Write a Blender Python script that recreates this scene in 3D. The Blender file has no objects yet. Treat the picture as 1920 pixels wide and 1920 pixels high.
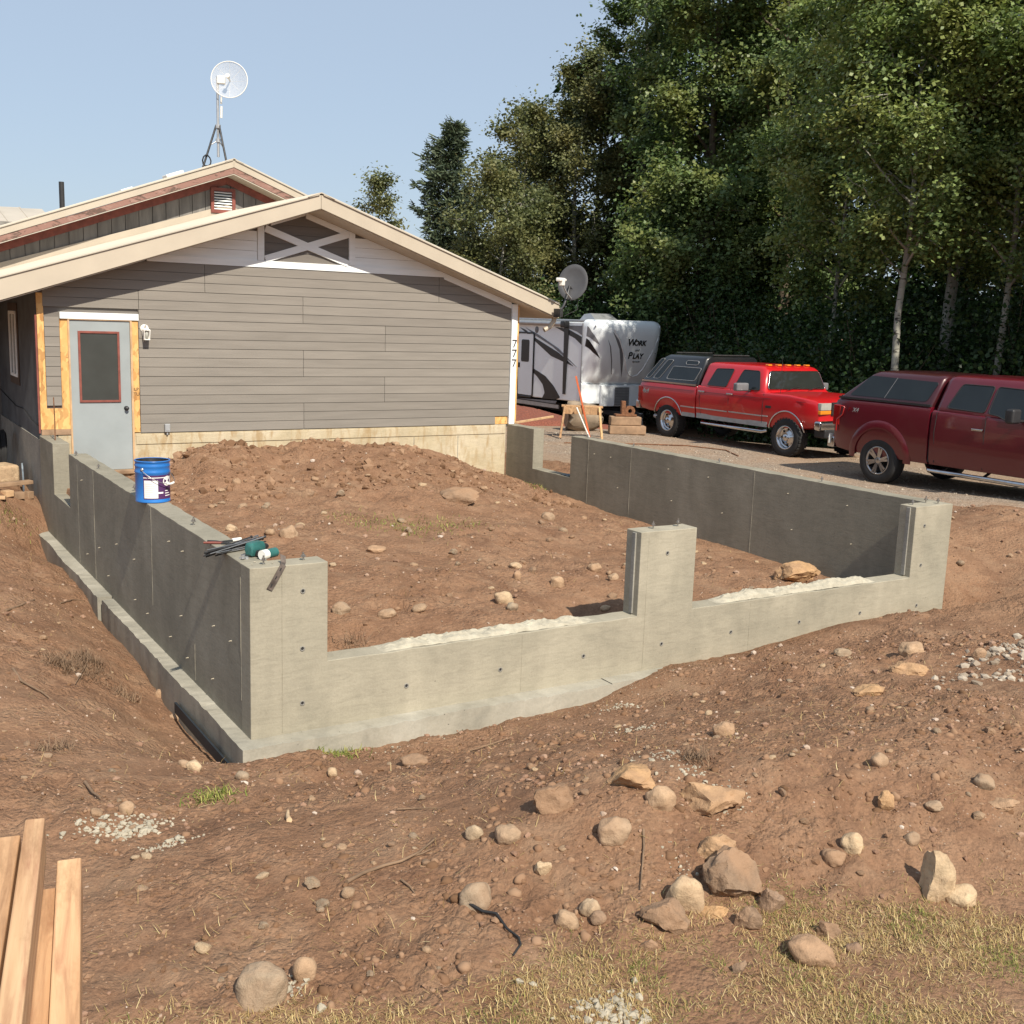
import bpy, bmesh, math, random
import numpy as np
from mathutils import Vector, Matrix, noise as mnoise

sc = bpy.context.scene
COL = sc.collection
rad = math.radians

# ------------------------------------------------------------------ camera
CAM_LOC = (-2.37316, -7.1051, 1.7289)
CAM_F = 2063.29 / 1920.0
YAW, PITCH, ROLL = 0.5604, 0.1736, 0.0341
def make_camera():
    fw = Vector((math.sin(YAW)*math.cos(PITCH), math.cos(YAW)*math.cos(PITCH), -math.sin(PITCH)))
    r = Vector((math.cos(YAW), -math.sin(YAW), 0)); u = r.cross(fw)
    c, s = math.cos(ROLL), math.sin(ROLL)
    r2 = c*r + s*u; u2 = -s*r + c*u
    m = Matrix((( r2.x, u2.x, -fw.x, CAM_LOC[0]), (r2.y, u2.y, -fw.y, CAM_LOC[1]), (r2.z, u2.z, -fw.z, CAM_LOC[2]), (0, 0, 0, 1)))
    cd = bpy.data.cameras.new('camera'); cd.sensor_width = 36; cd.sensor_height = 36; cd.sensor_fit = 'HORIZONTAL'
    cd.lens = 36*CAM_F; cd.clip_start = 0.05; cd.clip_end = 2000
    co = bpy.data.objects.new('camera', cd); COL.objects.link(co); co.matrix_world = m
    sc.camera = co
make_camera()

# ------------------------------------------------------------------ sky and sun
SUN_TRAVEL = Vector((0.06, 1.0, -0.98)).normalized()
SUN_EL = math.asin(-SUN_TRAVEL.z); SUN_ROT = math.atan2(-SUN_TRAVEL.x, -SUN_TRAVEL.y)
world = bpy.data.worlds.new('World'); sc.world = world; world.use_nodes = True
wn = world.node_tree; wn.nodes.clear()
sky = wn.nodes.new('ShaderNodeTexSky'); sky.sky_type = 'NISHITA'; sky.sun_disc = False
sky.sun_elevation = SUN_EL; sky.sun_rotation = SUN_ROT
sky.air_density = 1.0; sky.dust_density = 1.0; sky.ozone_density = 3.0; sky.altitude = 0
bg = wn.nodes.new('ShaderNodeBackground'); bg.inputs['Strength'].default_value = 0.081
wo = wn.nodes.new('ShaderNodeOutputWorld')
# thin wildfire smoke evens the whole sky out towards a pale blue grey
smoke = wn.nodes.new('ShaderNodeMix'); smoke.data_type = 'RGBA'; smoke.inputs[0].default_value = .60
smoke.inputs[7].default_value = (6.15, 7.3, 8.75, 1)
wn.links.new(sky.outputs[0], smoke.inputs[6]); wn.links.new(smoke.outputs[2], bg.inputs[0]); wn.links.new(bg.outputs[0], wo.inputs[0])
sd = bpy.data.lights.new('sun', 'SUN'); sd.energy = 5.0; sd.angle = rad(0.6); sd.color = (1.0, 0.91, 0.77)
so = bpy.data.objects.new('sun', sd); COL.objects.link(so)
so.rotation_euler = SUN_TRAVEL.to_track_quat('-Z', 'Y').to_euler(); so.location = (-5, -20, 20)
sc.view_settings.view_transform = 'Standard'; sc.view_settings.look = 'None'
sc.view_settings.exposure = 0.30; sc.view_settings.gamma = 1.0
sc.view_settings.use_curve_mapping = False

# ------------------------------------------------------------------ node materials
MATS = {}
def _nt(name):
    m = bpy.data.materials.new(name); m.use_nodes = True
    nt = m.node_tree; nt.nodes.clear()
    out = nt.nodes.new('ShaderNodeOutputMaterial'); b = nt.nodes.new('ShaderNodeBsdfPrincipled')
    nt.links.new(b.outputs[0], out.inputs[0])
    MATS[name] = m
    return m, nt, b, out
def N(nt, t, **kw):
    n = nt.nodes.new(t)
    for k, v in kw.items():
        if k in n.inputs: n.inputs[k].default_value = v
        else: setattr(n, k, v)
    return n
def coords(nt, scale=(1,1,1), src='Object'):
    tc = N(nt, 'ShaderNodeTexCoord'); mp = N(nt, 'ShaderNodeMapping'); mp.inputs['Scale'].default_value = scale
    nt.links.new(tc.outputs[src], mp.inputs[0]); return mp.outputs[0]
def noise(nt, co, scale, detail=4, rough=.55, dist=0):
    n = N(nt, 'ShaderNodeTexNoise', Scale=scale, Detail=detail, Roughness=rough, Distortion=dist)
    nt.links.new(co, n.inputs['Vector']); return n.outputs['Fac']
def ramp(nt, fac, stops):
    r = N(nt, 'ShaderNodeValToRGB'); e = r.color_ramp.elements
    while len(e) < len(stops): e.new(.5)
    for el, (p, c) in zip(e, stops):
        el.position = p; el.color = (c[0], c[1], c[2], 1) if hasattr(c, '__len__') else (c, c, c, 1)
    nt.links.new(fac, r.inputs[0]); return r.outputs[0]
def mix(nt, fac, a, b, mode='MIX'):
    m = N(nt, 'ShaderNodeMix', data_type='RGBA', blend_type=mode)
    for i, v in ((0, fac), (6, a), (7, b)):
        if hasattr(v, 'is_linked') or isinstance(v, bpy.types.NodeSocket): nt.links.new(v, m.inputs[i])
        elif hasattr(v, '__len__'): m.inputs[i].default_value = (v[0], v[1], v[2], 1)
        else: m.inputs[i].default_value = v
    return m.outputs[2]
def math_(nt, op, a, b=0.0):
    m = N(nt, 'ShaderNodeMath', operation=op)
    for i, v in ((0, a), (1, b)):
        if isinstance(v, bpy.types.NodeSocket): nt.links.new(v, m.inputs[i])
        else: m.inputs[i].default_value = v
    return m.outputs[0]
def bump(nt, b, h, strength=.3, dist=.01):
    bp = N(nt, 'ShaderNodeBump', Strength=strength, Distance=dist)
    nt.links.new(h, bp.inputs['Height']); nt.links.new(bp.outputs[0], b.inputs['Normal'])
def simple(name, col, rough=.6, metal=0., var=.12, nscale=6., bstr=.0, bscale=60., coat=0., spec=.5, stretch=(1,1,1), isl=0.):
    m, nt, b, out = _nt(name)
    co = coords(nt, stretch)
    f = noise(nt, co, nscale, 5)
    c0 = [max(0, c*(1-var*1.6)) for c in col]; c1 = [min(1, c*(1+var*1.6)) for c in col]
    cc = ramp(nt, f, [(.25, c0), (.75, c1)])
    if isl:
        g = N(nt, 'ShaderNodeObjectInfo')
        v = math_(nt, 'MULTIPLY_ADD', g.outputs['Random'], 2*isl); nt.nodes[-1].inputs[2].default_value = 1-isl
        hs = N(nt, 'ShaderNodeHueSaturation'); nt.links.new(v, hs.inputs['Value']); nt.links.new(cc, hs.inputs['Color']); cc = hs.outputs[0]
    nt.links.new(cc, b.inputs['Base Color'])
    b.inputs['Roughness'].default_value = rough; b.inputs['Metallic'].default_value = metal
    b.inputs['Specular IOR Level'].default_value = spec
    if coat: b.inputs['Coat Weight'].default_value = coat; b.inputs['Coat Roughness'].default_value = .06
    if bstr: bump(nt, b, noise(nt, co, bscale, 4), bstr, .006)
    return m

def dirt_mat():
    m, nt, b, out = _nt('dirt')
    co = coords(nt)
    big = noise(nt, co, .55, 5, .6, .4); mid = noise(nt, co, 3.2, 6, .62); fine = noise(nt, co, 44, 6, .70); vf = noise(nt, co, 120, 4, .7)
    c1 = ramp(nt, big, [(.3, (0.228, 0.121, 0.066)), (.5, (0.297, 0.164, 0.093)), (.72, (0.370, 0.226, 0.135))])
    c2 = ramp(nt, mid, [(.25, (0.163, 0.081, 0.041)), (.5, (0.301, 0.166, 0.094)), (.78, (0.396, 0.248, 0.149))])
    c = mix(nt, .5, c1, c2)
    damp = noise(nt, co, 1.1, 6, .66, .8)
    c = mix(nt, ramp(nt, damp, [(.52, 0.), (.66, .65)]), c, (.18, .092, .052))
    c = mix(nt, .7, c, ramp(nt, fine, [(.25, (.27, .27, .27)), (.55, (.52, .52, .52)), (.8, (.72, .70, .66))]), 'OVERLAY')
    vo = N(nt, 'ShaderNodeTexVoronoi', Scale=42.); nt.links.new(co, vo.inputs['Vector'])
    spk = ramp(nt, vo.outputs['Distance'], [(.10, 1.), (.24, 0.)])
    gate = math_(nt, 'MULTIPLY', spk, ramp(nt, noise(nt, co, 9, 3), [(.52, 0.), (.62, 1.)]))
    gate = math_(nt, 'MULTIPLY', gate, .75)
    c = mix(nt, gate, c, mix(nt, vo.outputs['Color'], (.36, .24, .15), (.62, .50, .38)))
    nt.links.new(c, b.inputs['Base Color']); b.inputs['Roughness'].default_value = .95; b.inputs['Specular IOR Level'].default_value = .15
    hs = N(nt, 'ShaderNodeHueSaturation', Saturation=.95, Value=.88); nt.links.new(c, hs.inputs['Color'])
    dusty = noise(nt, co, 2.1, 6, .68, .5)
    c = mix(nt, ramp(nt, dusty, [(.52, 0.), (.70, .55)]), hs.outputs[0], (.325, .215, .138))
    dk = noise(nt, co, 6.5, 5, .7, .6)
    c = mix(nt, ramp(nt, dk, [(.58, 0.), (.70, .55)]), c, (.135, .078, .048))
    nt.links.new(c, b.inputs['Base Color'])
    cr = N(nt, 'ShaderNodeTexVoronoi', Scale=24.); nt.links.new(co, cr.inputs['Vector'])
    cr2 = N(nt, 'ShaderNodeTexVoronoi', Scale=58.); nt.links.new(co, cr2.inputs['Vector'])
    msk = ramp(nt, noise(nt, co, 1.7, 4, .6), [(.38, .1), (.58, 1.)])
    crumb = math_(nt, 'ADD', math_(nt, 'MULTIPLY', math_(nt, 'SUBTRACT', .6, cr.outputs['Distance']), 1.1), math_(nt, 'MULTIPLY', math_(nt, 'SUBTRACT', .6, cr2.outputs['Distance']), .55))
    h = math_(nt, 'ADD', math_(nt, 'MULTIPLY', fine, .8), math_(nt, 'MULTIPLY', vf, .3))
    h = math_(nt, 'ADD', h, math_(nt, 'MULTIPLY', crumb, msk))
    h = math_(nt, 'ADD', h, math_(nt, 'MULTIPLY', gate, .35))
    bump(nt, b, h, .7, .028)
def gravel_mat():
    m, nt, b, out = _nt('gravel')
    co = coords(nt)
    vo = N(nt, 'ShaderNodeTexVoronoi', Scale=38.); nt.links.new(co, vo.inputs['Vector'])
    sep = N(nt, 'ShaderNodeSeparateColor'); nt.links.new(vo.outputs['Color'], sep.inputs[0])
    c = ramp(nt, sep.outputs[0], [(0., (.17, .135, .105)), (.5, (.27, .215, .165)), (1., (.42, .35, .28))])
    c = mix(nt, ramp(nt, noise(nt, co, .8, 5, .6), [(.35, 0.), (.7, .75)]), c, (.34, .225, .145))
    c = mix(nt, .4, c, ramp(nt, noise(nt, co, 14, 5, .7), [(.3, .35), (.7, .65)]), 'OVERLAY')
    nt.links.new(c, b.inputs['Base Color']); b.inputs['Roughness'].default_value = .92; b.inputs['Specular IOR Level'].default_value = .2
    bump(nt, b, math_(nt, 'SUBTRACT', noise(nt, co, 22, 4), vo.outputs['Distance']), .7, .02)
def concrete_mat(name, base, dark, light, stain=None, grain=(2., 2., 9.), lo=.15):
    m, nt, b, out = _nt(name)
    co = coords(nt)
    g = coords(nt, grain)
    a = noise(nt, co, 1.3, 6, .62, .6); w = noise(nt, g, 3.2, 6, .66, 1.2); f = noise(nt, co, 60, 5, .7)
    c = ramp(nt, a, [(.28, dark), (.5, base), (.74, light)])
    c = mix(nt, .42, c, ramp(nt, w, [(.3, .35), (.5, .5), (.72, .6)]), 'OVERLAY')
    st = noise(nt, coords(nt, (3.2, 3.2, .55)), 1.4, 5, .6, .4)
    c = mix(nt, .30, c, ramp(nt, st, [(.32, .36), (.6, .55)]), 'OVERLAY')
    c = mix(nt, .35, c, ramp(nt, f, [(.25, .35), (.75, .65)]), 'OVERLAY')
    # bug holes and dark scuffs
    vo = N(nt, 'ShaderNodeTexVoronoi', Scale=11.); nt.links.new(co, vo.inputs['Vector'])
    hole = math_(nt, 'MULTIPLY', ramp(nt, vo.outputs['Distance'], [(.04, 1.), (.075, 0.)]), ramp(nt, noise(nt, co, 2.3, 2), [(.52, 0.), (.6, .8)]))
    c = mix(nt, hole, c, [x*.38 for x in dark])
    if stain:
        s = noise(nt, coords(nt, (5., 5., 1.2)), 1.6, 6, .65, .5)
        c = mix(nt, ramp(nt, s, [(.5, 0.), (.66, .8)]), c, stain)
    nt.links.new(c, b.inputs['Base Color']); b.inputs['Roughness'].default_value = .88; b.inputs['Specular IOR Level'].default_value = .2
    h = math_(nt, 'ADD', math_(nt, 'MULTIPLY', w, .6), math_(nt, 'MULTIPLY', f, .4))
    h = math_(nt, 'SUBTRACT', h, math_(nt, 'MULTIPLY', hole, .6))
    bump(nt, b, h, .35, .008)
def leaf_mat(name, dark, light, trans=.27, rough=.45, yellow=None):
    m, nt, b, out = _nt(name)
    g = N(nt, 'ShaderNodeNewGeometry')
    co = coords(nt)
    c = ramp(nt, g.outputs['Random Per Island'], [(0., dark), (.65, light), (1., [min(1, x*1.35) for x in light])])
    if yellow:
        c = mix(nt, ramp(nt, noise(nt, co, .55, 4, .6), [(.46, 0.), (.66, .85)]), c, yellow)
    nt.links.new(c, b.inputs['Base Color']); b.inputs['Roughness'].default_value = rough; b.inputs['Specular IOR Level'].default_value = .35
    t = N(nt, 'ShaderNodeBsdfTranslucent'); 
    hs = N(nt, 'ShaderNodeHueSaturation', Saturation=1.15, Value=1.5); nt.links.new(c, hs.inputs['Color']); nt.links.new(hs.outputs[0], t.inputs[0])
    mx = N(nt, 'ShaderNodeMixShader'); mx.inputs[0].default_value = trans
    nt.links.new(b.outputs[0], mx.inputs[1]); nt.links.new(t.outputs[0], mx.inputs[2]); nt.links.new(mx.outputs[0], out.inputs[0])
def stone_mat(name, c0, c1, c2, dust=(.33, .205, .125), dustamt=.5):
    m, nt, b, out = _nt(name)
    co = coords(nt); oi = N(nt, 'ShaderNodeObjectInfo')
    ad = N(nt, 'ShaderNodeVectorMath', operation='ADD'); nt.links.new(co, ad.inputs[0])
    cb = N(nt, 'ShaderNodeCombineXYZ'); sc_ = math_(nt, 'MULTIPLY', oi.outputs['Random'], 37.)
    nt.links.new(sc_, cb.inputs[0]); nt.links.new(sc_, cb.inputs[1]); nt.links.new(cb.outputs[0], ad.inputs[1]); cv = ad.outputs[0]
    c = ramp(nt, oi.outputs['Random'], [(0., c0), (.5, c1), (1., c2)])
    f = noise(nt, cv, 16, 6, .65); a = noise(nt, cv, 3.5, 5, .6, .5)
    c = mix(nt, .9, c, ramp(nt, f, [(.25, .28), (.5, .5), (.75, .66)]), 'OVERLAY')
    vs_ = noise(nt, cv, 46, 5, .75); c = mix(nt, ramp(nt, vs_, [(.60, 0.), (.68, .55)]), c, [x*.38 for x in c0])
    c = mix(nt, ramp(nt, a, [(.40, 0.), (.60, dustamt)]), c, dust)
    nt.links.new(c, b.inputs['Base Color']); b.inputs['Roughness'].default_value = .82; b.inputs['Specular IOR Level'].default_value = .25
    bump(nt, b, math_(nt, 'ADD', f, math_(nt, 'MULTIPLY', noise(nt, cv, 60, 5, .7), .6)), .6, .02)
def island_mat(name, stops, rough=.9, spec=.15, bstr=0.):
    m, nt, b, out = _nt(name)
    g = N(nt, 'ShaderNodeNewGeometry')
    c = ramp(nt, g.outputs['Random Per Island'], stops)
    nt.links.new(c, b.inputs['Base Color']); b.inputs['Roughness'].default_value = rough; b.inputs['Specular IOR Level'].default_value = spec
    if bstr: bump(nt, b, noise(nt, coords(nt), 90, 4), bstr, .005)
def wood_mat(name, c0, c1, ax=(1, 1, .08), knots=True, rough=.75, scale=7., isl=.12):
    m, nt, b, out = _nt(name)
    oi = N(nt, 'ShaderNodeObjectInfo')
    co = coords(nt, ax)
    ad = N(nt, 'ShaderNodeVectorMath', operation='ADD'); nt.links.new(co, ad.inputs[0])
    cb = N(nt, 'ShaderNodeCombineXYZ'); s_ = math_(nt, 'MULTIPLY', oi.outputs['Random'], 23.)
    nt.links.new(s_, cb.inputs[0]); nt.links.new(s_, cb.inputs[2]); nt.links.new(cb.outputs[0], ad.inputs[1]); co = ad.outputs[0]
    g = noise(nt, co, scale*4, 5, .6, .8); a = noise(nt, co, scale, 4, .6, .6)
    c = ramp(nt, a, [(.3, c0), (.72, c1)])
    c = mix(nt, .85, c, ramp(nt, g, [(.28, .26), (.52, .52), (.8, .62)]), 'OVERLAY')
    dn = noise(nt, coords(nt, (3, .8, 3)), 5., 6, .7); c = mix(nt, ramp(nt, dn, [(.50, 0.), (.68, .6)]), c, [x*.55 for x in c0])
    hs = N(nt, 'ShaderNodeHueSaturation'); v = math_(nt, 'MULTIPLY_ADD', oi.outputs['Random'], 2*isl); nt.nodes[-1].inputs[2].default_value = 1-isl
    nt.links.new(v, hs.inputs['Value']); nt.links.new(c, hs.inputs['Color'])
    nt.links.new(hs.outputs[0], b.inputs['Base Color']); b.inputs['Roughness'].default_value = rough; b.inputs['Specular IOR Level'].default_value = .25
    bump(nt, b, g, .3, .004)
def osb_mat():
    m, nt, b, out = _nt('osb')
    co = coords(nt, (1, 1, 1))
    vo = N(nt, 'ShaderNodeTexVoronoi', Scale=24., feature='F1'); 
    mp = N(nt, 'ShaderNodeMapping'); mp.inputs['Scale'].default_value = (1., 1., .45); mp.inputs['Rotation'].default_value = (.3, .4, .2)
    nt.links.new(noise_vec(nt, co), mp.inputs[0]); nt.links.new(mp.outputs[0], vo.inputs['Vector'])
    sep = N(nt, 'ShaderNodeSeparateColor'); nt.links.new(vo.outputs['Color'], sep.inputs[0])
    c = ramp(nt, sep.outputs[0], [(0., (.36, .17, .05)), (.25, (.60, .33, .11)), (.8, (.74, .45, .17)), (1., (.50, .26, .08))])
    c = mix(nt, ramp(nt, noise(nt, co, 2.5, 4), [(.45, 0.), (.75, .45)]), c, (.78, .52, .22))
    nt.links.new(c, b.inputs['Base Color']); b.inputs['Roughness'].default_value = .7
    bump(nt, b, sep.outputs[1], .15, .003)
def noise_vec(nt, co):
    n = N(nt, 'ShaderNodeTexNoise', Scale=6., Detail=3.); nt.links.new(co, n.inputs['Vector'])
    return mix(nt, .12, co, n.outputs['Color'], 'ADD')
def peel_mat():
    m, nt, b, out = _nt('peeling_red_paint')
    co = coords(nt, (1, 1, 1))
    p = ramp(nt, noise(nt, coords(nt, (1.2, 1, 3.)), 3.0, 7, .68, .6), [(.54, 0.), (.58, 1.)])
    p2 = ramp(nt, noise(nt, coords(nt, (1.2, 1, 3.)), 4.4, 7, .68, .6), [(.56, 0.), (.6, 1.)])
    c = mix(nt, p, (.27, .15, .12), (.12, .075, .058))
    c = mix(nt, p2, c, (.31, .19, .155))
    nt.links.new(c, b.inputs['Base Color']); b.inputs['Roughness'].default_value = .85
    bump(nt, b, p, .4, .004)
def aspen_bark():
    m, nt, b, out = _nt('aspen_bark')
    co = coords(nt, (1, 1, 1))
    c = ramp(nt, noise(nt, co, 2.2, 5, .6), [(.3, (.22, .215, .18)), (.7, (.40, .39, .335))])
    s = noise(nt, coords(nt, (1.5, 1.5, 5.)), 2.3, 5, .6, .8)
    c = mix(nt, ramp(nt, s, [(.60, 0.), (.66, 1.)]), c, (.035, .03, .026))
    nt.links.new(c, b.inputs['Base Color']); b.inputs['Roughness'].default_value = .85
    bump(nt, b, s, .5, .02)
def carpaint(name, col, flake=.0):
    m, nt, b, out = _nt(name)
    co = coords(nt)
    d = noise(nt, co, 2.2, 5, .6)
    c = mix(nt, ramp(nt, d, [(.5, 0.), (.85, .06)]), col, (.25, .19, .14))
    nt.links.new(c, b.inputs['Base Color']); b.inputs['Metallic'].default_value = flake
    b.inputs['Roughness'].default_value = .32; b.inputs['Coat Weight'].default_value = .6; b.inputs['Coat Roughness'].default_value = .05
def film_mat():
    m, nt, b, out = _nt('dish_film')
    b.inputs['Base Color'].default_value = (.8, .8, .82, 1); b.inputs['Roughness'].default_value = .6
    n = N(nt, 'ShaderNodeTexNoise', Scale=14.); nt.links.new(coords(nt), n.inputs['Vector'])
    tr = N(nt, 'ShaderNodeBsdfTransparent'); mx = N(nt, 'ShaderNodeMixShader')
    nt.links.new(ramp(nt, n.outputs['Fac'], [(.3, .20), (.7, .28)]), mx.inputs[0]); nt.links.new(tr.outputs[0], mx.inputs[1]); nt.links.new(b.outputs[0], mx.inputs[2]); nt.links.new(mx.outputs[0], out.inputs[0])
def glass_mat(name, col, rough=.04, spec=.4):
    m, nt, b, out = _nt(name)
    f = noise(nt, coords(nt), 3., 4)
    nt.links.new(ramp(nt, f, [(.3, col), (.8, [c*1.25+.002 for c in col])]), b.inputs['Base Color'])
    b.inputs['Roughness'].default_value = rough; b.inputs['Specular IOR Level'].default_value = spec; b.inputs['Coat Weight'].default_value = .1; b.inputs['Coat Roughness'].default_value = .02

film_mat(); dirt_mat(); gravel_mat(); osb_mat(); peel_mat(); aspen_bark()
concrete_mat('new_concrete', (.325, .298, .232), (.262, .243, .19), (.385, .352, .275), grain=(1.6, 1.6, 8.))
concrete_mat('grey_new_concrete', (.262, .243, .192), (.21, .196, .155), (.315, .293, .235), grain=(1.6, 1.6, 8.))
concrete_mat('footing_concrete', (.33, .31, .255), (.25, .24, .20), (.42, .40, .34), grain=(1.5, 1.5, 3.))
concrete_mat('old_concrete', (.50, .43, .30), (.40, .33, .21), (.57, .50, .38), stain=(.36, .25, .13))
concrete_mat('grey_concrete', (.26, .25, .225), (.19, .185, .17), (.35, .335, .29))
simple('grout', (.40, .37, .295), .95, var=.14, nscale=14, bstr=.6, bscale=70, spec=.1)
simple('crumb', (.375, .335, .26), .95, var=.15, nscale=9, bstr=.3, spec=.1)
simple('grey_siding', (.225, .205, .180), .62, var=.07, nscale=3.5, bstr=.22, bscale=28, stretch=(.35, 1, 4), isl=.06, spec=.35)
simple('dark_siding', (.16, .145, .13), .65, var=.08, nscale=4, bstr=.2, bscale=28, stretch=(.35, 1, 4), spec=.3)
simple('white_trim', (.82, .86, .87), .55, var=.05, nscale=5, bstr=.08, bscale=30, stretch=(.4, 1, 3))
simple('tan_metal', (.475, .415, .33), .48, var=.05, nscale=2.2, bstr=.03, bscale=8, spec=.5)
simple('tan_soffit', (.50, .45, .37), .6, var=.06)
simple('roof_metal', (.47, .42, .345), .45, var=.07, nscale=1.5, spec=.5)
simple('door_paint', (.30, .335, .345), .45, var=.06, nscale=2.2, bstr=.04, bscale=14)
simple('red_trim', (.215, .062, .046), .65, var=.2, nscale=9, bstr=.15)
simple('blue_wall', (.085, .095, .105), .8, var=.25, nscale=2.6, bstr=.2, bscale=20)
simple('old_boards', (.20, .19, .175), .88, var=.22, nscale=2.8, bstr=.4, bscale=22, stretch=(3, 3, .5), isl=.06)
simple('raw_wood', (.52, .34, .19), .8, var=.2, nscale=6, bstr=.2)
simple('weather_wood', (.30, .195, .12), .85, var=.25, nscale=5, bstr=.4, bscale=30)
simple('black_rubber', (.018, .018, .019), .8, var=.25, bstr=.2, bscale=40)
simple('black_plastic', (.022, .022, .024), .5, var=.2)
simple('dark_metal', (.06, .06, .062), .5, metal=.6, var=.3, nscale=20)
simple('steel', (.42, .41, .39), .35, metal=.9, var=.15, nscale=12)
simple('galv', (.50, .51, .52), .42, metal=.7, var=.15, nscale=9)
simple('chrome', (.55, .55, .56), .16, metal=1., var=.08, nscale=8)
simple('alloy', (.42, .42, .43), .28, metal=.95, var=.1, nscale=8)
simple('rust', (.17, .075, .035), .9, var=.35, nscale=25, bstr=.4)
simple('white_plastic', (.78, .77, .72), .45, var=.05)
simple('grey_plastic', (.33, .34, .35), .5, var=.1)
simple('bucket_blue', (.02, .16, .50), .32, var=.08, nscale=3, coat=.3)
simple('label_white', (.80, .79, .76), .5, var=.04)
simple('label_purple', (.075, .025, .10), .45, var=.15)
simple('tool_teal', (.03, .13, .12), .45, var=.2, nscale=12)
simple('orange_paint', (.58, .13, .045), .6, var=.18, nscale=5, bstr=.1)
simple('rv_white', (.83, .87, .88), .22, var=.03, nscale=1.5, coat=.3)
simple('rv_cap', (.76, .81, .84), .2, var=.04, nscale=1.5, coat=.5)
simple('rv_grey', (.16, .16, .17), .4, var=.12)
simple('rv_black', (.012, .012, .013), .3, var=.2)
simple('rv_silver', (.40, .41, .42), .35, metal=.5, var=.08)
simple('mulch', (.20, .065, .04), .95, var=.35, nscale=30, bstr=.9, bscale=55)
simple('bark', (.11, .085, .06), .92, var=.3, nscale=6, bstr=.7, bscale=14, stretch=(3, 3, .7))
simple('pale_bark', (.27, .26, .225), .9, var=.25, nscale=5, bstr=.6, bscale=14, stretch=(3, 3, .7))
simple('dead_wood', (.20, .13, .08), .9, var=.25, nscale=10, bstr=.3)
simple('splinter', (.60, .43, .26), .8, var=.2, nscale=12, bstr=.2)
simple('log_wood', (.27, .21, .15), .9, var=.25, nscale=4, bstr=.5, bscale=18)
simple('amber', (.75, .24, .02), .2, var=.1, coat=.5)
simple('lamp_clear', (.38, .38, .34), .12, var=.1, nscale=18, coat=.6)
simple('taillight_red', (.30, .012, .012), .15, var=.1, coat=.6)
simple('strap_metal', (.13, .105, .09), .6, metal=.3, var=.35, nscale=18, bstr=.2)
simple('dark_trim', (.075, .052, .04), .8, var=.2)
simple('dish_grey', (.075, .075, .08), .5, var=.1)
simple('soil_clod', (.24, .135, .075), .96, var=.22, nscale=12, bstr=.7, bscale=50, spec=.1)
simple('blue_scrap', (.12, .15, .18), .5, var=.3, metal=.4, nscale=9)
simple('dark_plastic_sheet', (.014, .02, .026), .7, var=.2)
carpaint('red_paint', (.46, .007, .012)); carpaint('maroon_paint', (.11, .004, .012), .0); carpaint('topper_maroon', (.055, .008, .012), .15)
carpaint('topper_black', (.012, .013, .015))
glass_mat('car_glass', (.012, .016, .018)); glass_mat('clear_windshield', (.02, .024, .022)); glass_mat('door_glass', (.045, .05, .048), .12)
glass_mat('window_glass', (.03, .035, .035))
wood_mat('fresh_lumber', (.48, .265, .135), (.65, .435, .255), ax=(1.6, .10, 1.6), scale=9.)
wood_mat('sawhorse_wood', (.36, .21, .11), (.56, .36, .20), ax=(1, 1, .4))
wood_mat('bright_wood', (.60, .38, .18), (.72, .50, .27), ax=(1, 1, .4))
stone_mat('cobble', (.33, .205, .125), (.43, .295, .185), (.34, .245, .165))
stone_mat('pale_cobble', (.47, .355, .225), (.51, .38, .24), (.44, .335, .225), dustamt=.4)
stone_mat('ochre_rock', (.48, .275, .125), (.46, .285, .145), (.42, .27, .155), dustamt=.55)
stone_mat('brown_rock', (.25, .155, .095), (.24, .165, .11), (.28, .185, .125), dustamt=.8)
stone_mat('grey_rock', (.33, .25, .17), (.29, .235, .17), (.34, .26, .18), dustamt=.6)
island_mat('pebbles', [(0., (0.188, 0.108, 0.069)), (.5, (0.282, 0.170, 0.114)), (.82, (0.338, 0.225, 0.160)), (.95, (0.414, 0.320, 0.246)), (1., (0.526, 0.450, 0.381))], .88, .2)
island_mat('clods', [(0., (.150, .085, .048)), (.5, (.225, .130, .078)), (1., (.30, .190, .120))], .97, .1)
island_mat('pale_gravel', [(0., (.24, .19, .14)), (.5, (.33, .275, .215)), (1., (.44, .385, .31))], .9, .2)
island_mat('straw', [(0., (0.232, 0.154, 0.065)), (.4, (0.353, 0.249, 0.107)), (.8, (0.456, 0.349, 0.163)), (1., (0.550, 0.448, 0.249))], .8, .2)
island_mat('green_grass', [(0., (.09, .12, .02)), (.5, (.17, .19, .045)), (1., (.34, .31, .10))], .75, .2)
leaf_mat('poplar_leaf', (.040, .074, .026), (.125, .185, .066), yellow=(.21, .225, .07))
leaf_mat('aspen_leaf', (.060, .100, .032), (.185, .25, .085), yellow=(.29, .31, .10))
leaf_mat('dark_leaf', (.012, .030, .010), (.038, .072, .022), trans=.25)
leaf_mat('olive_leaf', (.048, .066, .030), (.145, .165, .070), yellow=(.21, .195, .075))
leaf_mat('spruce_needle', (.024, .042, .024), (.080, .105, .058), trans=.12, rough=.6)

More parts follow.
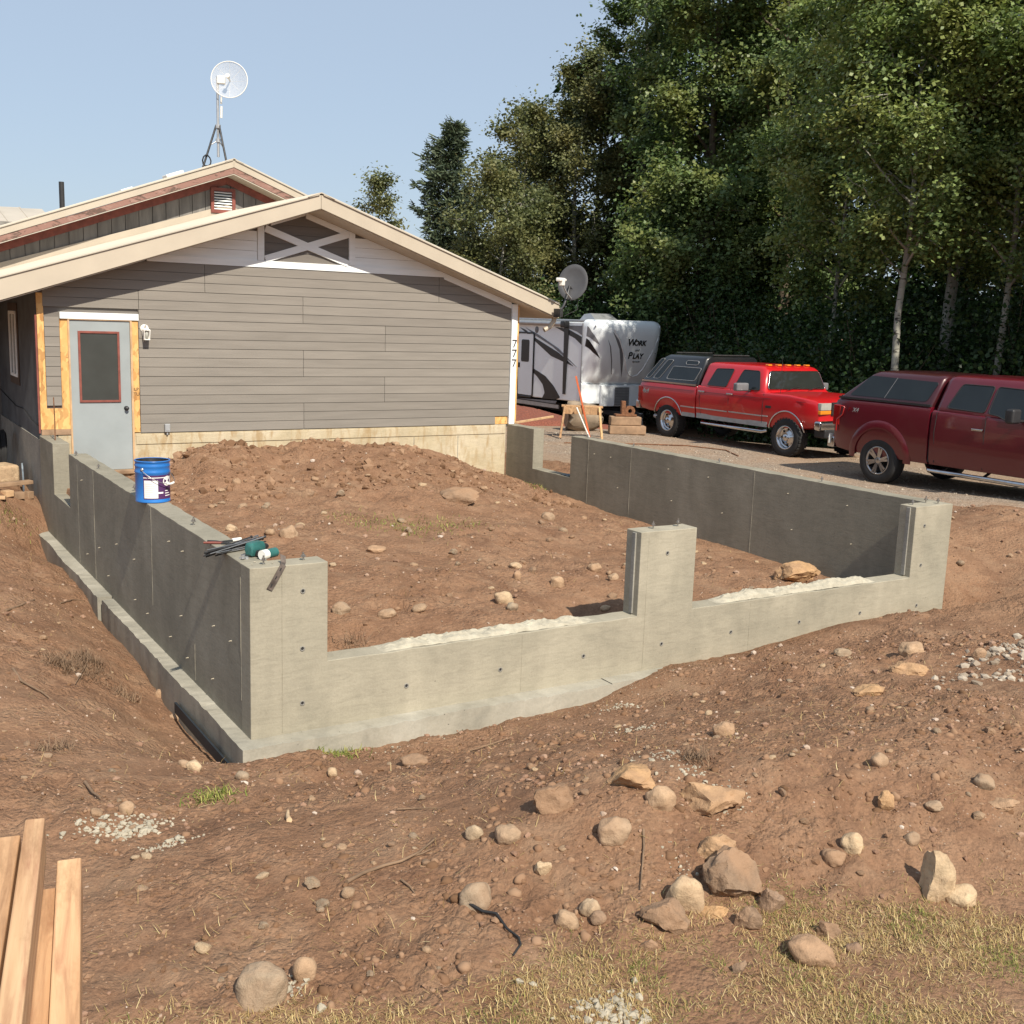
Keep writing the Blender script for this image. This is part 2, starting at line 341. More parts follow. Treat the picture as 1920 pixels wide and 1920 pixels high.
# ------------------------------------------------------------------ mesh builder
class MB:
    def __init__(s): s.v = []; s.f = []; s.sm = []
    def add(s, vs, fs, smooth=False):
        o = len(s.v); s.v += [tuple(v) for v in vs]
        s.f += [tuple(i+o for i in f) for f in fs]; s.sm += [smooth]*len(fs); return s
    def box(s, c, d, rot=None):
        hx, hy, hz = d[0]/2, d[1]/2, d[2]/2
        vs = [Vector((x, y, z)) for x in (-hx, hx) for y in (-hy, hy) for z in (-hz, hz)]
        if rot is not None:
            m = rot if isinstance(rot, Matrix) else Matrix.Rotation(rot, 3, 'Z'); vs = [m @ v for v in vs]
        vs = [v + Vector(c) for v in vs]
        return s.add(vs, [(0,1,3,2), (4,6,7,5), (0,4,5,1), (2,3,7,6), (0,2,6,4), (1,5,7,3)])
    def bar(s, a, b, w, h, up=(0,0,1)):
        a = Vector(a); b = Vector(b); d = b-a; L = d.length; d.normalize()
        u = Vector(up); r = d.cross(u)
        if r.length < 1e-4: r = d.cross(Vector((1,0,0)))
        r.normalize(); u = r.cross(d)
        m = Matrix((r, d, u)).transposed()
        return s.box((a+b)/2, (w, L, h), m)
    def prism(s, poly, ax, d0, d1):
        # poly: 2D points in the plane of the other two axes (x,z) for 'y', (y,z) for 'x', (x,y) for 'z'
        def P(p, d):
            return {'x': (d, p[0], p[1]), 'y': (p[0], d, p[1]), 'z': (p[0], p[1], d)}[ax]
        n = len(poly); vs = [P(p, d0) for p in poly] + [P(p, d1) for p in poly]
        A = sum(poly[i][0]*poly[(i+1) % n][1]-poly[(i+1) % n][0]*poly[i][1] for i in range(n))
        flip = (A > 0) == (ax == 'y'); 
        if d1 < d0: flip = not flip
        f0 = tuple(range(n)); f1 = tuple(range(n, 2*n))
        fs = [tuple(reversed(f0)), f1] + [(i, (i+1) % n, n+(i+1) % n, n+i) for i in range(n)]
        if flip: fs = [tuple(reversed(f)) for f in fs]
        return s.add(vs, fs)
    def tube(s, path, r, n=8, cap=True):
        path = [Vector(p) for p in path]; rs = r if hasattr(r, '__len__') else [r]*len(path)
        vs = []; fs = []
        t0 = (path[1]-path[0]).normalized(); up = Vector((0,0,1)) if abs(t0.z) < .9 else Vector((1,0,0))
        for i, p in enumerate(path):
            t = (path[min(i+1, len(path)-1)]-path[max(i-1, 0)]).normalized()
            a = t.cross(up)
            if a.length < 1e-5: a = t.cross(Vector((0,1,0)))
            a.normalize(); up = a.cross(t).normalized()
            for k in range(n):
                an = 2*math.pi*k/n; vs.append(p + rs[i]*(math.cos(an)*a + math.sin(an)*up))
        for i in range(len(path)-1):
            for k in range(n):
                k2 = (k+1) % n; fs.append((i*n+k, i*n+k2, (i+1)*n+k2, (i+1)*n+k))
        s.add(vs, fs, True)
        if cap:
            o = len(path)*n
            s.add([vs[k] for k in range(n)], [tuple(range(n-1, -1, -1))]); s.add([vs[o-n+k] for k in range(n)], [tuple(range(n))])
        return s
    def lathe(s, prof, n=24, M=None, smooth=True, close=False):
        # prof (r, z) spun about z
        vs = []; fs = []
        for r, z in prof:
            for k in range(n):
                a = 2*math.pi*k/n; v = Vector((r*math.cos(a), r*math.sin(a), z)); vs.append(M @ v if M else v)
        m = len(prof)
        for i in range(m-1 if not close else m):
            j = (i+1) % m
            for k in range(n):
                k2 = (k+1) % n; fs.append((i*n+k, i*n+k2, j*n+k2, j*n+k))
        return s.add(vs, fs, smooth)
    def grid(s, P, smooth=True, flip=False):
        # P: 2-D list of points
        n = len(P); m = len(P[0]); vs = [p for row in P for p in row]
        fs = [(i*m+j, i*m+j+1, (i+1)*m+j+1, (i+1)*m+j) for i in range(n-1) for j in range(m-1)]
        if flip: fs = [tuple(reversed(f)) for f in fs]
        return s.add(vs, fs, smooth)
    def loft(s, secs, smooth=True, capends=True):
        n = len(secs); m = len(secs[0]); vs = [p for q in secs for p in q]
        fs = [(i*m+j, i*m+(j+1) % m, (i+1)*m+(j+1) % m, (i+1)*m+j) for i in range(n-1) for j in range(m)]
        s.add(vs, fs, smooth)
        if capends: s.add(secs[0], [tuple(range(m-1, -1, -1))]); s.add(secs[-1], [tuple(range(m))])
        return s
    def mesh(s, name, off=None):
        me = bpy.data.meshes.new(name)
        vs = s.v if off is None else [(v[0]-off[0], v[1]-off[1], v[2]-off[2]) for v in s.v]
        me.from_pydata(vs, [], s.f); me.polygons.foreach_set('use_smooth', s.sm); me.update(); return me
    def build(s, name, mat, parent=None, bevel=0, seg=2, fix=False, auto=None):
        off = None
        if parent is not None:
            r = parent
            while r.parent is not None: r = r.parent
            if r.get('_abs'): off = r.location
        me = s.mesh(name, off)
        if fix or bevel:
            bm = bmesh.new(); bm.from_mesh(me); bmesh.ops.remove_doubles(bm, verts=bm.verts, dist=1e-5); bmesh.ops.recalc_face_normals(bm, faces=bm.faces)
            bm.to_mesh(me); bm.free()
        o = bpy.data.objects.new(name, me); COL.objects.link(o); me.materials.append(MATS[mat])
        if parent is not None: o.parent = parent
        if bevel:
            b = o.modifiers.new('bevel', 'BEVEL'); b.width = bevel; b.segments = seg; b.limit_method = 'ANGLE'; b.angle_limit = rad(35); b.harden_normals = False
            me.polygons.foreach_set('use_smooth', [True]*len(me.polygons))
            wn_ = o.modifiers.new('wn', 'WEIGHTED_NORMAL'); wn_.keep_sharp = True
        if auto:
            for p in me.polygons: p.use_smooth = True
            me.set_sharp_from_angle(angle=rad(auto))
        return o
def tag(o, label=None, cat=None, group=None, kind=None):
    if label: o['label'] = label
    if cat: o['category'] = cat
    if group: o['group'] = group
    if kind: o['kind'] = kind
    return o
def thing(name, loc, label, cat, group=None, rz=0., absolute=True):
    o = bpy.data.objects.new(name, None); COL.objects.link(o); o.empty_display_size = .2
    o.location = loc; o.rotation_euler = (0, 0, rz)
    if absolute: o['_abs'] = 1
    return tag(o, label, cat, group)
def npmesh(name, V, F, mat, smooth=False, parent=None):
    V = np.asarray(V, np.float32); F = np.asarray(F, np.int32); k = F.shape[1]
    me = bpy.data.meshes.new(name); me.vertices.add(len(V)); me.vertices.foreach_set('co', V.ravel())
    me.loops.add(F.size); me.loops.foreach_set('vertex_index', F.ravel())
    me.polygons.add(len(F)); me.polygons.foreach_set('loop_start', np.arange(0, F.size, k, dtype=np.int32))
    me.polygons.foreach_set('use_smooth', np.full(len(F), smooth)); me.update(calc_edges=True); me.validate()
    me.materials.append(MATS[mat])
    o = bpy.data.objects.new(name, me); COL.objects.link(o)
    if parent is not None: o.parent = parent
    return o
def text_mesh(body, size, depth=.004, shear=0., bold=0.):
    cu = bpy.data.curves.new('txt', 'FONT'); cu.body = body; cu.size = size; cu.extrude = depth; cu.align_x = 'CENTER'; cu.align_y = 'CENTER'
    cu.shear = shear; cu.offset = bold
    t = bpy.data.objects.new('txt', cu); COL.objects.link(t)
    dg = bpy.context.evaluated_depsgraph_get(); me = bpy.data.meshes.new_from_object(t.evaluated_get(dg))
    bpy.data.objects.remove(t); bpy.data.curves.remove(cu); return me

# ------------------------------------------------------------------ terrain
RNG = np.random.default_rng(7)
_G = RNG.random((256, 256)) * 2 * np.pi
def perlin(x, y):
    xi = np.floor(x).astype(int); yi = np.floor(y).astype(int); xf = x-xi; yf = y-yi
    def g(i, j, dx, dy):
        a = _G[i & 255, j & 255]; return np.cos(a)*dx+np.sin(a)*dy
    u = xf*xf*xf*(xf*(xf*6-15)+10); v = yf*yf*yf*(yf*(yf*6-15)+10)
    n00 = g(xi, yi, xf, yf); n10 = g(xi+1, yi, xf-1, yf); n01 = g(xi, yi+1, xf, yf-1); n11 = g(xi+1, yi+1, xf-1, yf-1)
    return (n00*(1-u)+n10*u)*(1-v)+(n01*(1-u)+n11*u)*v
FW, FL, FT = 7.464, 8.533, .2
OUT_PTS = [(-2.4,-7.1,-.75),(-.35,-4,-.86),(1,-4.2,-.86),(1.4,-4.9,-.85),(-1.6,-3.2,-.84),(-4,-4,-.8),(4,-6,-.85),(6,-5,-.82),(3,-4.6,-.84),(9,-5,-.8),
 (.5,-3.55,-.80),(1.3,-3.7,-.80),(2.2,-3.95,-.78),(.8,-3.1,-.60),(1.7,-3.2,-.55),(2.8,-3.4,-.54),(4.2,-3.4,-.60),(-.3,-3.1,-.80),(-.5,-2.5,-.84),(.6,-2.3,-.82),(2,-2.3,-.80),(3.5,-2.3,-.80),(-1.2,-2.2,-.87),
 (0,-.75,-1.24),(-.3,-.35,-1.27),(0,-.2,-1.30),(.45,-.2,-1.335),(1.07,-.2,-1.40),(1.75,-.2,-1.40),(2.25,-.2,-1.375),(2.93,-.2,-1.345),(3.54,-.2,-1.20),(1,-.6,-1.32),(2.9,-.6,-1.26),(4.7,-.25,-1.17),(5.8,-.25,-1.05),(6.9,-.25,-1.03),(7.6,-.35,-1.06),
 (.8,-1.4,-1.08),(2.3,-1.4,-1.06),(4,-1.4,-.98),(5.6,-1.4,-.92),(6.6,-1.1,-.93),(8.2,-1.0,-.84),(7.9,-.5,-.97),(9.2,-.6,-.88),(10,-2,-.8),(7,-3,-.75),
 (7.72,.35,-1.6),(7.9,2,-1.25),(7.85,5,-1.1),(8.4,.4,-1.5),(9.4,.6,-1.3),(8.6,1.4,-1.0),(9.6,2.2,-.82),(9,4,-.82),(9.2,7,-.85),(10.5,3,-.78),(11.4,2.4,-.72),(12.5,1,-.75),(12,-3,-.8),(13.5,5,-.83),(14,9,-.82),(11,9,-.84),(11,14,-.83),(14,14,-.82),(9,11,-.85),(8,9,-.9),(12,18,-.85),(15.5,21,-.95),(14,19,-.82),(17,19,-1.5),(18,24,-1.5),(17.5,15,-1.3),(20,8,-1.0),(20,0,-.9),
 (-.22,.25,-1.50),(-.22,.9,-1.53),(-.22,1.85,-1.52),(-.24,4.1,-1.42),(-.24,7.6,-1.38),(-.7,.6,-1.26),(-.75,2.2,-1.17),(-.8,4,-1.05),(-.7,6.5,-1.03),(-1.3,.6,-.98),(-1.4,2.4,-.93),(-1.5,4.2,-.87),(-.62,7.9,-.86),(-.25,8.6,-.86),(-.3,10,-.85),(-1.2,-.8,-.98),(-.6,-1.4,-1.0),(-2.5,0,-.86),(-3,3,-.84),(-1.6,7.5,-.85),(-3,9,-.8),(-5,0,-.8),(-6,6,-.8),(-1,12,-.82),(-2,16,-.8),(4,20,-.85),(4,14,-.9)]
IN_PTS = [(7.15,8.4,-.87),(7.15,7.2,-.95),(7.15,5.8,-1.0),(7.15,4.7,-1.01),(7.15,2.6,-1.04),(7.15,1.4,-1.06),(7.0,.4,-1.16),
 (.5,8.3,-.62),(1.1,7.9,-.62),(1.45,7.5,-.36),(1.73,7.5,-.25),(2.02,7.5,-.17),(2.31,7.5,-.15),(2.63,7.5,-.19),(2.86,7.5,-.27),(3.07,7.5,-.19),(3.38,7.5,-.165),(4.03,7.5,-.21),(4.72,7.5,-.23),(5.15,7.5,-.30),(5.45,7.5,-.38),(5.95,7.5,-.58),(2.3,8.3,-.30),(3,8.3,-.40),(3.6,8.3,-.30),(5,8.3,-.42),(6.4,8.3,-.75),(1.6,8.35,-.50),(2.8,6.9,-.40),(2.1,6.8,-.30),(3.5,6.9,-.28),
 (2.4,6.3,-.42),(3.6,6.2,-.42),(4.8,6.5,-.42),(5.9,6.5,-.72),(6.6,6.4,-.88),(1.2,6.4,-.55),(.35,6,-.52),(.35,4.2,-.52),(.35,2.8,-.55),(.35,1.5,-.72),(.4,.55,-.98),
 (2,5.2,-.58),(3.4,5.3,-.60),(5,5.2,-.72),(6.2,5,-.92),(1.8,3.6,-.60),(3.2,3.8,-.68),(4.6,3.8,-.80),(6,3.6,-.95),(1.4,2.2,-.66),(2.6,2.4,-.72),(4,2.4,-.82),(5.5,2.4,-.96),(1.4,1.3,-.78),(2.6,1.3,-.80),(4,1.3,-.88),(5.4,1.2,-.98),(6.4,1.2,-1.05),
 (.75,.35,-1.28),(1.3,.35,-1.08),(2,.35,-.90),(2.8,.35,-.88),(3.4,.5,-1.12),(4.4,.35,-.90),(5.5,.35,-.95),(6.3,.35,-1.08)]
def _tps_fit(P, lam=.0005):
    P = np.array(P, float); n = len(P); X = P[:, :2]
    d = np.linalg.norm(X[:, None]-X[None], axis=2)
    K = np.where(d > 0, d*d*np.log(np.maximum(d, 1e-9)), 0)+lam*np.eye(n)
    A = np.zeros((n+3, n+3)); A[:n, :n] = K; A[:n, n] = 1; A[:n, n+1:] = X; A[n, :n] = 1; A[n+1:, :n] = X.T
    w = np.linalg.solve(A, np.concatenate([P[:, 2], [0, 0, 0]])); return X, w
def _tps(fit, x, y):
    X, w = fit; n = len(X); r = np.full(x.shape, w[n])+w[n+1]*x+w[n+2]*y
    for i in range(n):
        d2 = (x-X[i, 0])**2+(y-X[i, 1])**2; r = r+w[i]*.5*d2*np.log(np.maximum(d2, 1e-12))
    return r
_FO = _tps_fit(OUT_PTS, .006); _FI = _tps_fit(IN_PTS, .0012)
def sstep(a, b, t):
    t = np.clip((t-a)/(b-a), 0, 1); return t*t*(3-2*t)
def toe(x):  # y of the edge between the dirt bank and the dry lawn
    return np.interp(x, [-3, -1.6, -1.1, -.75, -.3, -.15, .35, .7, 1.1, 1.6, 2.3, 3.2, 5], [-3.1, -3.35, -3.52, -3.85, -3.85, -3.65, -3.72, -3.68, -3.82, -4.04, -4.27, -4.5, -5.0])
def lawn_mask(x, y):
    return sstep(.18, -.18, y-toe(x)+.22*perlin(x*1.7+3, y*1.7)+.1*perlin(x*5, y*5))
def drive_edge(y):
    return np.interp(y, [-5, 0, 2, 4, 6, 8, 10, 16, 20], [14, 13.2, 12.0, 10.7, 9.9, 9.3, 8.8, 9.2, 10])
def drive_mask(x, y):
    e = x-drive_edge(y)+.35*perlin(x*.8, y*.8+9)
    return sstep(-.12, .25, e)*sstep(17.6, 16.6, y+.6*perlin(x*.5, 7.1+y*0))*sstep(22, 20, x)
def height(x, y, detail=True):
    x = np.asarray(x, float); y = np.asarray(y, float); shp = np.broadcast(x, y).shape
    x = np.broadcast_to(x, shp); y = np.broadcast_to(y, shp)
    xo = np.clip(x, -7, 21); yo = np.clip(y, -8, 25)
    zo = np.clip(_tps(_FO, xo, yo), -1.75, -.45); zi = _tps(_FI, np.clip(x, 0, FW), np.clip(y, 0, FL))
    dx = np.minimum(x-.1, FW-.1-x); dy = np.minimum(y-.1, 8.6-y); k = sstep(-.05, .05, np.minimum(dx, dy))
    lw = lawn_mask(x, y); dm = drive_mask(x, y)
    z = zo*(1-k)+zi*k
    far = sstep(9, 16, np.maximum(np.abs(x-4), np.abs(y-2)))
    if detail:
        rough = (1-far)*(1-.75*lw)*(1-.95*dm)
        rid = 1-np.abs(perlin(x*1.9+11, y*1.9+4))*2
        nz = .055*perlin(x*.9, y*.9)+.040*perlin(x*2.3+5, y*2.3)+.022*rid*perlin(x*1.1+40, y*1.1)
        p1 = perlin(x*5.1+9, y*5.1+2); p2 = perlin(x*11.3, y*11.3+7); p3 = perlin(x*23.7+1, y*23.7)
        lump = sstep(-.1, .5, perlin(x*.8+21, y*.8+13))
        nz = nz+(.010+.016*lump)*p1+(.007+.012*lump)*p2+(.005+.007*lump)*np.abs(p3)+.0045*np.abs(perlin(x*41+3, y*41))
        cl = (.30+.70*sstep(-.25, .35, perlin(x*.62+31, y*.62+5)+.4*perlin(x*1.9, y*1.9+44)))
        nz = nz+1.35*cl*(.060*(.30-np.abs(perlin(x*2.9+8, y*2.9)))+.055*(.3-np.abs(perlin(x*6.1, y*6.1+3)))+.036*(.3-np.abs(perlin(x*12.7+2, y*12.7)))+.016*np.abs(perlin(x*26, y*26+9)))
        heap = k*sstep(5.2, 6.6, y)*(1-sstep(8.2, 8.5, y))
        nz = nz+heap*(.05*(1-2*np.abs(perlin(x*1.7+3, y*2.2)))+.04*np.abs(perlin(x*4.3, y*4.3+8))+.02*np.abs(perlin(x*9+4, y*9)))
        # keep the soil tight against the concrete
        wallf = sstep(0., .5, np.abs(np.minimum(dx, dy)))
        z = z+nz*rough*(.35+.65*wallf)+(1-rough)*.012*perlin(x*1.3, y*1.3)
    z = z-.05*dm
    return z
def height1(x, y): return float(height(np.array([x]), np.array([y]))[0])
def build_ground():
    def axis(a, b, step, lo, hi, grow=1.25):
        f = list(np.arange(a, b+1e-6, step)); s = step; p = a
        while p > lo: s *= grow; p -= s; f.insert(0, p)
        s = step; p = f[-1]
        while p < hi: s *= grow; p += s; f.append(p)
        return np.array(f)
    xs = axis(-2.6, 8.8, .029, -500, 500, 1.22)
    ys = axis(-4.6, -1.2, .021, -500, -1.25, 1.22); ys = np.concatenate([ys[ys < -1.19], axis(-1.16, 8.9, .040, -1.17, 500, 1.22)[1:]])
    Xg, Yg = np.meshgrid(xs, ys, indexing='ij'); Z = height(Xg, Yg)
    nx, ny = Xg.shape; V = np.stack([Xg, Yg, Z], -1).reshape(-1, 3)
    i = (np.arange(nx-1)[:, None]*ny+np.arange(ny-1)[None]).ravel()
    F = np.stack([i, i+ny, i+ny+1, i+1], 1)
    o = npmesh('ground', V, F, 'dirt', True); tag(o, 'brown disturbed dirt with pebbles around the new foundation', 'ground', kind='structure')
    # gravel driveway sheet
    xs = np.arange(8.3, 22.3, .14); ys = np.arange(-4, 18.2, .14); Xg, Yg = np.meshgrid(xs, ys, indexing='ij')
    dm = drive_mask(Xg, Yg); Z = height(Xg, Yg)-.06+.075*dm
    nx, ny = Xg.shape; V = np.stack([Xg, Yg, Z], -1).reshape(-1, 3)
    i = (np.arange(nx-1)[:, None]*ny+np.arange(ny-1)[None]).ravel(); keep = dm.ravel()[i] > .02
    F = np.stack([i, i+ny, i+ny+1, i+1], 1)[keep]
    d = npmesh('driveway', V, F, 'gravel', True); tag(d, 'grey-brown gravel driveway where both pickups are parked', 'driveway', kind='structure')
build_ground()
def drive_z(x, y): return height1(x, y)-.06+.075*float(drive_mask(np.array([x]), np.array([y]))[0])

# ------------------------------------------------------------------ new concrete foundation
R_ = random.Random(3)
def rough_top(p0, p1, jit=.004, step=.13):
    n = max(1, int(abs(p1[0]-p0[0])/step)); out = []
    for i in range(1, n):
        t = i/n; out.append((p0[0]+(p1[0]-p0[0])*t, p0[1]+(p1[1]-p0[1])*t+R_.uniform(-jit, jit)))
    return out
def stepped(prof, bottom):
    # prof: list of (s, z) along the top, returns closed polygon
    poly = [(prof[0][0], bottom)]
    for i, p in enumerate(prof):
        poly.append(p)
        if i+1 < len(prof) and abs(prof[i+1][0]-p[0]) > .3: poly += rough_top(p, prof[i+1])
    poly.append((prof[-1][0], bottom)); return poly
HZ = -.729; NZ = -.638; WB = -1.3
fnd = thing('concrete_foundation', (0, 0, WB), 'new poured concrete foundation walls with notched openings standing on a footing', 'foundation')
front = MB().prism(stepped([(0,0),(.568,0),(.568,HZ),(3.3765,HZ),(3.3765,0),(3.9906,0),(3.9906,HZ),(6.887,HZ),(6.887,0),(FW,0)], WB), 'y', 0, FT).build('front_wall', 'new_concrete', fnd, bevel=.006)
front['label'] = 'sunlit front foundation wall with two low openings and a middle pillar'
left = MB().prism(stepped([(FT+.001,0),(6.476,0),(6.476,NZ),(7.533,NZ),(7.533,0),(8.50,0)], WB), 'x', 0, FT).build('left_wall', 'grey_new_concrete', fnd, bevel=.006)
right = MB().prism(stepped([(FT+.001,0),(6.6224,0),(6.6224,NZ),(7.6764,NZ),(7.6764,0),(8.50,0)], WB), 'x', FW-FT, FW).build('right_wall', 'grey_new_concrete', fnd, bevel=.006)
# footing : left run, right run, front run, with ragged outer edge and a step where two pours meet
def footing_run(pts_out, pts_in, z1, z0=-1.8, name='footing'):
    m = MB(); n = len(pts_out); top_o = [(p[0], p[1], z1+R_.uniform(-.008, .008)) for p in pts_out]; top_i = [(p[0], p[1], z1) for p in pts_in]
    bo = [(p[0], p[1], z0) for p in pts_out]
    m.grid([top_i, top_o, bo], smooth=False)
    m.grid([[p for p in top_i], [(p[0], p[1], z0) for p in pts_in]], smooth=False, flip=True)
    m.add([top_o[0], bo[0], (pts_in[0][0], pts_in[0][1], z0), top_i[0]], [(0,1,2,3)]); m.add([top_o[-1], bo[-1], (pts_in[-1][0], pts_in[-1][1], z0), top_i[-1]], [(3,2,1,0)])
    return m.build(name, 'footing_concrete', fnd, fix=True)
def edge(a, b, step, off, jit=.007):
    n = max(2, int(math.hypot(b[0]-a[0], b[1]-a[1])/step)); out = []
    for i in range(n+1):
        t = i/n; x = a[0]+(b[0]-a[0])*t; y = a[1]+(b[1]-a[1])*t; k = 1+.22*mnoise.noise((x*.9+3, y*.9, off[0]*9))+.05*mnoise.noise((x*5, y*5, 2.)); out.append((x+off[0]*k, y+off[1]*k))
    return out
def inner(pts, off, d=.12): return [(p[0]+off[0]*d, p[1]+off[1]*d) for p in pts]
e = edge((0,-.17), (0,4.3), .07, (-.115, 0)); footing_run(e, [(.02, p[1]) for p in e], -1.226)
e = edge((0,4.36), (0,8.35), .07, (-.14, 0)); footing_run(e, [(.02, p[1]) for p in e], -1.215)
e = edge((-.10,0), (3.02,0), .07, (0, -.165)); footing_run(e, [(p[0], .02) for p in e], -1.226)
e = edge((3.03,0), (7.6,0), .07, (0, -.15)); footing_run(e, [(p[0], .02) for p in e], -1.222)
e = edge((FW,-.14), (FW,8.35), .09, (.15, 0)); footing_run(e, [(FW-.02, p[1]) for p in e], -1.226)
# form panel seams
def seam(parent, kind, s, z0, z1):
    m = MB(); n = 9; w = .0028
    P = []
    for i in range(n+1):
        z = z0+(z1-z0)*i/n; j = R_.uniform(-.001, .001); d = .0025+R_.uniform(-.001, .0015)
        if kind == 'f': P.append([(s+j-w, .0005, z), (s+j, -d, z), (s+j+w, .0005, z)])
        elif kind == 'l': P.append([(.0005, s+j+w, z), (-d, s+j, z), (.0005, s+j-w, z)])
        else: P.append([(FW-FT+.0005, s+j+w, z), (FW-FT-d, s+j, z), (FW-FT+.0005, s+j-w, z)])
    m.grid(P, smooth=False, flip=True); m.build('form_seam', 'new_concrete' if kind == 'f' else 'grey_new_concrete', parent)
for s, z0, z1 in ((.228,-1.21,-.02), (2.222,-1.21,-.735), (4.692,-1.2,-.735), (3.46,-1.2,-.05)): seam(front, 'f', s, z0, z1)
for s, z0, z1 in ((2.663,-.9,-.01), (5.984,-1.2,-.06), (5.109,-1.2,-.02), (.198,-1.0,-.1), (1.35,-1.2,-.9)): seam(left, 'l', s, z0, z1)
for s, z0, z1 in ((6.161,-1.0,-.02), (5.133,-1.1,-.02), (2.677,-1.1,-.02)): seam(right, 'r', s, z0, z1)
# keyway strips in the pillar sides
for x in (3.3765, 6.887): MB().box((x-.006, .085, (HZ+0)/2), (.016, .045, .70)).build('keyway_strip', 'grey_concrete', front, bevel=.003)
# snap-tie holes in the front wall, tie ends on the side walls
tie = None
for x, z in ((.38,-.195), (.377,-.613), (.377,-1.016), (1.201,-1.012), (2.026,-1.004), (2.832,-1.003), (3.662,-1.006), (4.47,-1.0), (5.34,-1.01), (6.182,-1.017), (7.035,-1.035), (3.67,-.2), (7.04,-.2), (7.04,-.61)):
    if tie is None:
        M = Matrix.Rotation(rad(90), 4, 'X')
        tie = MB().lathe([(.019, -.004), (.019, .004), (.0135, .005), (.009, -.003)], 14, M).build('tie_hole', 'grey_concrete'); hd = MB().lathe([(.011, .0015), (.0001, .0015)], 14, M).build('hole', 'black_rubber')
        o, h = tie, hd
    else:
        o = tie.copy(); COL.objects.link(o); h = hd.copy(); COL.objects.link(h)
    h.parent = o; h.location = (0, 0, 0)
    o.location = (x, 0, z-WB)
    o.parent = fnd
nub = None
for k, (y, z) in enumerate(((2.049,-.2),(1.636,-.203),(4.865,-.805),(5.5,-1.0),(1.709,-.758),(2.055,-1.028),(1.546,-1.07),(.856,-1.038),(4.034,-.606),(4.45,-1.02),(.412,-.62),(.815,-.612),(2.839,-1.02),(3.3,-.61),(3.3,-1.0),(5.7,-.2))):
    if nub is None:
        nub = MB().tube([(0,0,0), (-.012,0,.001), (-.021,.001,-.002)], [.006,.004,.003], 6).build('tie_end', 'crumb'); nub.parent = fnd; o = nub
    else: o = nub.copy(); COL.objects.link(o); o.parent = fnd
    o.location = (0, y, z-WB)
for y, z in ((6.0,-.2),(5.6,-.2),(4.3,-.2),(3.5,-.2),(2.1,-.2),(1.2,-.2),(5.4,-.62),(4.2,-.62),(3.2,-.62),(2.0,-.62),(1.1,-.62)):
    o = nub.copy(); COL.objects.link(o); o.parent = fnd; o.location = (FW-FT, y, z-WB)
# anchor bolts
bolt = None
for x, y, h, zz in ((.046,6.259,1,0),(.072,5.17,.8,0),(.071,3.547,1,0),(.09,1.664,1.1,0),(.128,.091,1.0,0),(.427,.111,.9,0),(3.58,.10,1.1,0),(3.87,.12,1.1,0),(6.98,.12,.9,0),(7.22,.15,1.2,0),(7.30,.06,1,0),(7.33,6.281,1,0),(7.36,5.211,.7,0),(7.34,3.4,.9,0),(7.337,1.668,1,0),(.1,8.1,.8,0)):
    if bolt is None:
        bm_ = MB(); bm_.tube([(0,0,-.03), (0,0,.062)], .0065, 8); bm_.lathe([(.0001,.034),(.0135,.034),(.0135,.046),(.0001,.046)], 6, smooth=False); bm_.lathe([(.0001,.029),(.021,.029),(.021,.033),(.0001,.033)], 12, smooth=False)
        bolt = bm_.build('anchor_bolt', 'steel'); bolt.parent = fnd; o = bolt
    else: o = bolt.copy(); COL.objects.link(o); o.parent = fnd
    o.location = (x, y, -WB); o.scale = (1, 1, h); o.rotation_euler = (R_.uniform(-.08, .08), R_.uniform(-.08, .08), R_.uniform(0, 3))
# rough slumped concrete left on the two low sills
def slump(x0, x1, peak, name='rough_concrete'):
    nx = int((x1-x0)/.022); ny = 11; P = []
    for i in range(nx+1):
        x = x0+(x1-x0)*i/nx; t = i/nx; env = min(1, t*9)*min(1, (1-t)*9); row = []
        for j in range(ny+1):
            y = .025+.185*j/ny; c = math.sin(math.pi*min(1, max(0, (j+.2)/(ny+.4))))**.6
            n = mnoise.noise((x*14, y*14, 1.3))*.5+mnoise.noise((x*38, y*38, 2.))*.4+mnoise.noise((x*6, y*6, 5.))*.5
            h = env*c*(peak+.042*n+.022*abs(mnoise.noise((x*70, y*70, 0))))
            row.append((x+.008*mnoise.noise((x*30, y*30, 9)), y-.02*c*env*(1 if j < 3 else 0)+.01*mnoise.noise((x*20, y*20, 4)), HZ-.006+max(0, h)))
        P.append(row)
    o = MB().grid(P, smooth=False, flip=True).build(name, 'grout', fnd); return o
slump(1.0, 3.02, .040); slump(4.30, 6.45, .052)
# plastic scraps in the side notches, drips
for (x, y) in ((.1, 6.62), (7.37, 6.8)):
    P = [[(x-.09+.18*i/7, y-.1+.22*j/7, NZ+.008+.014*mnoise.noise((x+i*.7, y+j*.6, 3.))) for j in range(8)] for i in range(8)]
    MB().grid(P, smooth=False).build('plastic_scrap', 'blue_scrap', fnd)

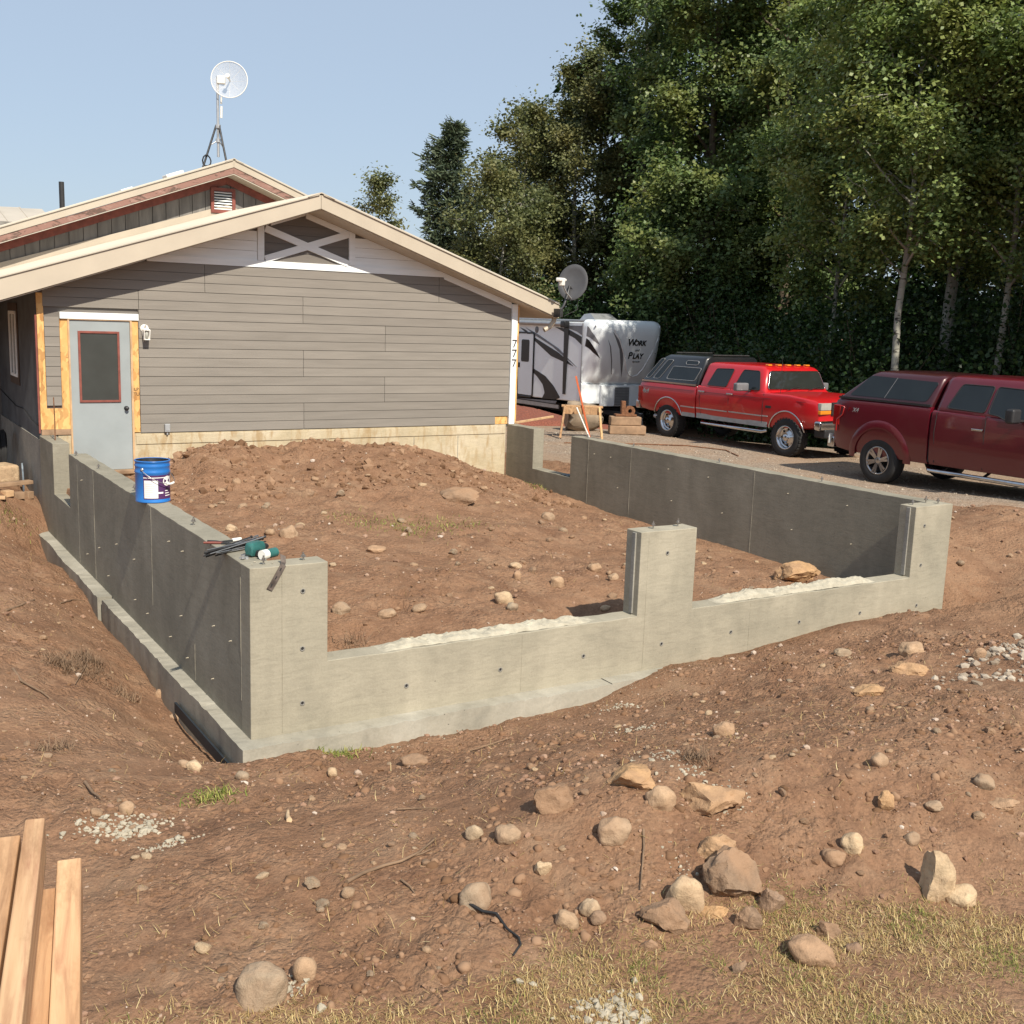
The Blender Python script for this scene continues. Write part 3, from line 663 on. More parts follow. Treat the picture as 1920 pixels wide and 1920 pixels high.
# ------------------------------------------------------------------ house (front wing)
HY = FL
GZ = -1.0
hs = thing('house', (3.7, HY, GZ), 'low house with grey lap siding, tan metal gable roof and a plain grey door', 'house')
RIDGE = 3.72
def under(x): return 3.155-(.325 if x > RIDGE else .345)*abs(x-RIDGE)       # soffit underside along the wall
def yF(x): return HY-(.61-.075*abs(x-RIDGE))        # the gable overhang is deepest at the ridge
def clip_under(x0, x1, z0, z1, dz=0.0):
    # convex polygon of the rectangle below the soffit line
    poly = [(x0, z0), (x1, z0), (x1, z1), (x0, z1)]
    for sgn in (1, -1):
        out = []
        f = lambda p: (3.155+dz-(.325 if sgn > 0 else .345)*sgn*(p[0]-RIDGE))-p[1]
        for i in range(len(poly)):
            a, b = poly[i], poly[(i+1) % len(poly)]; fa, fb = f(a), f(b)
            if fa >= 0: out.append(a)
            if fa*fb < 0:
                t = fa/(fa-fb); out.append((a[0]+(b[0]-a[0])*t, a[1]+(b[1]-a[1])*t))
        poly = out
        if len(poly) < 3: return None
    return poly
# sheathing behind the siding (closed wall body)
MB().prism([(.03,-.05),(7.40,-.05),(7.40,under(7.40)),(RIDGE,3.155),(.03,under(.03))], 'y', HY+.02, HY+.12).build('wall', 'dark_siding', hs)
CH = .1297
rows = {0: [3.698], 1: [5.02], 2: [3.69], 3: [5.02], 4: [1.325, 3.682], 5: [2.234, 5.938]}
def lap(poly, mat='grey_siding', y0=0., name='siding_board', proud=.014, par=None):
    # a course whose lower edge stands proud of its upper edge
    zs = [p[1] for p in poly]; zl, zh = min(zs), max(zs); m = MB(); n = len(poly)
    def yy(z): return HY+y0-proud+(z-zl)/max(.01, CH)*.007
    fr = [(p[0], yy(p[1]), p[1]) for p in poly]; bk = [(p[0], HY+y0+.02, p[1]) for p in poly]
    m.add(fr+bk, [tuple(range(n))]+[(i, n+i, n+(i+1) % n, (i+1) % n) for i in range(n)])
    return m.build(name, mat, par or hs, fix=True)
G = .0028
for r in range(18):
    z0 = r*CH+.003; z1 = (r+1)*CH-.0015
    spans = [(1.318, 7.288)] if z0 < 1.50 else ([(1.318, 7.288)] if z0 < 1.6 else [(.105, 7.288)])
    if r == 11: spans = [(1.318, 7.288)]
    if r == 0: spans = [(1.318, 7.04)]
    for a, b in spans:
        cuts = [a]+[c for c in rows[r//3] if a < c < b]+[b]
        for c0, c1 in zip(cuts[:-1], cuts[1:]):
            p = clip_under(c0+G*(c0 != a), c1-G*(c1 != b), z0, z1-(0.0025 if r % 3 == 2 else 0), -.005)
            if p: lap(p)
for r in range(3, 12):     # narrow strip of boards left of the door
    p = [(.116, max(.36, r*CH+.003)), (.300, max(.36, r*CH+.003)), (.300, (r+1)*CH-.0015), (.116, (r+1)*CH-.0015)]
    lap(p)
# white gable boards and the crossed trim
for zz0, zz1 in ((2.43, 2.56), (2.56, 2.70), (2.70, 2.84)):
    for c0, c1 in ((1.2, 2.995), (4.50, 6.3)):
        p = clip_under(c0, c1, zz0+.002, zz1-.002, -.002)
        if p: lap(p, 'white_trim', .004, 'gable_board', .010)
for k in range(6):
    zz0 = 2.43+k*CH; p = clip_under(3.09, 4.42, zz0+.002, zz0+CH-.002, -.002)
    if p: lap(p, 'dark_siding', .006, 'gable_board', .006)
def flat(poly, d, name, mat, par=None, y=None, bev=.002): return MB().prism(poly, 'y', (HY-d) if y is None else y-d, HY+.015 if y is None else y).build(name, mat, par or hs, bevel=bev)
p = clip_under(1.45, 6.06, 2.336, 2.432, -.002); flat(p, .020, 'frieze_board', 'white_trim')
p = clip_under(3.0, 3.095, 2.434, 3.2, -.002); flat(p, .024, 'gable_trim', 'white_trim')
p = clip_under(4.405, 4.50, 2.434, 3.2, -.002); flat(p, .024, 'gable_trim', 'white_trim')
def brace(a, b, w, d, name='cross_brace'):
    ax = Vector((a[0], 0, a[1])); bx = Vector((b[0], 0, b[1])); t = (bx-ax).normalized(); nrm = Vector((-t.z, 0, t.x))*w/2
    q = [ax+nrm, ax-nrm, bx-nrm, bx+nrm]; flat([(v.x, v.z) for v in q], d, name, 'white_trim')
brace((3.11, 2.455), (4.395, 2.885), .098, .026); brace((3.11, 2.885), (4.395, 2.455), .098, .030)
# frieze strip under the right rake, and inside the apex
for x0, x1, w in ((6.02, 7.288, .10), (3.73, 4.405, .085)):
    flat([(x0, under(x0)-w), (x1, under(x1)-w), (x1, under(x1)-.003), (x0, under(x0)-.003)], .018, 'rake_board', 'white_trim')
flat([(3.2, under(3.2)-.05), (3.72, under(3.72)-.05), (3.72, under(3.72)-.003), (3.2, under(3.2)-.003)], .018, 'rake_board', 'white_trim')
# corner boards, sheathing strips, base
MB().box((7.345, HY-.012, .985), (.108, .06, 1.965)).build('corner_board', 'white_trim', hs, bevel=.003)
MB().box((7.423, HY+.012, .985), (.046, .05, 1.93)).build('sheathing_strip', 'osb', hs, bevel=.002)
MB().box((7.16, HY+.008, .06), (.24, .03, .118)).build('sheathing_strip', 'osb', hs)
osb_l = MB(); osb_l.prism([(.03,.075),(.405,.075),(.405,1.53),(.305,1.53),(.305,.352),(.112,.352),(.112,1.53),(.112,1.86),(.03,1.86)], 'y', HY-.004, HY+.02); osb_l.build('sheathing_strip', 'osb', hs)
MB().box((1.267, HY+.004, .77), (.085, .03, 1.52)).build('sheathing_strip', 'osb', hs)
MB().box((.22, HY+.01, .035), (.37, .05, .075)).build('sill_plate', 'weather_wood', hs, bevel=.004)
MB().box((.012, HY-.005, .80), (.022, .03, 1.55)).build('corner_strip', 'red_trim', hs, bevel=.002)
MB().prism([(.307,1.535),(1.316,1.535),(1.316,1.622),(.307,1.622)], 'y', HY-.034, HY+.02).build('door_head_trim', 'white_trim', hs, bevel=.003)
# stamped letters on the sheathing right of the door
for body, zc in (('LP', .60), ('TU', .535)):
    me = text_mesh(body, .062, .0008); me.materials.append(MATS['black_plastic']); o = bpy.data.objects.new('stamp', me); COL.objects.link(o)
    o.parent = hs; o.location = (1.268-3.7, -.0125, zc-GZ); o.rotation_euler = (rad(90), 0, 0)
# door
DZ0, DZ1 = -.50, 1.525
fr = MB(); fr.box((.412, HY-.002, (DZ0+DZ1)/2), (.022, .05, DZ1-DZ0)); fr.box((1.213, HY-.002, (DZ0+DZ1)/2), (.026, .05, DZ1-DZ0)); fr.box((.812, HY-.002, DZ1+.006), (.82, .05, .014))
door = MB().box((.811, HY+.015, (DZ0+DZ1)/2), (.776, .045, DZ1-DZ0-.006)).build('door', 'door_paint', hs, bevel=.003)
fr.build('door_jamb', 'raw_wood', door)
wf = MB()
for bx in (((.541, 0, .905), (.030, .95)), ((1.045, 0, .905), (.030, .95))): wf.box((bx[0][0], HY-.014, bx[0][2]), (bx[1][0], .022, bx[1][1]))
for z in (1.366, .444): wf.box((.793, HY-.014, z), (.474, .0215, .030))
wf.build('window_frame', 'red_trim', door, bevel=.002)
MB().box((.793, HY-.0095, .905), (.474, .006, .892)).build('window_pane', 'door_glass', door)
kb = MB(); Mk = Matrix.Translation((1.128, HY-.008, .345)) @ Matrix.Rotation(rad(90), 4, 'X')
kb.lathe([(.0001,.0),(.032,.0),(.032,.006),(.012,.01),(.011,.03),(.024,.036),(.028,.048),(.022,.06),(.0001,.064)], 16, Mk); kb.build('knob', 'dark_metal', door)
MB().box((.812, HY-.02, -.53), (.84, .12, .05)).build('threshold', 'weather_wood', door, bevel=.005)
dm = MB()
for k in range(12): 
    x = .66+R_.uniform(-.11, .11); dm.box((x, HY-.0095, DZ0+.012+R_.uniform(0, .02)), (R_.uniform(.02, .05), .004, R_.uniform(.012, .03)), None)
dm.build('rust_patch', 'rust', door)
# house number
for z in (1.335, 1.175, 1.015):
    m = MB(); x = 7.345; y = HY-.048
    m.prism([(x-.04, z+.058), (x+.042, z+.058), (x+.042, z+.046), (x-.004, z-.06), (x-.020, z-.06), (x+.026, z+.046), (x-.04, z+.046)], 'y', y-.008, y)
    m.build('house_number', 'black_plastic', hs)
# old foundation of the house
MB().prism([(.24,-1.35),(7.26,-1.35),(7.26,-.004),(.24,-.004)], 'y', HY+.0, HY+.2).build('house_foundation', 'old_concrete', hs, bevel=.004)
MB().prism([(1.25,-.16),(7.24,-.16),(7.24,-.03),(1.25,-.03)], 'y', HY-.012, HY-.002).build('foundation_ledge', 'old_concrete', hs, bevel=.004)
for x in (2.5, 4.1, 5.55, 6.35): MB().box((x, HY-.003, -.55), (.008, .006, .75)).build('form_seam', 'grey_concrete', hs)
# left side wall, foundation and window
MB().prism([(HY+.03,-.06),(HY+9,-.06),(HY+9,1.98),(HY+.03,1.98)], 'x', .022, .14).build('side_wall', 'blue_wall', hs)
MB().prism([(HY-.03,-1.3),(HY+9,-1.3),(HY+9,-.062),(HY-.03,-.062)], 'x', .006, .2).build('side_foundation', 'grey_concrete', hs)
win = MB()
for y in (10.25, 10.84): win.box((.008, y, 1.13), (.03, .05, .93))
win.box((.008, 10.545, 1.13), (.026, .035, .93))
for z in (.68, 1.58): win.box((.008, 10.545, z), (.028, .62, .045))
wo_ = win.build('window', 'white_trim', hs, bevel=.003)
MB().box((.016, 10.545, 1.13), (.01, .55, .86)).build('pane', 'window_glass', wo_)
tr = MB(); tr.box((.014, 10.545, 1.66), (.016, .86, .11)); tr.box((.014, 10.545, .60), (.016, .86, .11)); tr.box((.014, 10.15, 1.13), (.016, .1, .95)); tr.box((.014, 10.94, 1.13), (.016, .1, .95)); tr.build('window_trim', 'dark_trim', wo_, bevel=.003)
MB().tube([(.012, 13.0, .42), (.012, 11.6, .30), (.012, 10.6, .22), (.012, 9.8, .24), (.012, 9.2, .15), (.010, 8.65, .12)], .006, 6).build('wall_cable', 'black_rubber', hs)
# roof
YF = HY-.61; YB = 12.25; XL, XR = -1.25, 8.05
def zr(x): return 3.357-(.317 if x > RIDGE else .3217)*abs(x-RIDGE)
def slab(poly, ya, yb, name, mat, bev=0):
    # poly in (x, z); ya, yb give the near and far y for each x
    n = len(poly); a = [(p[0], ya(p[0]), p[1]) for p in poly]; b = [(p[0], yb(p[0]), p[1]) for p in poly]
    return MB().add(a+b, [tuple(range(n)), tuple(range(2*n-1, n-1, -1))]+[(i, n+i, n+(i+1) % n, (i+1) % n) for i in range(n)]).build(name, mat, hs, fix=True, bevel=bev)
for pts in ([(RIDGE+.002, 3.357), (XR, zr(XR)), (XR, 1.765), (RIDGE+.002, 3.164)], [(RIDGE-.002, 3.357), (RIDGE-.002, 3.164), (XL, 3.164-.342*(RIDGE-XL)), (XL, zr(XL))]):
    slab(pts, yF, lambda x: yF(x)+.03, 'fascia', 'tan_metal', .004)
for a, b in ((RIDGE, XR-.02), (XL+.02, RIDGE)):
    slab([(a, under(a)), (b, under(b)), (b, under(b)+.014), (a, under(a)+.014)], lambda x: yF(x)+.032, lambda x: HY+.2, 'soffit', 'tan_soffit')
for a, b in ((7.42, XR-.02), (XL+.02, -.02)):
    slab([(a, under(a)), (b, under(b)), (b, under(b)+.014), (a, under(a)+.014)], lambda x: HY+.202, lambda x: 17.5, 'soffit', 'tan_soffit')
npan = 12; pw = (YB-YF+5.2)/npan
for side, xe in ((1, XR), (-1, XL)):
    for k in range(npan):
        y0 = YF-.02+k*pw; y1 = y0+pw-.004; x0 = RIDGE+side*.03; y0e = yF(xe)-.02 if k == 0 else y0
        m = MB()
        za, zb = zr(x0)+.012, zr(xe)+.012
        m.add([(x0, y0, za), (x0, y1, za), (xe, y1, zb), (xe, y0e, zb), (x0, y0, za-.012), (x0, y1, za-.012), (xe, y1, zb-.012), (xe, y0e, zb-.012)],
              [(0,1,2,3), (7,6,5,4), (0,4,5,1), (1,5,6,2), (2,6,7,3), (3,7,4,0)])
        for rr in (.02, .35, .68):
            yr = y0+rr*pw; w = .016; h = .02; ye = y0e+.02 if (k == 0 and rr < .1) else max(yr, y0e+.02)
            m.add([(x0, yr-w, za+.001), (x0, yr, za+h), (x0, yr+w, za+.001), (xe, ye-w, zb+.001), (xe, ye, zb+h), (xe, ye+w, zb+.001)], [(0,1,4,3), (1,2,5,4), (0,2,1), (3,4,5)])
        m.build('roof_panel', 'roof_metal', hs, fix=True)
MB().prism([(RIDGE-.2, 3.357-.2*.32+.02), (RIDGE, 3.388), (RIDGE+.2, 3.357-.2*.334+.02), (RIDGE+.2, 3.357-.2*.334+.012), (RIDGE, 3.372), (RIDGE-.2, 3.357-.2*.32+.012)], 'y', YF-.02, YB-.1).build('ridge_cap', 'roof_metal', hs)
yg = yF(XR)
MB().box((XR+.05, (yg+17)/2, zr(XR)-.10), (.11, 17-yg-.1, .12)).build('gutter', 'tan_metal', hs, bevel=.01)
MB().tube([(XR+.0, yg+.12, zr(XR)-.16), (XR-.02, yg+.12, zr(XR)-.27), (XR-.10, yg+.12, zr(XR)-.37), (XR-.20, yg+.13, zr(XR)-.42)], .04, 8).build('downspout', 'tan_metal', hs)

# ------------------------------------------------------------------ rear wing with the weathered gable
rw = thing('rear_house', (3.7, 12.2, GZ), 'taller older house wing with weathered grey boards and peeling red rake trim', 'house')
YW = 12.2; RX = 3.72; RP = 4.20; S2 = .372; YR0 = 11.78
def z2(x): return RP-S2*abs(x-RX)
def base2(x): return zr(x)+.10 if x < XR else 1.9
MB().prism([(-5, z2(-5)-.234), (RX, RP-.234), (8.2, z2(8.2)-.234), (8.2, -1), (-5, -1)], 'y', YW+.03, YW+.15).build('wall', 'dark_siding', rw)
x = -4.2; k = 0
while x < 7.9:
    x1 = x+.222; xa, xb = x+.005, x1-.005
    zb = min(z2(xa), z2(xb))-.34
    if zb > base2(xa)+.02:
        MB().prism([(xa, base2(xa)-.10), (xb, base2(xb)-.10), (xb, z2(xb)-.335), (xa, z2(xa)-.335)], 'y', YW+R_.uniform(0, .004), YW+.03).build('siding_board', 'old_boards', rw)
    x = x1
def rake(w0, w1, ya, yb, mat, name, xl=-5, xr=8.2, b=.004):
    MB().prism([(RX, RP-w0), (xr, z2(xr)-w0), (xr, z2(xr)-w1), (RX, RP-w1)], 'y', ya, yb).build(name, mat, rw, bevel=b)
    MB().prism([(RX-.001, RP-w0), (RX-.001, RP-w1), (xl, z2(xl)-w1), (xl, z2(xl)-w0)], 'y', ya, yb).build(name, mat, rw, bevel=b)
rake(0, .115, YR0, YR0+.03, 'tan_metal', 'fascia')
rake(.117, .215, YR0+.012, YR0+.04, 'peeling_red_paint', 'rake_board')
rake(.216, .232, YR0+.02, YW+.05, 'tan_soffit', 'soffit', b=0)
rake(.233, .36, YW-.022, YW+.0, 'red_trim', 'rake_trim')
for side in (1, -1):
    xe = RX+side*(4.5 if side > 0 else 8.7); n = 9; y0 = YR0-.02; pw = .95
    for k in range(n):
        ya = y0+k*pw; yb = ya+pw-.004; x0 = RX+side*.02; m = MB(); za, zb = z2(x0)+.014, z2(xe)+.014
        m.add([(x0, ya, za), (x0, yb, za), (xe, yb, zb), (xe, ya, zb), (x0, ya, za-.013), (x0, yb, za-.013), (xe, yb, zb-.013), (xe, ya, zb-.013)], [(0,1,2,3), (7,6,5,4), (0,4,5,1), (1,5,6,2), (2,6,7,3), (3,7,4,0)])
        for rr in (.02, .35, .68):
            yr = ya+rr*pw; w = .016; h = .02
            m.add([(x0, yr-w, za+.001), (x0, yr, za+h), (x0, yr+w, za+.001), (xe, yr-w, zb+.001), (xe, yr, zb+h), (xe, yr+w, zb+.001)], [(0,1,4,3), (1,2,5,4), (0,2,1), (3,4,5)])
        m.build('roof_panel', 'roof_metal', rw, fix=True)
MB().prism([(RX-.16, RP-.045), (RX, RP+.034), (RX+.16, RP-.045), (RX+.16, RP-.053), (RX, RP+.018), (RX-.16, RP-.053)], 'y', YR0-.02, YR0+8.5).build('ridge_cap', 'roof_metal', rw)
# flashing between the lower roof and this wall
MB().prism([(XL, zr(XL)+.015), (RX, 3.372), (RX, 3.50), (XL, zr(XL)+.14)], 'y', YW-.03, YW-.012).build('flashing', 'tan_metal', rw)
MB().prism([(RX, 3.372), (XR, zr(XR)+.015), (XR, zr(XR)+.12), (RX, 3.50)], 'y', YW-.03, YW-.012).build('flashing', 'tan_metal', rw)
# louvre vent
vf = MB(); cx, cz = 3.645, 3.56
for dx in (-.185, .185): vf.box((cx+dx, YW-.03, cz), (.055, .05, .42))
for dz in (-.185, .185): vf.box((cx, YW-.03, cz+dz), (.32, .049, .055))
vent = vf.build('vent', 'red_trim', rw, bevel=.003)
for k in range(7): MB().box((cx, YW-.028, cz-.138+k*.046), (.31, .034, .007), Matrix.Rotation(rad(38), 3, 'X')).build('slat', 'white_trim', vent)
MB().box((cx, YW-.006, cz), (.31, .006, .32)).build('vent_backing', 'black_rubber', vent)
# pipes and vents on this roof
MB().tube([(1.36, 14, 3.2), (1.36, 14, 3.82)], .045, 12).build('vent_pipe', 'black_plastic', rw)
MB().box((3.30, 14, 4.11), (.34, .3, .09), Matrix.Rotation(-.355, 3, 'Y')).build('roof_vent', 'white_plastic', rw, bevel=.02)
MB().box((2.45, 14, 3.78), (.22, .2, .05), Matrix.Rotation(-.355, 3, 'Y')).build('roof_vent', 'white_plastic', rw, bevel=.015)
fr_ = thing('far_roof', (0, 22, GZ), 'low tan metal roof edge showing behind the rear house at the left', 'roof')
for k in range(9):
    x0 = -2.2+k*.52; MB().add([(x0, 20.0, 3.25), (x0+.515, 20.0, 3.25+.01), (x0+.515, 23, 4.02), (x0, 23, 4.0), (x0, 20, 3.22), (x0+.515, 20, 3.23), (x0+.515, 23, 3.99), (x0, 23, 3.97)], [(0,1,2,3), (7,6,5,4), (0,4,5,1), (1,5,6,2), (2,6,7,3), (3,7,4,0)]).build('roof_panel', 'roof_metal', fr_, fix=True)
    MB().bar((x0, 20, 3.265), (x0, 23, 4.015), .03, .03).build('rib', 'roof_metal', fr_)
MB().box((.2, 21.9, 1.3), (4.6, 2.8, 4.4)).build('wall', 'old_boards', fr_)

# ------------------------------------------------------------------ pickups
def roundpoly(pts, r=.05, n=4):
    out = []; L = len(pts)
    for i in range(L):
        p0, p, p1 = Vector(pts[i-1]), Vector(pts[i]), Vector(pts[(i+1) % L])
        a = (p0-p); b = (p1-p); ra = min(r, a.length*.45); rb = min(r, b.length*.45)
        A = p+a.normalized()*ra; B = p+b.normalized()*rb
        for k in range(n+1):
            t = k/n; q = (1-t)**2*A+2*t*(1-t)*p+t*t*B; out.append((q.x, q.y))
    return out
def section(x, w, zb, zt, shoulder=.05, bulge=.02):
    h = zt-zb
    half = [(0, zb), (w*.80, zb), (w*.94, zb+.02), (w*.975, zb+.12*h), (w*.992, zb+.35*h), (w, zb+.62*h), (w*.992, zb+.78*h), (w*.988, zt-.09), (w*.972, zt-.03), (w*.945, zt-.006), (w*.88, zt), (0, zt+bulge)]
    pts = [(x, -p[0], p[1]) for p in half]+[(x, p[0], p[1]) for p in reversed(half[1:-1])]
    return pts
def body_loft(stations, wells, name, mat, parent):
    m = MB().loft([section(*s) for s in stations]); o = m.build(name, mat, parent, fix=True)
    o.data.materials.append(MATS['black_rubber'])
    bpy.context.view_layer.update()
    for (cx, cz, r) in wells:
        for sg in (-1, 1):
            M = Matrix.Translation((cx, sg*1.02, cz)) @ Matrix.Rotation(rad(90), 4, 'X')
            c = MB(); c.lathe([(r, -.36), (r, .36)], 40, M); c.add([M @ Vector((r*math.cos(2*math.pi*k/40), r*math.sin(2*math.pi*k/40), -.36)) for k in range(40)], [tuple(range(39, -1, -1))]); c.add([M @ Vector((r*math.cos(2*math.pi*k/40), r*math.sin(2*math.pi*k/40), .36)) for k in range(40)], [tuple(range(40))])
            co = c.build('cutter', 'black_rubber', None, fix=True)
            b = o.modifiers.new('b', 'BOOLEAN'); b.operation = 'DIFFERENCE'; b.solver = 'EXACT'; b.object = co
            dg = bpy.context.evaluated_depsgraph_get(); me = bpy.data.meshes.new_from_object(o.evaluated_get(dg))
            o.modifiers.remove(b); o.data = me; bpy.data.objects.remove(co)
    me = o.data
    for p in me.polygons:
        c = p.center
        for (cx, cz, r) in wells:
            d = math.hypot(c.x-cx, c.z-cz)
            if d < r+.01 and abs(p.normal.y) < .98 and (Vector((cx-c.x, 0, cz-c.z)).normalized().dot(p.normal) > .6) or (d < r-.01 and abs(c.y) < .72): p.material_index = 1
    for p in me.polygons: p.use_smooth = True
    me.set_sharp_from_angle(angle=rad(28)); me.name = name
    return o
def house_of_glass(rings, name, mat, parent):
    # rings: (z, rear x, front x, half width, corner radius)
    secs = []
    for z, xr, xf, w, r in rings:
        q = roundpoly([(xr, -w), (xf, -w), (xf, w), (xr, w)], r, 3); secs.append([(p[0], p[1], z) for p in q])
    return MB().loft(secs).build(name, mat, parent, fix=True, auto=40)
def side_panel(poly, yf, off, thick, name, mat, parent, both=True, r=.05):
    obs = []
    q = roundpoly(poly, r) if r else poly
    for sg in ((-1, 1) if both else (-1,)):
        m = MB(); n = len(q)
        a = [(p[0], sg*(yf(p[0], p[1])+off), p[1]) for p in q]; b = [(p[0], sg*(yf(p[0], p[1])+off-thick), p[1]) for p in q]
        m.add(a+b, [tuple(range(n))]+[(i, (i+1) % n, n+(i+1) % n, n+i) for i in range(n)])
        obs.append(m.build(name, mat, parent, fix=True))
    return obs
def outline(poly, yf, off, w, name, mat, parent, r=.05, both=True, rad_=.006):
    q = roundpoly(poly, r) if r else poly
    for sg in ((-1, 1) if both else (-1,)):
        MB().tube([(p[0], sg*(yf(p[0], p[1])+off), p[1]) for p in q+[q[0]]], w, 5, cap=False).build(name, mat, parent)
def make_wheel(R, w, style, root, x, y, z):
    M = Matrix.Rotation(rad(90), 4, 'X')   # z axis -> -y : outer face towards -y
    t = MB(); prof = [(R*.60, -w*.46), (R*.70, -w*.5), (R*.86, -w*.5), (R*.96, -w*.44), (R*.992, -w*.30), (R, -w*.12), (R, w*.12), (R*.992, w*.30), (R*.96, w*.44), (R*.86, w*.5), (R*.70, w*.5), (R*.60, w*.46)]
    t.lathe(prof, 40, M)
    nl = 30
    for k in range(nl if style != 'spoke' else 0):
        for sd, dz in ((-1, 0), (1, .5)):
            a = 2*math.pi*(k+dz)/nl; c = M @ Vector((math.cos(a)*R*.995, math.sin(a)*R*.995, sd*w*.31))
            t.box(c, (R*.02+.010, w*.30, R*.12), M.to_3x3() @ Matrix.Rotation(a, 3, 'Z') @ Matrix(((1,0,0),(0,0,1),(0,1,0))))
    wh = t.build('wheel', 'black_rubber', root); wh.location = (x, y, z)
    rm = MB(); rr = R*.615
    if style == 'spoke':
        rm.lathe([(rr, -w*.46), (rr, w*.40), (rr*.97, w*.475), (rr*.90, w*.46), (rr*.86, w*.30), (rr*.85, -w*.3)], 40, M)
        for k in range(6):
            a = 2*math.pi*k/6+.26
            for da, in ((-.13,), (.13,)):
                p0 = M @ Vector((math.cos(a+da*1.2)*rr*.24, math.sin(a+da*1.2)*rr*.24, w*.34)); p1 = M @ Vector((math.cos(a+da)*rr*.90, math.sin(a+da)*rr*.90, w*.40))
                rm.bar(p0, p1, .04, .05, up=(0, 1, 0))
        rm.lathe([(.0001, w*.43), (rr*.17, w*.43), (rr*.27, w*.39), (rr*.30, w*.25)], 20, M)
        r_ = rm.build('rim', 'alloy', wh)
        MB().lathe([(rr*.9, -w*.05), (.0001, -w*.05)], 24, M).build('brake', 'dark_metal', wh)
    else:
        rm.lathe([(rr, -w*.46), (rr, w*.40), (rr*.98, w*.48), (rr*.90, w*.45), (rr*.86, w*.20), (rr*.80, w*.10), (rr*.55, w*.14), (rr*.42, w*.26), (rr*.34, w*.27), (rr*.30, w*.40), (rr*.24, w*.47), (.0001, w*.48)], 40, M)
        r_ = rm.build('rim', 'chrome', wh)
        for k in range(8):
            a = 2*math.pi*k/8; c = M @ Vector((math.cos(a)*rr*.68, math.sin(a)*rr*.68, w*.135)); Mh = Matrix.Translation(c) @ M
            MB().lathe([(rr*.085, .0), (rr*.085, .006), (.0001, .006)], 10, Mh).build('vent_hole', 'black_rubber', r_)
    return wh
def truck(cfg, loc):
    t = thing(cfg['name'], loc, cfg['label'], 'pickup truck', rz=rad(-90), absolute=False)
    W = cfg['w']; P = cfg['paint']; wb = cfg['wb']; R = cfg['R']; z0 = cfg['zb']
    bz = cfg['bedz']; be = cfg['tail']; bf = cfg['bedf']
    wr = cfg['well']
    bed = body_loft([(be+.02, W*.97, z0+.12, bz-.03, .05, 0), (be+.09, W*.99, z0+.06, bz, .05, 0), (be+.4, W, z0+.02, bz+.006, .05, 0), (0, W, z0, bz+.01, .05, 0), (bf-.4, W, z0, bz+.006, .05, 0), (bf, W, z0, bz, .05, 0)], [(0, R+.02, wr)], 'bed', P, t)
    bl = cfg['belt']; hf = cfg['hood']; nf = cfg['nose']; cr = cfg['cabrear']; ab = cfg['abase']
    cab = body_loft([(cr, W*.995, z0, bl, .05, 0), (cr+.5, W, z0, bl, .05, 0), (ab-.5, W, z0, bl-.01, .05, 0), (ab, W*.995, z0, bl-.015, .05, .02), (wb, W*.985, z0+.03, hf+.06, .05, .05), (nf-.35, W*.96, z0+.06, hf+.02, .05, .04), (nf-.1, W*.925, z0+.10, hf-.01, .05, .03), (nf, W*.88, z0+.13, hf-.06, .05, .02)], [(wb, R+.02, wr)], 'cab', P, t)
    MB().box((wb*.5, 0, z0+.12), (nf-be-.5, 1.2, .30)).build('chassis', 'black_rubber', t)
    MB().box(((bf+cr)/2, 0, (z0+bl)/2), (cr-bf+.02, W*1.9, bl-z0-.1)).build('cab_gap', 'black_rubber', t)
    for x, rz_ in ((0, 1), (wb, 1)):
        for sg in (-1, 1):
            wh = make_wheel(R, cfg['tw'], cfg['wheel'], t, x, sg*(W-.14), R-.012)
            if sg > 0: wh.rotation_euler = (0, 0, math.pi)
    # greenhouse
    rt = cfg['roof']; gw0 = cfg['gw0']; gw1 = cfg['gw1']; rx0, rx1 = cfg['roofx']
    gh = house_of_glass([(bl-.03, cr+.02, ab+.12, gw0, .10), (bl+.02, cr+.02, ab+.03, gw0, .10), ((bl+.02+rt-.10)/2, cr+.04, (ab+rx1)/2+.065, (gw0+gw1+.012)/2, .10), (rt-.10, cr+.06, rx1+.10, gw1+.012, .12), (rt-.045, cr+.08, rx1+.03, gw1-.015, .14), (rt-.012, cr+.13, rx1-.06, gw1-.09, .16), (rt, cr+.25, rx1-.22, gw1-.26, .2)], 'cab_roof', P, t)
    def yf(x, z):
        tt = (z-bl-.02)/(rt-.12-bl); return gw0+(gw1+.012-gw0)*tt
    for poly in cfg['wins']:
        for o in side_panel(poly, yf, .010, .03, 'side_window', 'car_glass', t, r=.05): pass
    if cfg.get('winline'):
        for poly in cfg['wins']: outline(poly, yf, .009, .009, 'window_seal', 'black_rubber', t)
    # windscreen and rear window
    zc0, zc1 = bl+.05, rt-.11
    def wx(z): tt = (z-bl)/(rt-.10-bl); return ab+.035+(rx1+.11-ab-.03)*tt
    q = [(-gw0+.10, zc0), (gw0-.10, zc0), (gw1-.07, zc1), (-gw1+.07, zc1)]; q = roundpoly(q, .07); n = len(q)
    MB().add([(wx(p[1])+.016, p[0], p[1]) for p in q]+[(wx(p[1])-.03, p[0], p[1]) for p in q], [tuple(range(n))]+[(i, (i+1) % n, n+(i+1) % n, n+i) for i in range(n)]).build('windscreen', 'clear_windshield', t, fix=True)
    if cfg.get('chrome_screen'): MB().tube([(wx(p[1])+.018, p[0], p[1]) for p in q+[q[0]]], .010, 6, cap=False).build('windscreen_trim', 'chrome', t)
    for sg in (-.35, .3): MB().tube([(wx(zc0)+.06, sg, zc0-.02), (wx(zc0+.1)+.03, sg+.45, zc0+.06)], .007, 5).build('wiper', 'black_plastic', t)
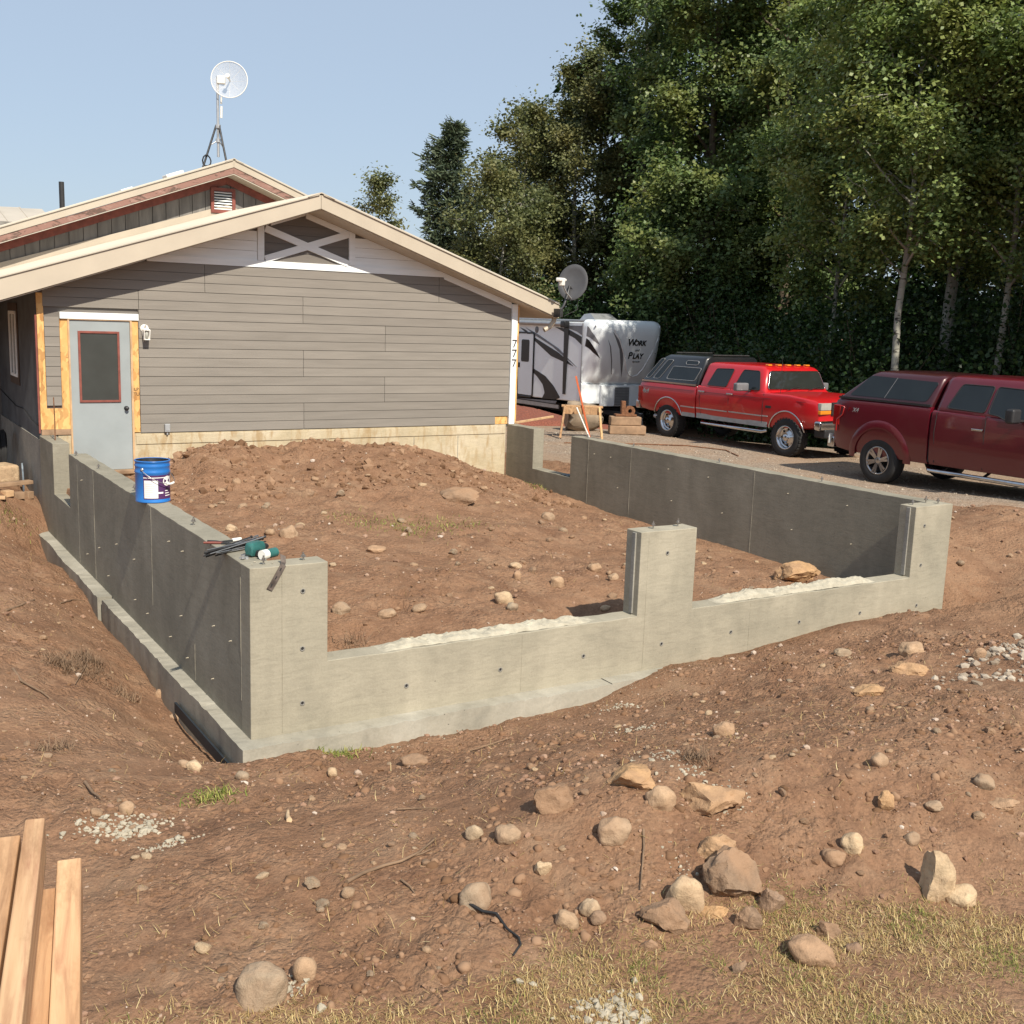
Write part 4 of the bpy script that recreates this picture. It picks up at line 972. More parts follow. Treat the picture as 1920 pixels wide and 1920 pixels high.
    # body side reference surface
    def yb(x, z):
        h = (z-z0)/(bz-z0); return W*float(np.interp(h, [0, .12, .35, .62, .78, .93, 1.], [.94, .975, .992, 1., .992, .988, .96]))
    # door shut lines
    for lines in cfg['shuts']:
        for sg in (-1, 1):
            pts = [(x, sg*(yb(x, z)+.0015), z) for x, z in lines]; MB().tube(pts, .006, 5).build('door_seam', 'black_rubber', t)
    for x0, z in cfg['handles']:
        for sg in (-1, 1):
            MB().box((x0, sg*(yb(x0, z)+.022), z), (.20, .022, .034)).build('door_handle', cfg['handle_mat'], t, bevel=.008)
    # running boards
    sx0, sx1, sz = cfg['step']
    for sg in (-1, 1):
        MB().tube([(sx0-.03, sg*(W-.10), sz+.02), (sx0+.02, sg*(W-.04), sz), (sx1-.02, sg*(W-.04), sz), (sx1+.05, sg*(W-.10), sz+.03)], .038, 10).build('side_step', 'chrome', t)
        for k in range(3): 
            xx = sx0+(sx1-sx0)*(.12+.38*k); MB().bar((xx, sg*(W-.06), sz), (xx, sg*(W-.4), sz+.16), .05, .02).build('step_bracket', 'black_plastic', t)
    # bumpers
    MB().box((nf+.03, 0, cfg['bumpz']), (.18, W*1.9, .20)).build('front_bumper', 'chrome', t, bevel=.05, seg=3)
    MB().box((be-.06, 0, cfg['bumpz']-.02), (.16, W*1.9, .20)).build('rear_bumper', 'chrome', t, bevel=.03)
    MB().box((nf-.02, 0, cfg['bumpz']-.16), (.3, W*1.6, .18)).build('valance', 'black_plastic', t, bevel=.03)
    # grille and headlights
    gz = cfg['grillz']
    MB().box((nf+.008, 0, gz), (.05, W*1.08, .26)).build('grille', 'black_plastic', t, bevel=.01)
    for k in range(4): MB().box((nf+.036, 0, gz-.10+k*.065), (.012, W*1.06, .012)).build('grille_bar', 'dark_metal', t)
    for sg in (-1, 1):
        cx = sg*W*.72
        hl = MB().box((nf-.005, cx, gz+.045), (.09, W*.32, .145), Matrix.Rotation(sg*-.10, 3, 'Z')).build('headlight', 'lamp_clear', t, bevel=.012)
        MB().box((nf-.008, cx, gz-.07), (.09, W*.33, .075), Matrix.Rotation(sg*-.10, 3, 'Z')).build('turn_signal', 'amber', hl, bevel=.01)
    # mirrors
    mx, mz, mw, mh = cfg['mirror']
    for sg in (-1, 1):
        MB().box((mx, sg*(W+.20), mz), (.14, mw, mh)).build('mirror', cfg['mirror_mat'], t, bevel=.035, seg=3)
        MB().bar((mx+.02, sg*(W-.06), mz-.08), (mx, sg*(W+.15), mz-.05), .05, .035).build('mirror_arm', 'black_plastic', t)
        MB().box((mx-.071, sg*(W+.20), mz), (.004, mw*.84, mh*.78)).build('mirror_glass', 'window_glass', t)
    # tail lamps
    for sg in (-1, 1): MB().box((be+.07, sg*(W-.06), bz-.30), (.15, .115, .36)).build('tail_lamp', 'taillight_red', t, bevel=.015)
    MB().box((be+.012, 0, (bz+z0)/2+.08), (.03, W*1.72, (bz-z0)*.62)).build('tailgate', P, t, bevel=.02)
    # canopy over the bed
    tp = cfg['topper']
    house_of_glass([(bz-.02, be+.05, bf-.01, W*.955, .06), (bz+.05, tp['rb'], bf, W*.945, .06), ((bz-.04+tp['z'])/2, (tp['rb']+tp['rt'])/2-.02, bf+.03, (W*.945+tp['w'])/2, .08), (tp['z']-.09, tp['rt']-.03, bf+.06, tp['w'], .1), (tp['z']-.03, tp['rt']+.04, bf+.05, tp['w']-.06, .12), (tp['z'], tp['rt']+.2, bf-.08, tp['w']-.22, .16)], 'canopy', tp['mat'], t)
    def yt(x, z):
        return float(np.interp(z, [bz+.05, tp['z']-.09], [W*.945, tp['w']]))
    for poly in tp['wins']:
        side_panel(poly, yt, .009, .03, 'canopy_window', 'car_glass', t, r=.06)
        if tp.get('frame'): outline(poly, yt, .007, .006, 'window_frame', tp['frame'], t, r=.06)
    for a, b in tp.get('bars', []):
        for sg in (-1, 1): MB().tube([(a[0], sg*(yt(*a)+.008), a[1]), (b[0], sg*(yt(*b)+.008), b[1])], .006, 5).build('window_bar', 'rv_grey', t)
    MB().box((be+.1, 0, bz+.035), (.05, W*1.8, .03)).build('canopy_rail', 'black_plastic', t)
    for sg in (-1, 1): MB().box(((be+bf)/2+.03, sg*W*.955, bz+.018), (bf-be-.1, .04, .035)).build('canopy_rail', tp.get('rail', 'black_plastic'), t)
    q = [(-tp['w']+.1, bz+.12), (tp['w']-.1, bz+.12), (tp['w']-.16, tp['z']-.14), (-tp['w']+.16, tp['z']-.14)]; q = roundpoly(q, .06); n = len(q)
    xx = lambda z: tp['rb']+(tp['rt']-tp['rb'])*(z-bz-.05)/(tp['z']-.09-bz-.05)-.02
    MB().add([(xx(p[1])-.008, p[0], p[1]) for p in q]+[(xx(p[1])+.05, p[0], p[1]) for p in q], [tuple(reversed(range(n)))]+[(i, (i+1) % n, n+(i+1) % n, n+i) for i in range(n)]).build('rear_window', 'car_glass', t, fix=True)
    return t, yb, yf, gh
# maroon pickup : rear axle at y 5.6, right flank x 13.0
mz_ = drive_z(13.2, 5.6)
mt, myb, myf, _ = truck(dict(name='maroon_pickup', label='dark maroon pickup with matching canopy, cut off by the right edge', paint='maroon_paint', w=1.0, wb=3.68, R=.405, zb=.44, bedz=1.40, tail=-1.05, bedf=.98, cabrear=1.02, belt=1.36, abase=3.05, hood=1.24, nose=4.55,
    tw=.27, well=.52, wheel='spoke', roof=1.94, gw0=.955, gw1=.76, roofx=(1.2, 2.62), winline=True,
    wins=[[(1.27, 1.41), (1.96, 1.385), (2.00, 1.80), (1.42, 1.80)], [(2.03, 1.38), (2.22, 1.36), (2.34, 1.31), (2.98, 1.32), (2.62, 1.78), (2.06, 1.80)]],
    shuts=[[(2.02, .50), (2.02, 1.0), (2.02, 1.34)], [(1.12, .5), (1.10, 1.0), (1.12, 1.33)], [(3.05, .52), (3.08, .9), (3.10, 1.25)]], handles=[(1.90, 1.115), (2.9, 1.10)], handle_mat='chrome', step=(1.02, 3.05, .36), bumpz=.62, grillz=.92,
    mirror=(2.62, 1.40, .22, .22), mirror_mat='black_plastic', topper=dict(rb=-.93, rt=-.42, z=1.93, w=.80, mat='topper_maroon', wins=[[(-.76, 1.47), (.86, 1.475), (.98, 1.80), (-.42, 1.83)]], bars=[((.0, 1.475), (.14, 1.825))])), (14.0, 5.6, mz_))
# wheel flare, badge, tail lamp outline
for sg in (-1, 1):
    pts = [(-.60*math.cos(a)+0.0, sg*(myb(0, .425+.60*math.sin(a))+.004), .425+.585*math.sin(a)) for a in [rad(4+172*k/22) for k in range(23)]]
    m = MB(); P = []
    for a in [rad(-2+184*k/28) for k in range(29)]:
        z1 = .425+.52*math.sin(a); z2_ = .425+.66*math.sin(a)
        P.append([(-.52*math.cos(a), sg*(myb(0, max(.46, z1))+.022), z1), (-.59*math.cos(a), sg*(myb(0, max(.46, .425+.59*math.sin(a)))+.026), .425+.59*math.sin(a)), (-.66*math.cos(a), sg*(myb(0, max(.46, z2_))+.001), z2_)])
    m.grid(P, flip=(sg > 0)); m.build('wheel_flare', 'maroon_paint', mt)
    pts = [(-.94, 1.27), (-.80, 1.26), (-.83, 1.12), (-.95, 1.02), (-.95, .82)]
    MB().tube([(x, sg*(1.0+.006), z) for x, z in pts], .012, 6).build('lamp_outline', 'taillight_red', mt)
for body, mat_, x in (('F', 'taillight_red', -.70), ('X4', 'grey_plastic', -.56)):
    me = text_mesh(body, .105, .002, shear=.25); me.materials.append(MATS[mat_]); o = bpy.data.objects.new('badge', me); COL.objects.link(o); o.parent = mt
    o.location = (x, -1.0, 1.215); o.rotation_euler = (rad(90), 0, 0)
MB().box((-1.12, -.93, .66), (.02, .10, .18)).build('bumper_cap', 'white_plastic', mt, bevel=.01)
# red pickup : rear axle at y 12.7, right flank x 14.2
rz_ = drive_z(14.5, 10.8)
rt_, ryb, ryf, _ = truck(dict(name='red_pickup', label='bright red older crew-cab pickup with a black canopy and chrome bumper', paint='red_paint', w=1.0, wb=3.74, R=.40, zb=.53, bedz=1.24, tail=-1.10, bedf=.95, cabrear=.985, belt=1.27, abase=3.0, hood=1.20, nose=4.50,
    tw=.27, well=.50, wheel='steel', roof=1.80, gw0=.95, gw1=.79, roofx=(1.2, 2.80), winline=True, chrome_screen=True,
    wins=[[(1.28, 1.29), (1.88, 1.29), (1.97, 1.68), (1.42, 1.66)], [(2.13, 1.29), (2.91, 1.29), (2.74, 1.68), (2.26, 1.68)]],
    shuts=[[(2.03, .60), (2.02, 1.0), (2.04, 1.26)], [(1.14, .6), (1.08, 1.0), (1.12, 1.25)], [(3.04, .60), (3.06, .95), (3.05, 1.23)]], handles=[(1.16, 1.14), (2.06, 1.15)], handle_mat='chrome', step=(1.16, 3.08, .44), bumpz=.70, grillz=1.03,
    mirror=(2.60, 1.34, .34, .17), mirror_mat='rv_grey', topper=dict(rb=-1.0, rt=-.42, z=1.92, w=.80, mat='topper_black', rail='chrome', frame='rv_silver',
        wins=[[(-.92, 1.33), (-.76, 1.33), (-.36, 1.80), (-.50, 1.80)], [(-.64, 1.33), (-.42, 1.33), (-.05, 1.78), (-.26, 1.78)], [(-.16, 1.34), (.82, 1.35), (.96, 1.64), (-.02, 1.64)], [(.38, 1.70), (.80, 1.70), (.82, 1.79), (.40, 1.79)]])), (15.2, 12.7, rz_))
for sg in (-1, 1):
    for cx in (0, 3.74):
        pts = [(cx-.505*math.cos(a), sg*(ryb(0, .42+.505*math.sin(a))+.006), .42+.505*math.sin(a)) for a in [rad(14+152*k/22) for k in range(23)]]
        MB().tube(pts, .016, 6).build('arch_trim', 'chrome', rt_)
    for x0, x1, z in ((.46, .93, .76), (1.0, 2.0, .765), (2.05, 3.02, .77), (3.06, 3.22, .775)):
        MB().box(((x0+x1)/2, sg*(ryb(0, z)+.005), z), (x1-x0, .016, .024)).build('side_moulding', 'rv_silver', rt_)
    for x0, x1 in ((.50, .94), (1.0, 3.20)):
        MB().box(((x0+x1)/2, sg*(ryb(0, .60)+.002), .598), (x1-x0, .012, .11)).build('rocker_paint', 'grey_plastic', rt_)
    MB().tube([(x, sg*(ryb(0, 1.13)+.0015), 1.13+.01*x/4) for x in (-1.0, .9)], .005, 5).build('crease', 'maroon_paint', rt_)
    MB().tube([(x, sg*(ryb(0, 1.13)+.0015)*(1 if x < 3.5 else .965), 1.13+.01*x/4) for x in (1.02, 3.0, 3.7, 4.2)], .005, 5).build('crease', 'maroon_paint', rt_)
for y in (-.56, -.28, 0, .28, .56): MB().box((2.72, y, 1.805), (.10, .11, .035)).build('roof_light', 'amber', rt_, bevel=.012)
MB().tube([(3.35, -.80, 1.25), (3.34, -.80, 2.02)], .0045, 5).build('aerial', 'dark_metal', rt_)
me = text_mesh('4x4', .15, .002, shear=.3, bold=.004); me.materials.append(MATS['rv_silver']); o = bpy.data.objects.new('badge', me); COL.objects.link(o); o.parent = rt_; o.location = (-.82, -1.003, 1.02); o.rotation_euler = (rad(90), 0, 0)
MB().box((3.22, -.994, .97), (.16, .012, .05)).build('fender_badge', 'black_plastic', rt_, bevel=.004)
MB().tube([(-.95, -.55, .40), (-.5, -.60, .42), (-.4, -.60, .44)], .06, 8).build('exhaust', 'galv', rt_)
for a, b in (((.95, -.55, 1.93), (.95, .55, 1.93)), ((-.3, -.55, 1.94), (-.3, .55, 1.94))): MB().tube([a, b], .018, 6).build('rack_bar', 'dark_metal', rt_)

# ------------------------------------------------------------------ travel trailer
RVG = -1.6; RW = 2.72; RR = .5
rv = thing('travel_trailer', (17.0, 20.1, RVG), 'white travel trailer with black swoosh graphics and rounded nose behind the sawhorse', 'trailer', rz=rad(-90), absolute=False)
# local: x forward (world -Y), y across; near side plane is y = 0, seam of the nose cap at x = 0
def cap_front(z): return float(np.interp(z, [1.45, 1.55, 1.75, 2.2, 2.8, 3.2, 3.4], [.10, .18, .28, .45, .58, .62, .50]))
def surf(t, z):
    e = max(0, RR-t, t-(RW-RR)); return cap_front(z)-RR+math.sqrt(max(0, RR*RR-min(RR, e)**2))
def nose_ring(z, inset=0.):
    f = cap_front(z); pts = [(-.02, inset, z)]; n = 8
    for k in range(n+1):
        a = math.pi/2*k/n; pts.append((max(-.01, f-RR-inset*.3+(RR)*math.sin(a)), inset+RR*(1-math.cos(a)), z))
    return pts+[(p[0], RW-p[1], p[2]) for p in reversed(pts)]
MB().loft([nose_ring(1.46, .14), nose_ring(1.49, .05), nose_ring(1.55), nose_ring(1.75), nose_ring(2.0), nose_ring(2.3), nose_ring(2.6), nose_ring(2.9), nose_ring(3.15), nose_ring(3.28), nose_ring(3.36, .04), nose_ring(3.40, .14)]).build('nose_cap', 'rv_cap', rv, fix=True, auto=50)
MB().prism([(-8.6, .76), (-.022, .92), (-.022, 3.30), (-8.6, 3.30)], 'y', 0, RW).build('body', 'rv_white', rv, bevel=.03)
MB().prism([(-8.62, 3.305), (.02, 3.305), (.02, 3.38), (-8.62, 3.38)], 'y', .03, RW-.03).build('roof', 'rv_silver', rv, bevel=.02)
MB().prism([(0, .56), (.56, .56), (.56, RW-.56), (0, RW)] if False else [(-.02, .002), (.02, .002), (.10, .30), (.10, RW-.30), (.02, RW-.002), (-.02, RW-.002)], 'z', .88, 1.46).build('lower_front', 'rv_cap', rv, bevel=.01)
MB().prism([(.102, .62), (.20, .62), (.20, 2.1), (.102, 2.1)], 'z', .80, 1.44).build('front_locker', 'rv_cap', rv, bevel=.015)
lv = MB().box((.206, 1.40, 1.10), (.012, .56, .56)).build('louvre', 'rv_silver', rv)
for k in range(11): MB().box((.216, 1.40, .86+k*.048), (.012, .52, .014)).build('slat', 'rv_grey', lv)
MB().prism([(-8.6, .58), (-1.2, .62), (-1.2, .735), (-8.6, .735)], 'y', .02, .06).build('skirt_rail', 'rv_silver', rv)
def decal(poly, mat_, y=-.004, name='swoosh', th=.006, sm=True):
    q = roundpoly(poly, .06, 3) if sm else poly
    return MB().prism(q, 'y', y-th, y+.002).build(name, mat_, rv)
def front_decal(poly, mat_, name='swoosh', off=.006, sub=6):
    q = []
    for i in range(len(poly)):
        a, b = poly[i], poly[(i+1) % len(poly)]
        for k in range(sub): q.append((a[0]+(b[0]-a[0])*k/sub, a[1]+(b[1]-a[1])*k/sub))
    bm = bmesh.new(); vs = [bm.verts.new((0, p[0], p[1])) for p in q]; bm.faces.new(vs); bmesh.ops.triangulate(bm, faces=bm.faces); bmesh.ops.subdivide_edges(bm, edges=bm.edges, cuts=2, use_grid_fill=True)
    for v in bm.verts: v.co.x = surf(v.co.y, v.co.z)+off
    me = bpy.data.meshes.new(name); bm.to_mesh(me); bm.free(); me.materials.append(MATS[mat_]); o = bpy.data.objects.new(name, me); COL.objects.link(o); o.parent = rv
decal([(-3.55, .775), (-1.25, .86), (-1.32, .765), (-3.54, .765)], 'rv_grey', sm=False, name='lower_band'); decal([(-8.6, .765), (-3.56, .765), (-3.56, .90), (-8.6, .90)], 'rv_grey', sm=False, name='lower_band')
decal([(-3.57, 3.07), (-3.13, 2.89), (-2.57, 2.63), (-1.68, 2.23), (-0.43, 1.97), (-0.89, 2.19), (-1.27, 2.35), (-2.63, 2.76), (-3.24, 3.01)], 'rv_black')
decal([(-3.24, 3.08), (-2.54, 2.9), (-1.28, 2.48), (-0.21, 1.94), (-0.9, 2.22), (-1.65, 2.54), (-2.63, 2.84)], 'rv_grey', -.006)
decal([(-1.51, 3.13), (-1.14, 3.11), (-0.69, 3.05), (-.03, 2.86), (-.03, 2.62), (-0.41, 2.81), (-0.95, 2.97)], 'rv_black', sm=False)
decal([(-0.74, 3.19), (-.03, 3.2), (-.03, 2.91), (-0.33, 3.02), (-0.74, 3.1)], 'rv_grey', sm=False)
front_decal([(.004, 2.84), (.10, 2.64), (.34, 2.25), (.14, 2.42), (.004, 2.60)], 'rv_black'); front_decal([(.004, 3.2), (.06, 3.03), (.27, 2.65), (.10, 2.79), (.004, 2.90)], 'rv_grey')
decal([(-3.53, 2.03), (-2.81, 1.83), (-1.96, 1.59), (-1.47, 1.31), (-1.08, 0.97), (-1.35, 0.89), (-2.11, 0.87), (-1.95, 1.06), (-2.09, 1.32), (-2.45, 1.56), (-2.96, 1.79)], 'rv_black')
decal([(-3.57, 1.08), (-3.16, 1.01), (-2.75, 0.92), (-2.77, 0.84), (-3.55, 0.81)], 'rv_black')
decal([(-.97, 3.17), (-.74, 3.17), (-.80, 1.10), (-.92, 1.10)], 'rv_black', -.010, 'awning_arm', .03, False)
decal([(-.05, 3.28), (.0, 3.28), (.0, .95), (-.05, .95)], 'rv_silver', -.004, 'corner_strip', .008, False)
front_decal([(.48, 2.85), (.65, 2.61), (.77, 2.23), (.91, 1.78), (.88, 1.78), (.73, 2.23), (.61, 2.60)], 'rv_grey', 'cap_groove', .003)
front_decal([(.64, 3.07), (.89, 2.83), (1.12, 2.49), (1.22, 2.14), (1.32, 1.65), (1.11, 2.14), (.98, 2.54), (.79, 2.83)], 'rv_grey', 'cap_groove', .003)
MB().tube([(surf(t, z), t, z) for t, z in ((.43, 3.32), (.73, 3.08), (.95, 2.8), (1.12, 2.5), (1.28, 2.2), (1.42, 1.92), (1.56, 1.77), (1.72, 1.71), (1.90, 1.75), (2.04, 1.94), (2.2, 2.35), (2.42, 2.88), (2.5, 3.26))], .020, 8).build('cap_ridge', 'rv_cap', rv)
door_ = MB().prism(roundpoly([(-3.58, .92), (-2.71, .92), (-2.71, 2.87), (-3.58, 2.87)], .08), 'y', -.022, -.003).build('entry_door', 'rv_white', rv)
MB().tube([(p[0], -.018, p[1]) for p in roundpoly([(-3.64, .87), (-2.66, .87), (-2.66, 2.91), (-3.64, 2.91)], .09)+[(-3.55, .87)]], .026, 6).build('door_frame', 'rv_black', door_)
MB().prism(roundpoly([(-3.39, 1.98), (-2.92, 1.98), (-2.92, 2.69), (-3.39, 2.69)], .07), 'y', -.030, -.023).build('door_window', 'rv_black', door_)
MB().box((-3.50, -.03, 1.86), (.10, .02, .16)).build('door_latch', 'rv_black', door_, bevel=.01)
MB().tube([(-8.0, -.09, 3.23), (-.80, -.09, 3.23)], .08, 12).build('awning_roll', 'rv_silver', rv)
MB().box((-.86, -.09, 3.22), (.24, .2, .2)).build('awning_head', 'rv_black', rv, bevel=.03)
MB().lathe([(.0001,.012),(.09,.012),(.11,.0)], 16, Matrix.Translation((-2.55, -.002, 3.02)) @ Matrix.Rotation(rad(90), 4, 'X')).build('porch_speaker', 'rv_grey', rv)
MB().box((surf(.12, 3.2)+.004, .12, 3.2), (.03, .10, .05), .8).build('marker_light', 'rv_grey', rv, bevel=.006)
MB().loft([[(-1.08, .6, 3.37), (-.24, .6, 3.37), (-.24, 1.5, 3.37), (-1.08, 1.5, 3.37)], [(-.95, .68, 3.55), (-.62, .68, 3.58), (-.62, 1.42, 3.58), (-.95, 1.42, 3.55)]], smooth=False).build('roof_vent', 'rv_silver', rv, fix=True)
for body, sz, t, z in (('W', .25, 1.40, 2.74), ('ORK', .19, 1.72, 2.725), ('and', .10, 1.66, 2.52), ('P', .25, 1.42, 2.345), ('LAY', .19, 1.72, 2.33), ('toy hauler', .06, 1.70, 2.17)):
    me = text_mesh(body, sz*1.15, .004, shear=.10, bold=.007 if sz > .12 else 0); me.materials.append(MATS['rv_black'])
    for v in me.vertices:
        T_ = t+v.co.x; Z_ = z+v.co.y; v.co = (surf(T_, Z_)+.006+v.co.z, T_, Z_)
    o = bpy.data.objects.new('lettering', me); COL.objects.link(o); o.parent = rv
MB().box((-4.2, RW*.5, .62), (8.4, 1.8, .24)).build('chassis', 'black_rubber', rv)
MB().bar((-.3, RW*.5-.6, .62), (1.3, RW*.5, .60), .09, .12).build('tongue', 'black_rubber', rv); MB().bar((-.3, RW*.5+.6, .62), (1.3, RW*.5, .60), .09, .12).build('tongue', 'black_rubber', rv)
MB().box((1.25, RW*.5, .36), (.09, .09, .62)).build('tongue_jack', 'galv', rv); MB().box((1.25, RW*.5, .03), (.24, .24, .05)).build('jack_foot', 'galv', rv)
for x in (-5.2, -6.1):
    for y in (.18, RW-.18): wh = make_wheel(.36, .22, 'steel', rv, x, y, .355)

# ------------------------------------------------------------------ trees
def leaf_quads(C, Nn, rng, size, aspect=.75, jitter=.35):
    # C: centres (n,3); Nn: preferred normals (n,3)
    n = len(C); nr = Nn+rng.normal(0, jitter, (n, 3)); nr /= np.linalg.norm(nr, axis=1)[:, None]+1e-9
    a = rng.normal(0, 1, (n, 3)); a -= (a*nr).sum(1)[:, None]*nr; a /= np.linalg.norm(a, axis=1)[:, None]+1e-9
    b = np.cross(nr, a); L = size*rng.uniform(.65, 1.3, n)[:, None]; Wd = L*aspect
    V = np.stack([C-a*L*.5, C+b*Wd*.5-a*L*.08, C+a*L*.5, C-b*Wd*.5-a*L*.08], 1).reshape(-1, 3)
    F = np.arange(4*n).reshape(n, 4); return V, F
def limb_path(p, d, L, rng, n=5, droop=0., wob=.12):
    pts = [Vector(p)]; d = Vector(d).normalized()
    for i in range(n):
        d = (d+Vector((rng.normal(0, wob), rng.normal(0, wob), rng.normal(0, wob*.6)-droop))).normalized(); pts.append(pts[-1]+d*L/n)
    return pts
def broad_tree(name, label, base, H, cz, cw, nleaf, lsize, leaf, bark, seed, tr=.16, lean=(0, 0), prof=None, nl=30, up=.75, cat='tree', group=None, clus=.42, bias=None, sink=.3, trunkn=7):
    rng = np.random.default_rng(seed)
    z0 = height1(base[0], base[1])-sink
    t = thing(name, (base[0], base[1], z0), label, cat, group, absolute=False)
    m = MB(); tp = [Vector((0, 0, 0))]
    for i in range(1, trunkn+1):
        f = i/trunkn; tp.append(Vector((lean[0]*f*H+rng.normal(0, .10)*f, lean[1]*f*H+rng.normal(0, .10)*f, H*.95*f)))
    trs = [tr*(1.25 if i == 0 else 1)*(1-.88*i/trunkn) for i in range(trunkn+1)]
    m.tube(tp, trs, 9)
    def trunk_at(z):
        f = min(.999, max(0, z/(H*.95)))*trunkn; i = int(f); q = f-i; return tp[i].lerp(tp[i+1], q), trs[i]*(1-q)+trs[i+1]*q
    prof = prof or (lambda q: math.sin(math.pi*min(1, .12+.80*q))**.7)
    cl = []; cd = []
    ga = rng.uniform(0, 6.28)
    for k in range(nl):
        q = (k+rng.uniform(.0, .9))/nl; z = cz-.6+(H*.93-cz+.6)*q; ga += 2.4+rng.normal(0, .3)
        p, r = trunk_at(z); L = cw*prof(q)*rng.uniform(.7, 1.12)
        if bias is not None: L *= 1+.35*math.cos(ga-bias)
        d = (math.cos(ga), math.sin(ga), up*rng.uniform(.5, 1.3)*(1-.4*q)+.1)
        path = limb_path(p, d, L, rng, 5); m.tube(path, [max(.012, r*.55*(1-.16*i)) for i in range(6)], 5, cap=False)
        for s in range(7):
            f = rng.uniform(.30, 1.0)*4.99; i = int(f); a = path[i].lerp(path[i+1], f-i)
            dd = Vector((math.cos(ga)+rng.normal(0, .8), math.sin(ga)+rng.normal(0, .8), rng.normal(.15, .5))); L2 = L*rng.uniform(.16, .42)
            sp = limb_path(a, dd, L2, rng, 3); m.tube(sp, [.018, .013, .009, .006], 4, cap=False)
            for w in range(1, 4): cl.append(sp[w]); cd.append((sp[w]-p))
        cl.append(path[-1]); cd.append(path[-1]-p); cl.append(path[-2]); cd.append(path[-2]-p)
    for k in range(14):
        q, r = trunk_at(H*rng.uniform(.86, 1.0)); v = Vector(rng.normal(0, .28, 3)); cl.append(q+v); cd.append(v+Vector((0, 0, .5)))
    tk = m.build('trunk', bark, t)
    cl = np.array([tuple(c) for c in cl]); cd = np.array([tuple(c) for c in cd]); wgt = rng.gamma(1.6, 1., len(cl)); wgt /= wgt.sum()
    idx = rng.choice(len(cl), nleaf, p=wgt); rr = clus*(.55+.75*rng.random(len(cl)))
    C = cl[idx]+rng.normal(0, 1, (nleaf, 3))*rr[idx][:, None]*np.array([1, 1, .72])*.72
    out = cd[idx]/(np.linalg.norm(cd[idx], axis=1)[:, None]+1e-6); nn = out*.5+np.array([0, 0, .75])
    C = C[C[:, 2] > .5]; nn = nn[:len(C)]
    V, F = leaf_quads(C, nn, rng, lsize, .78, .65)
    npmesh('crown', V, F, leaf, False, t)
    return t
def conifer(name, label, base, H, cw, seed, leaf='spruce_needle', z_first=.6, dens=1., group=None, droop=.055):
    rng = np.random.default_rng(seed); z0 = height1(*base)-.3
    t = thing(name, (base[0], base[1], z0), label, 'tree', group, absolute=False); m = MB()
    tp = [Vector((rng.normal(0, .03)*i, rng.normal(0, .03)*i, H*i/8)) for i in range(9)]; m.tube(tp, [.20*(1-.11*i) for i in range(9)], 8)
    C = []; Dv = []; z = z_first
    while z < H-.15:
        q = 1-z/H; nb = int(6+3*q); a0 = rng.uniform(0, 6.28)
        for k in range(nb):
            a = a0+6.283*k/nb+rng.normal(0, .2); L = cw*(q**.62)*rng.uniform(.50, 1.12)+.10
            f = min(.999, z/H)*8; p = tp[int(f)].lerp(tp[int(f)+1], f-int(f))
            path = limb_path(p, (math.cos(a), math.sin(a), .18+.5*(1-q)), L, rng, 5, droop, .05)
            path[-1] = path[-1]+Vector((0, 0, L*.10)); m.tube(path, [.022, .018, .014, .010, .007, .004], 4, cap=False)
            n = int((8+30*L)*dens)
            for s in range(n):
                g = rng.uniform(.12, 1.0)**.8*4.99; i = int(g); c = path[i].lerp(path[i+1], g-i); tt = (path[i+1]-path[i]).normalized()
                side = tt.cross(Vector((0, 0, 1))).normalized()*rng.choice([-1, 1]); w = .34*(1-.5*g/5)*min(1, L*.7)
                off = side*abs(rng.normal(0, w))+Vector((0, 0, -abs(rng.normal(0, .10))))
                C.append(tuple(c+off)); Dv.append(tuple((tt*.9+side*.8+Vector((0, 0, -.35+rng.normal(0, .3)))).normalized()))
        z += rng.uniform(.26, .44)*(.6+.6*q)
    C = np.array(C); Dv = np.array(Dv); n = len(C); rep = 2
    C = np.repeat(C, rep, 0)+rng.normal(0, .05, (n*rep, 3)); Dv = np.repeat(Dv, rep, 0)+rng.normal(0, .35, (n*rep, 3)); Dv /= np.linalg.norm(Dv, axis=1)[:, None]
    b = np.cross(Dv, rng.normal(0, 1, Dv.shape)); b /= np.linalg.norm(b, axis=1)[:, None]+1e-9
    L = rng.uniform(.16, .34, (len(C), 1)); w = .026+.012*rng.random((len(C), 1))
    V = np.stack([C-b*w, C+b*w, C+Dv*L+b*w*.5, C+Dv*L-b*w*.5], 1).reshape(-1, 3); F = np.arange(len(V)).reshape(-1, 4)
    m.build('trunk', 'bark', t); npmesh('crown', V, F, leaf, False, t); return t
def shrub(label, base, H, Rr, n, leaf, seed, lsize=.085, group='shrubs under the trees'):
    rng = np.random.default_rng(seed); z0 = height1(*base)-.15
    t = thing('shrub', (base[0], base[1], z0), label, 'shrub', group, absolute=False); m = MB(); cl = []
    for k in range(9):
        a = rng.uniform(0, 6.28); path = limb_path((rng.normal(0, .2), rng.normal(0, .2), 0), (math.cos(a)*.7, math.sin(a)*.7, 1.3), H*rng.uniform(.75, 1.05), rng, 5); m.tube(path, [.045, .035, .028, .02, .014, .008], 5, cap=False)
        for i in range(1, 6):
            for s in range(6): 
                v = rng.normal(0, 1, 3); v /= np.linalg.norm(v); cl.append(np.array(path[i])+v*Rr*rng.uniform(.15, .6)*np.array([1, 1, .6]))
    cl = np.array(cl); cl = cl[cl[:, 2] > .1]; idx = rng.integers(0, len(cl), n); C = cl[idx]+rng.normal(0, .30, (n, 3)); C = C[C[:, 2] > .02]
    V, F = leaf_quads(C, np.tile([0, 0, .8], (len(C), 1)), rng, lsize, .75, .8)
    m.build('stem', 'bark', t); npmesh('crown', V, F, leaf, False, t); return t
tall = lambda q: math.sin(math.pi*min(1, .16+.78*q))**.5
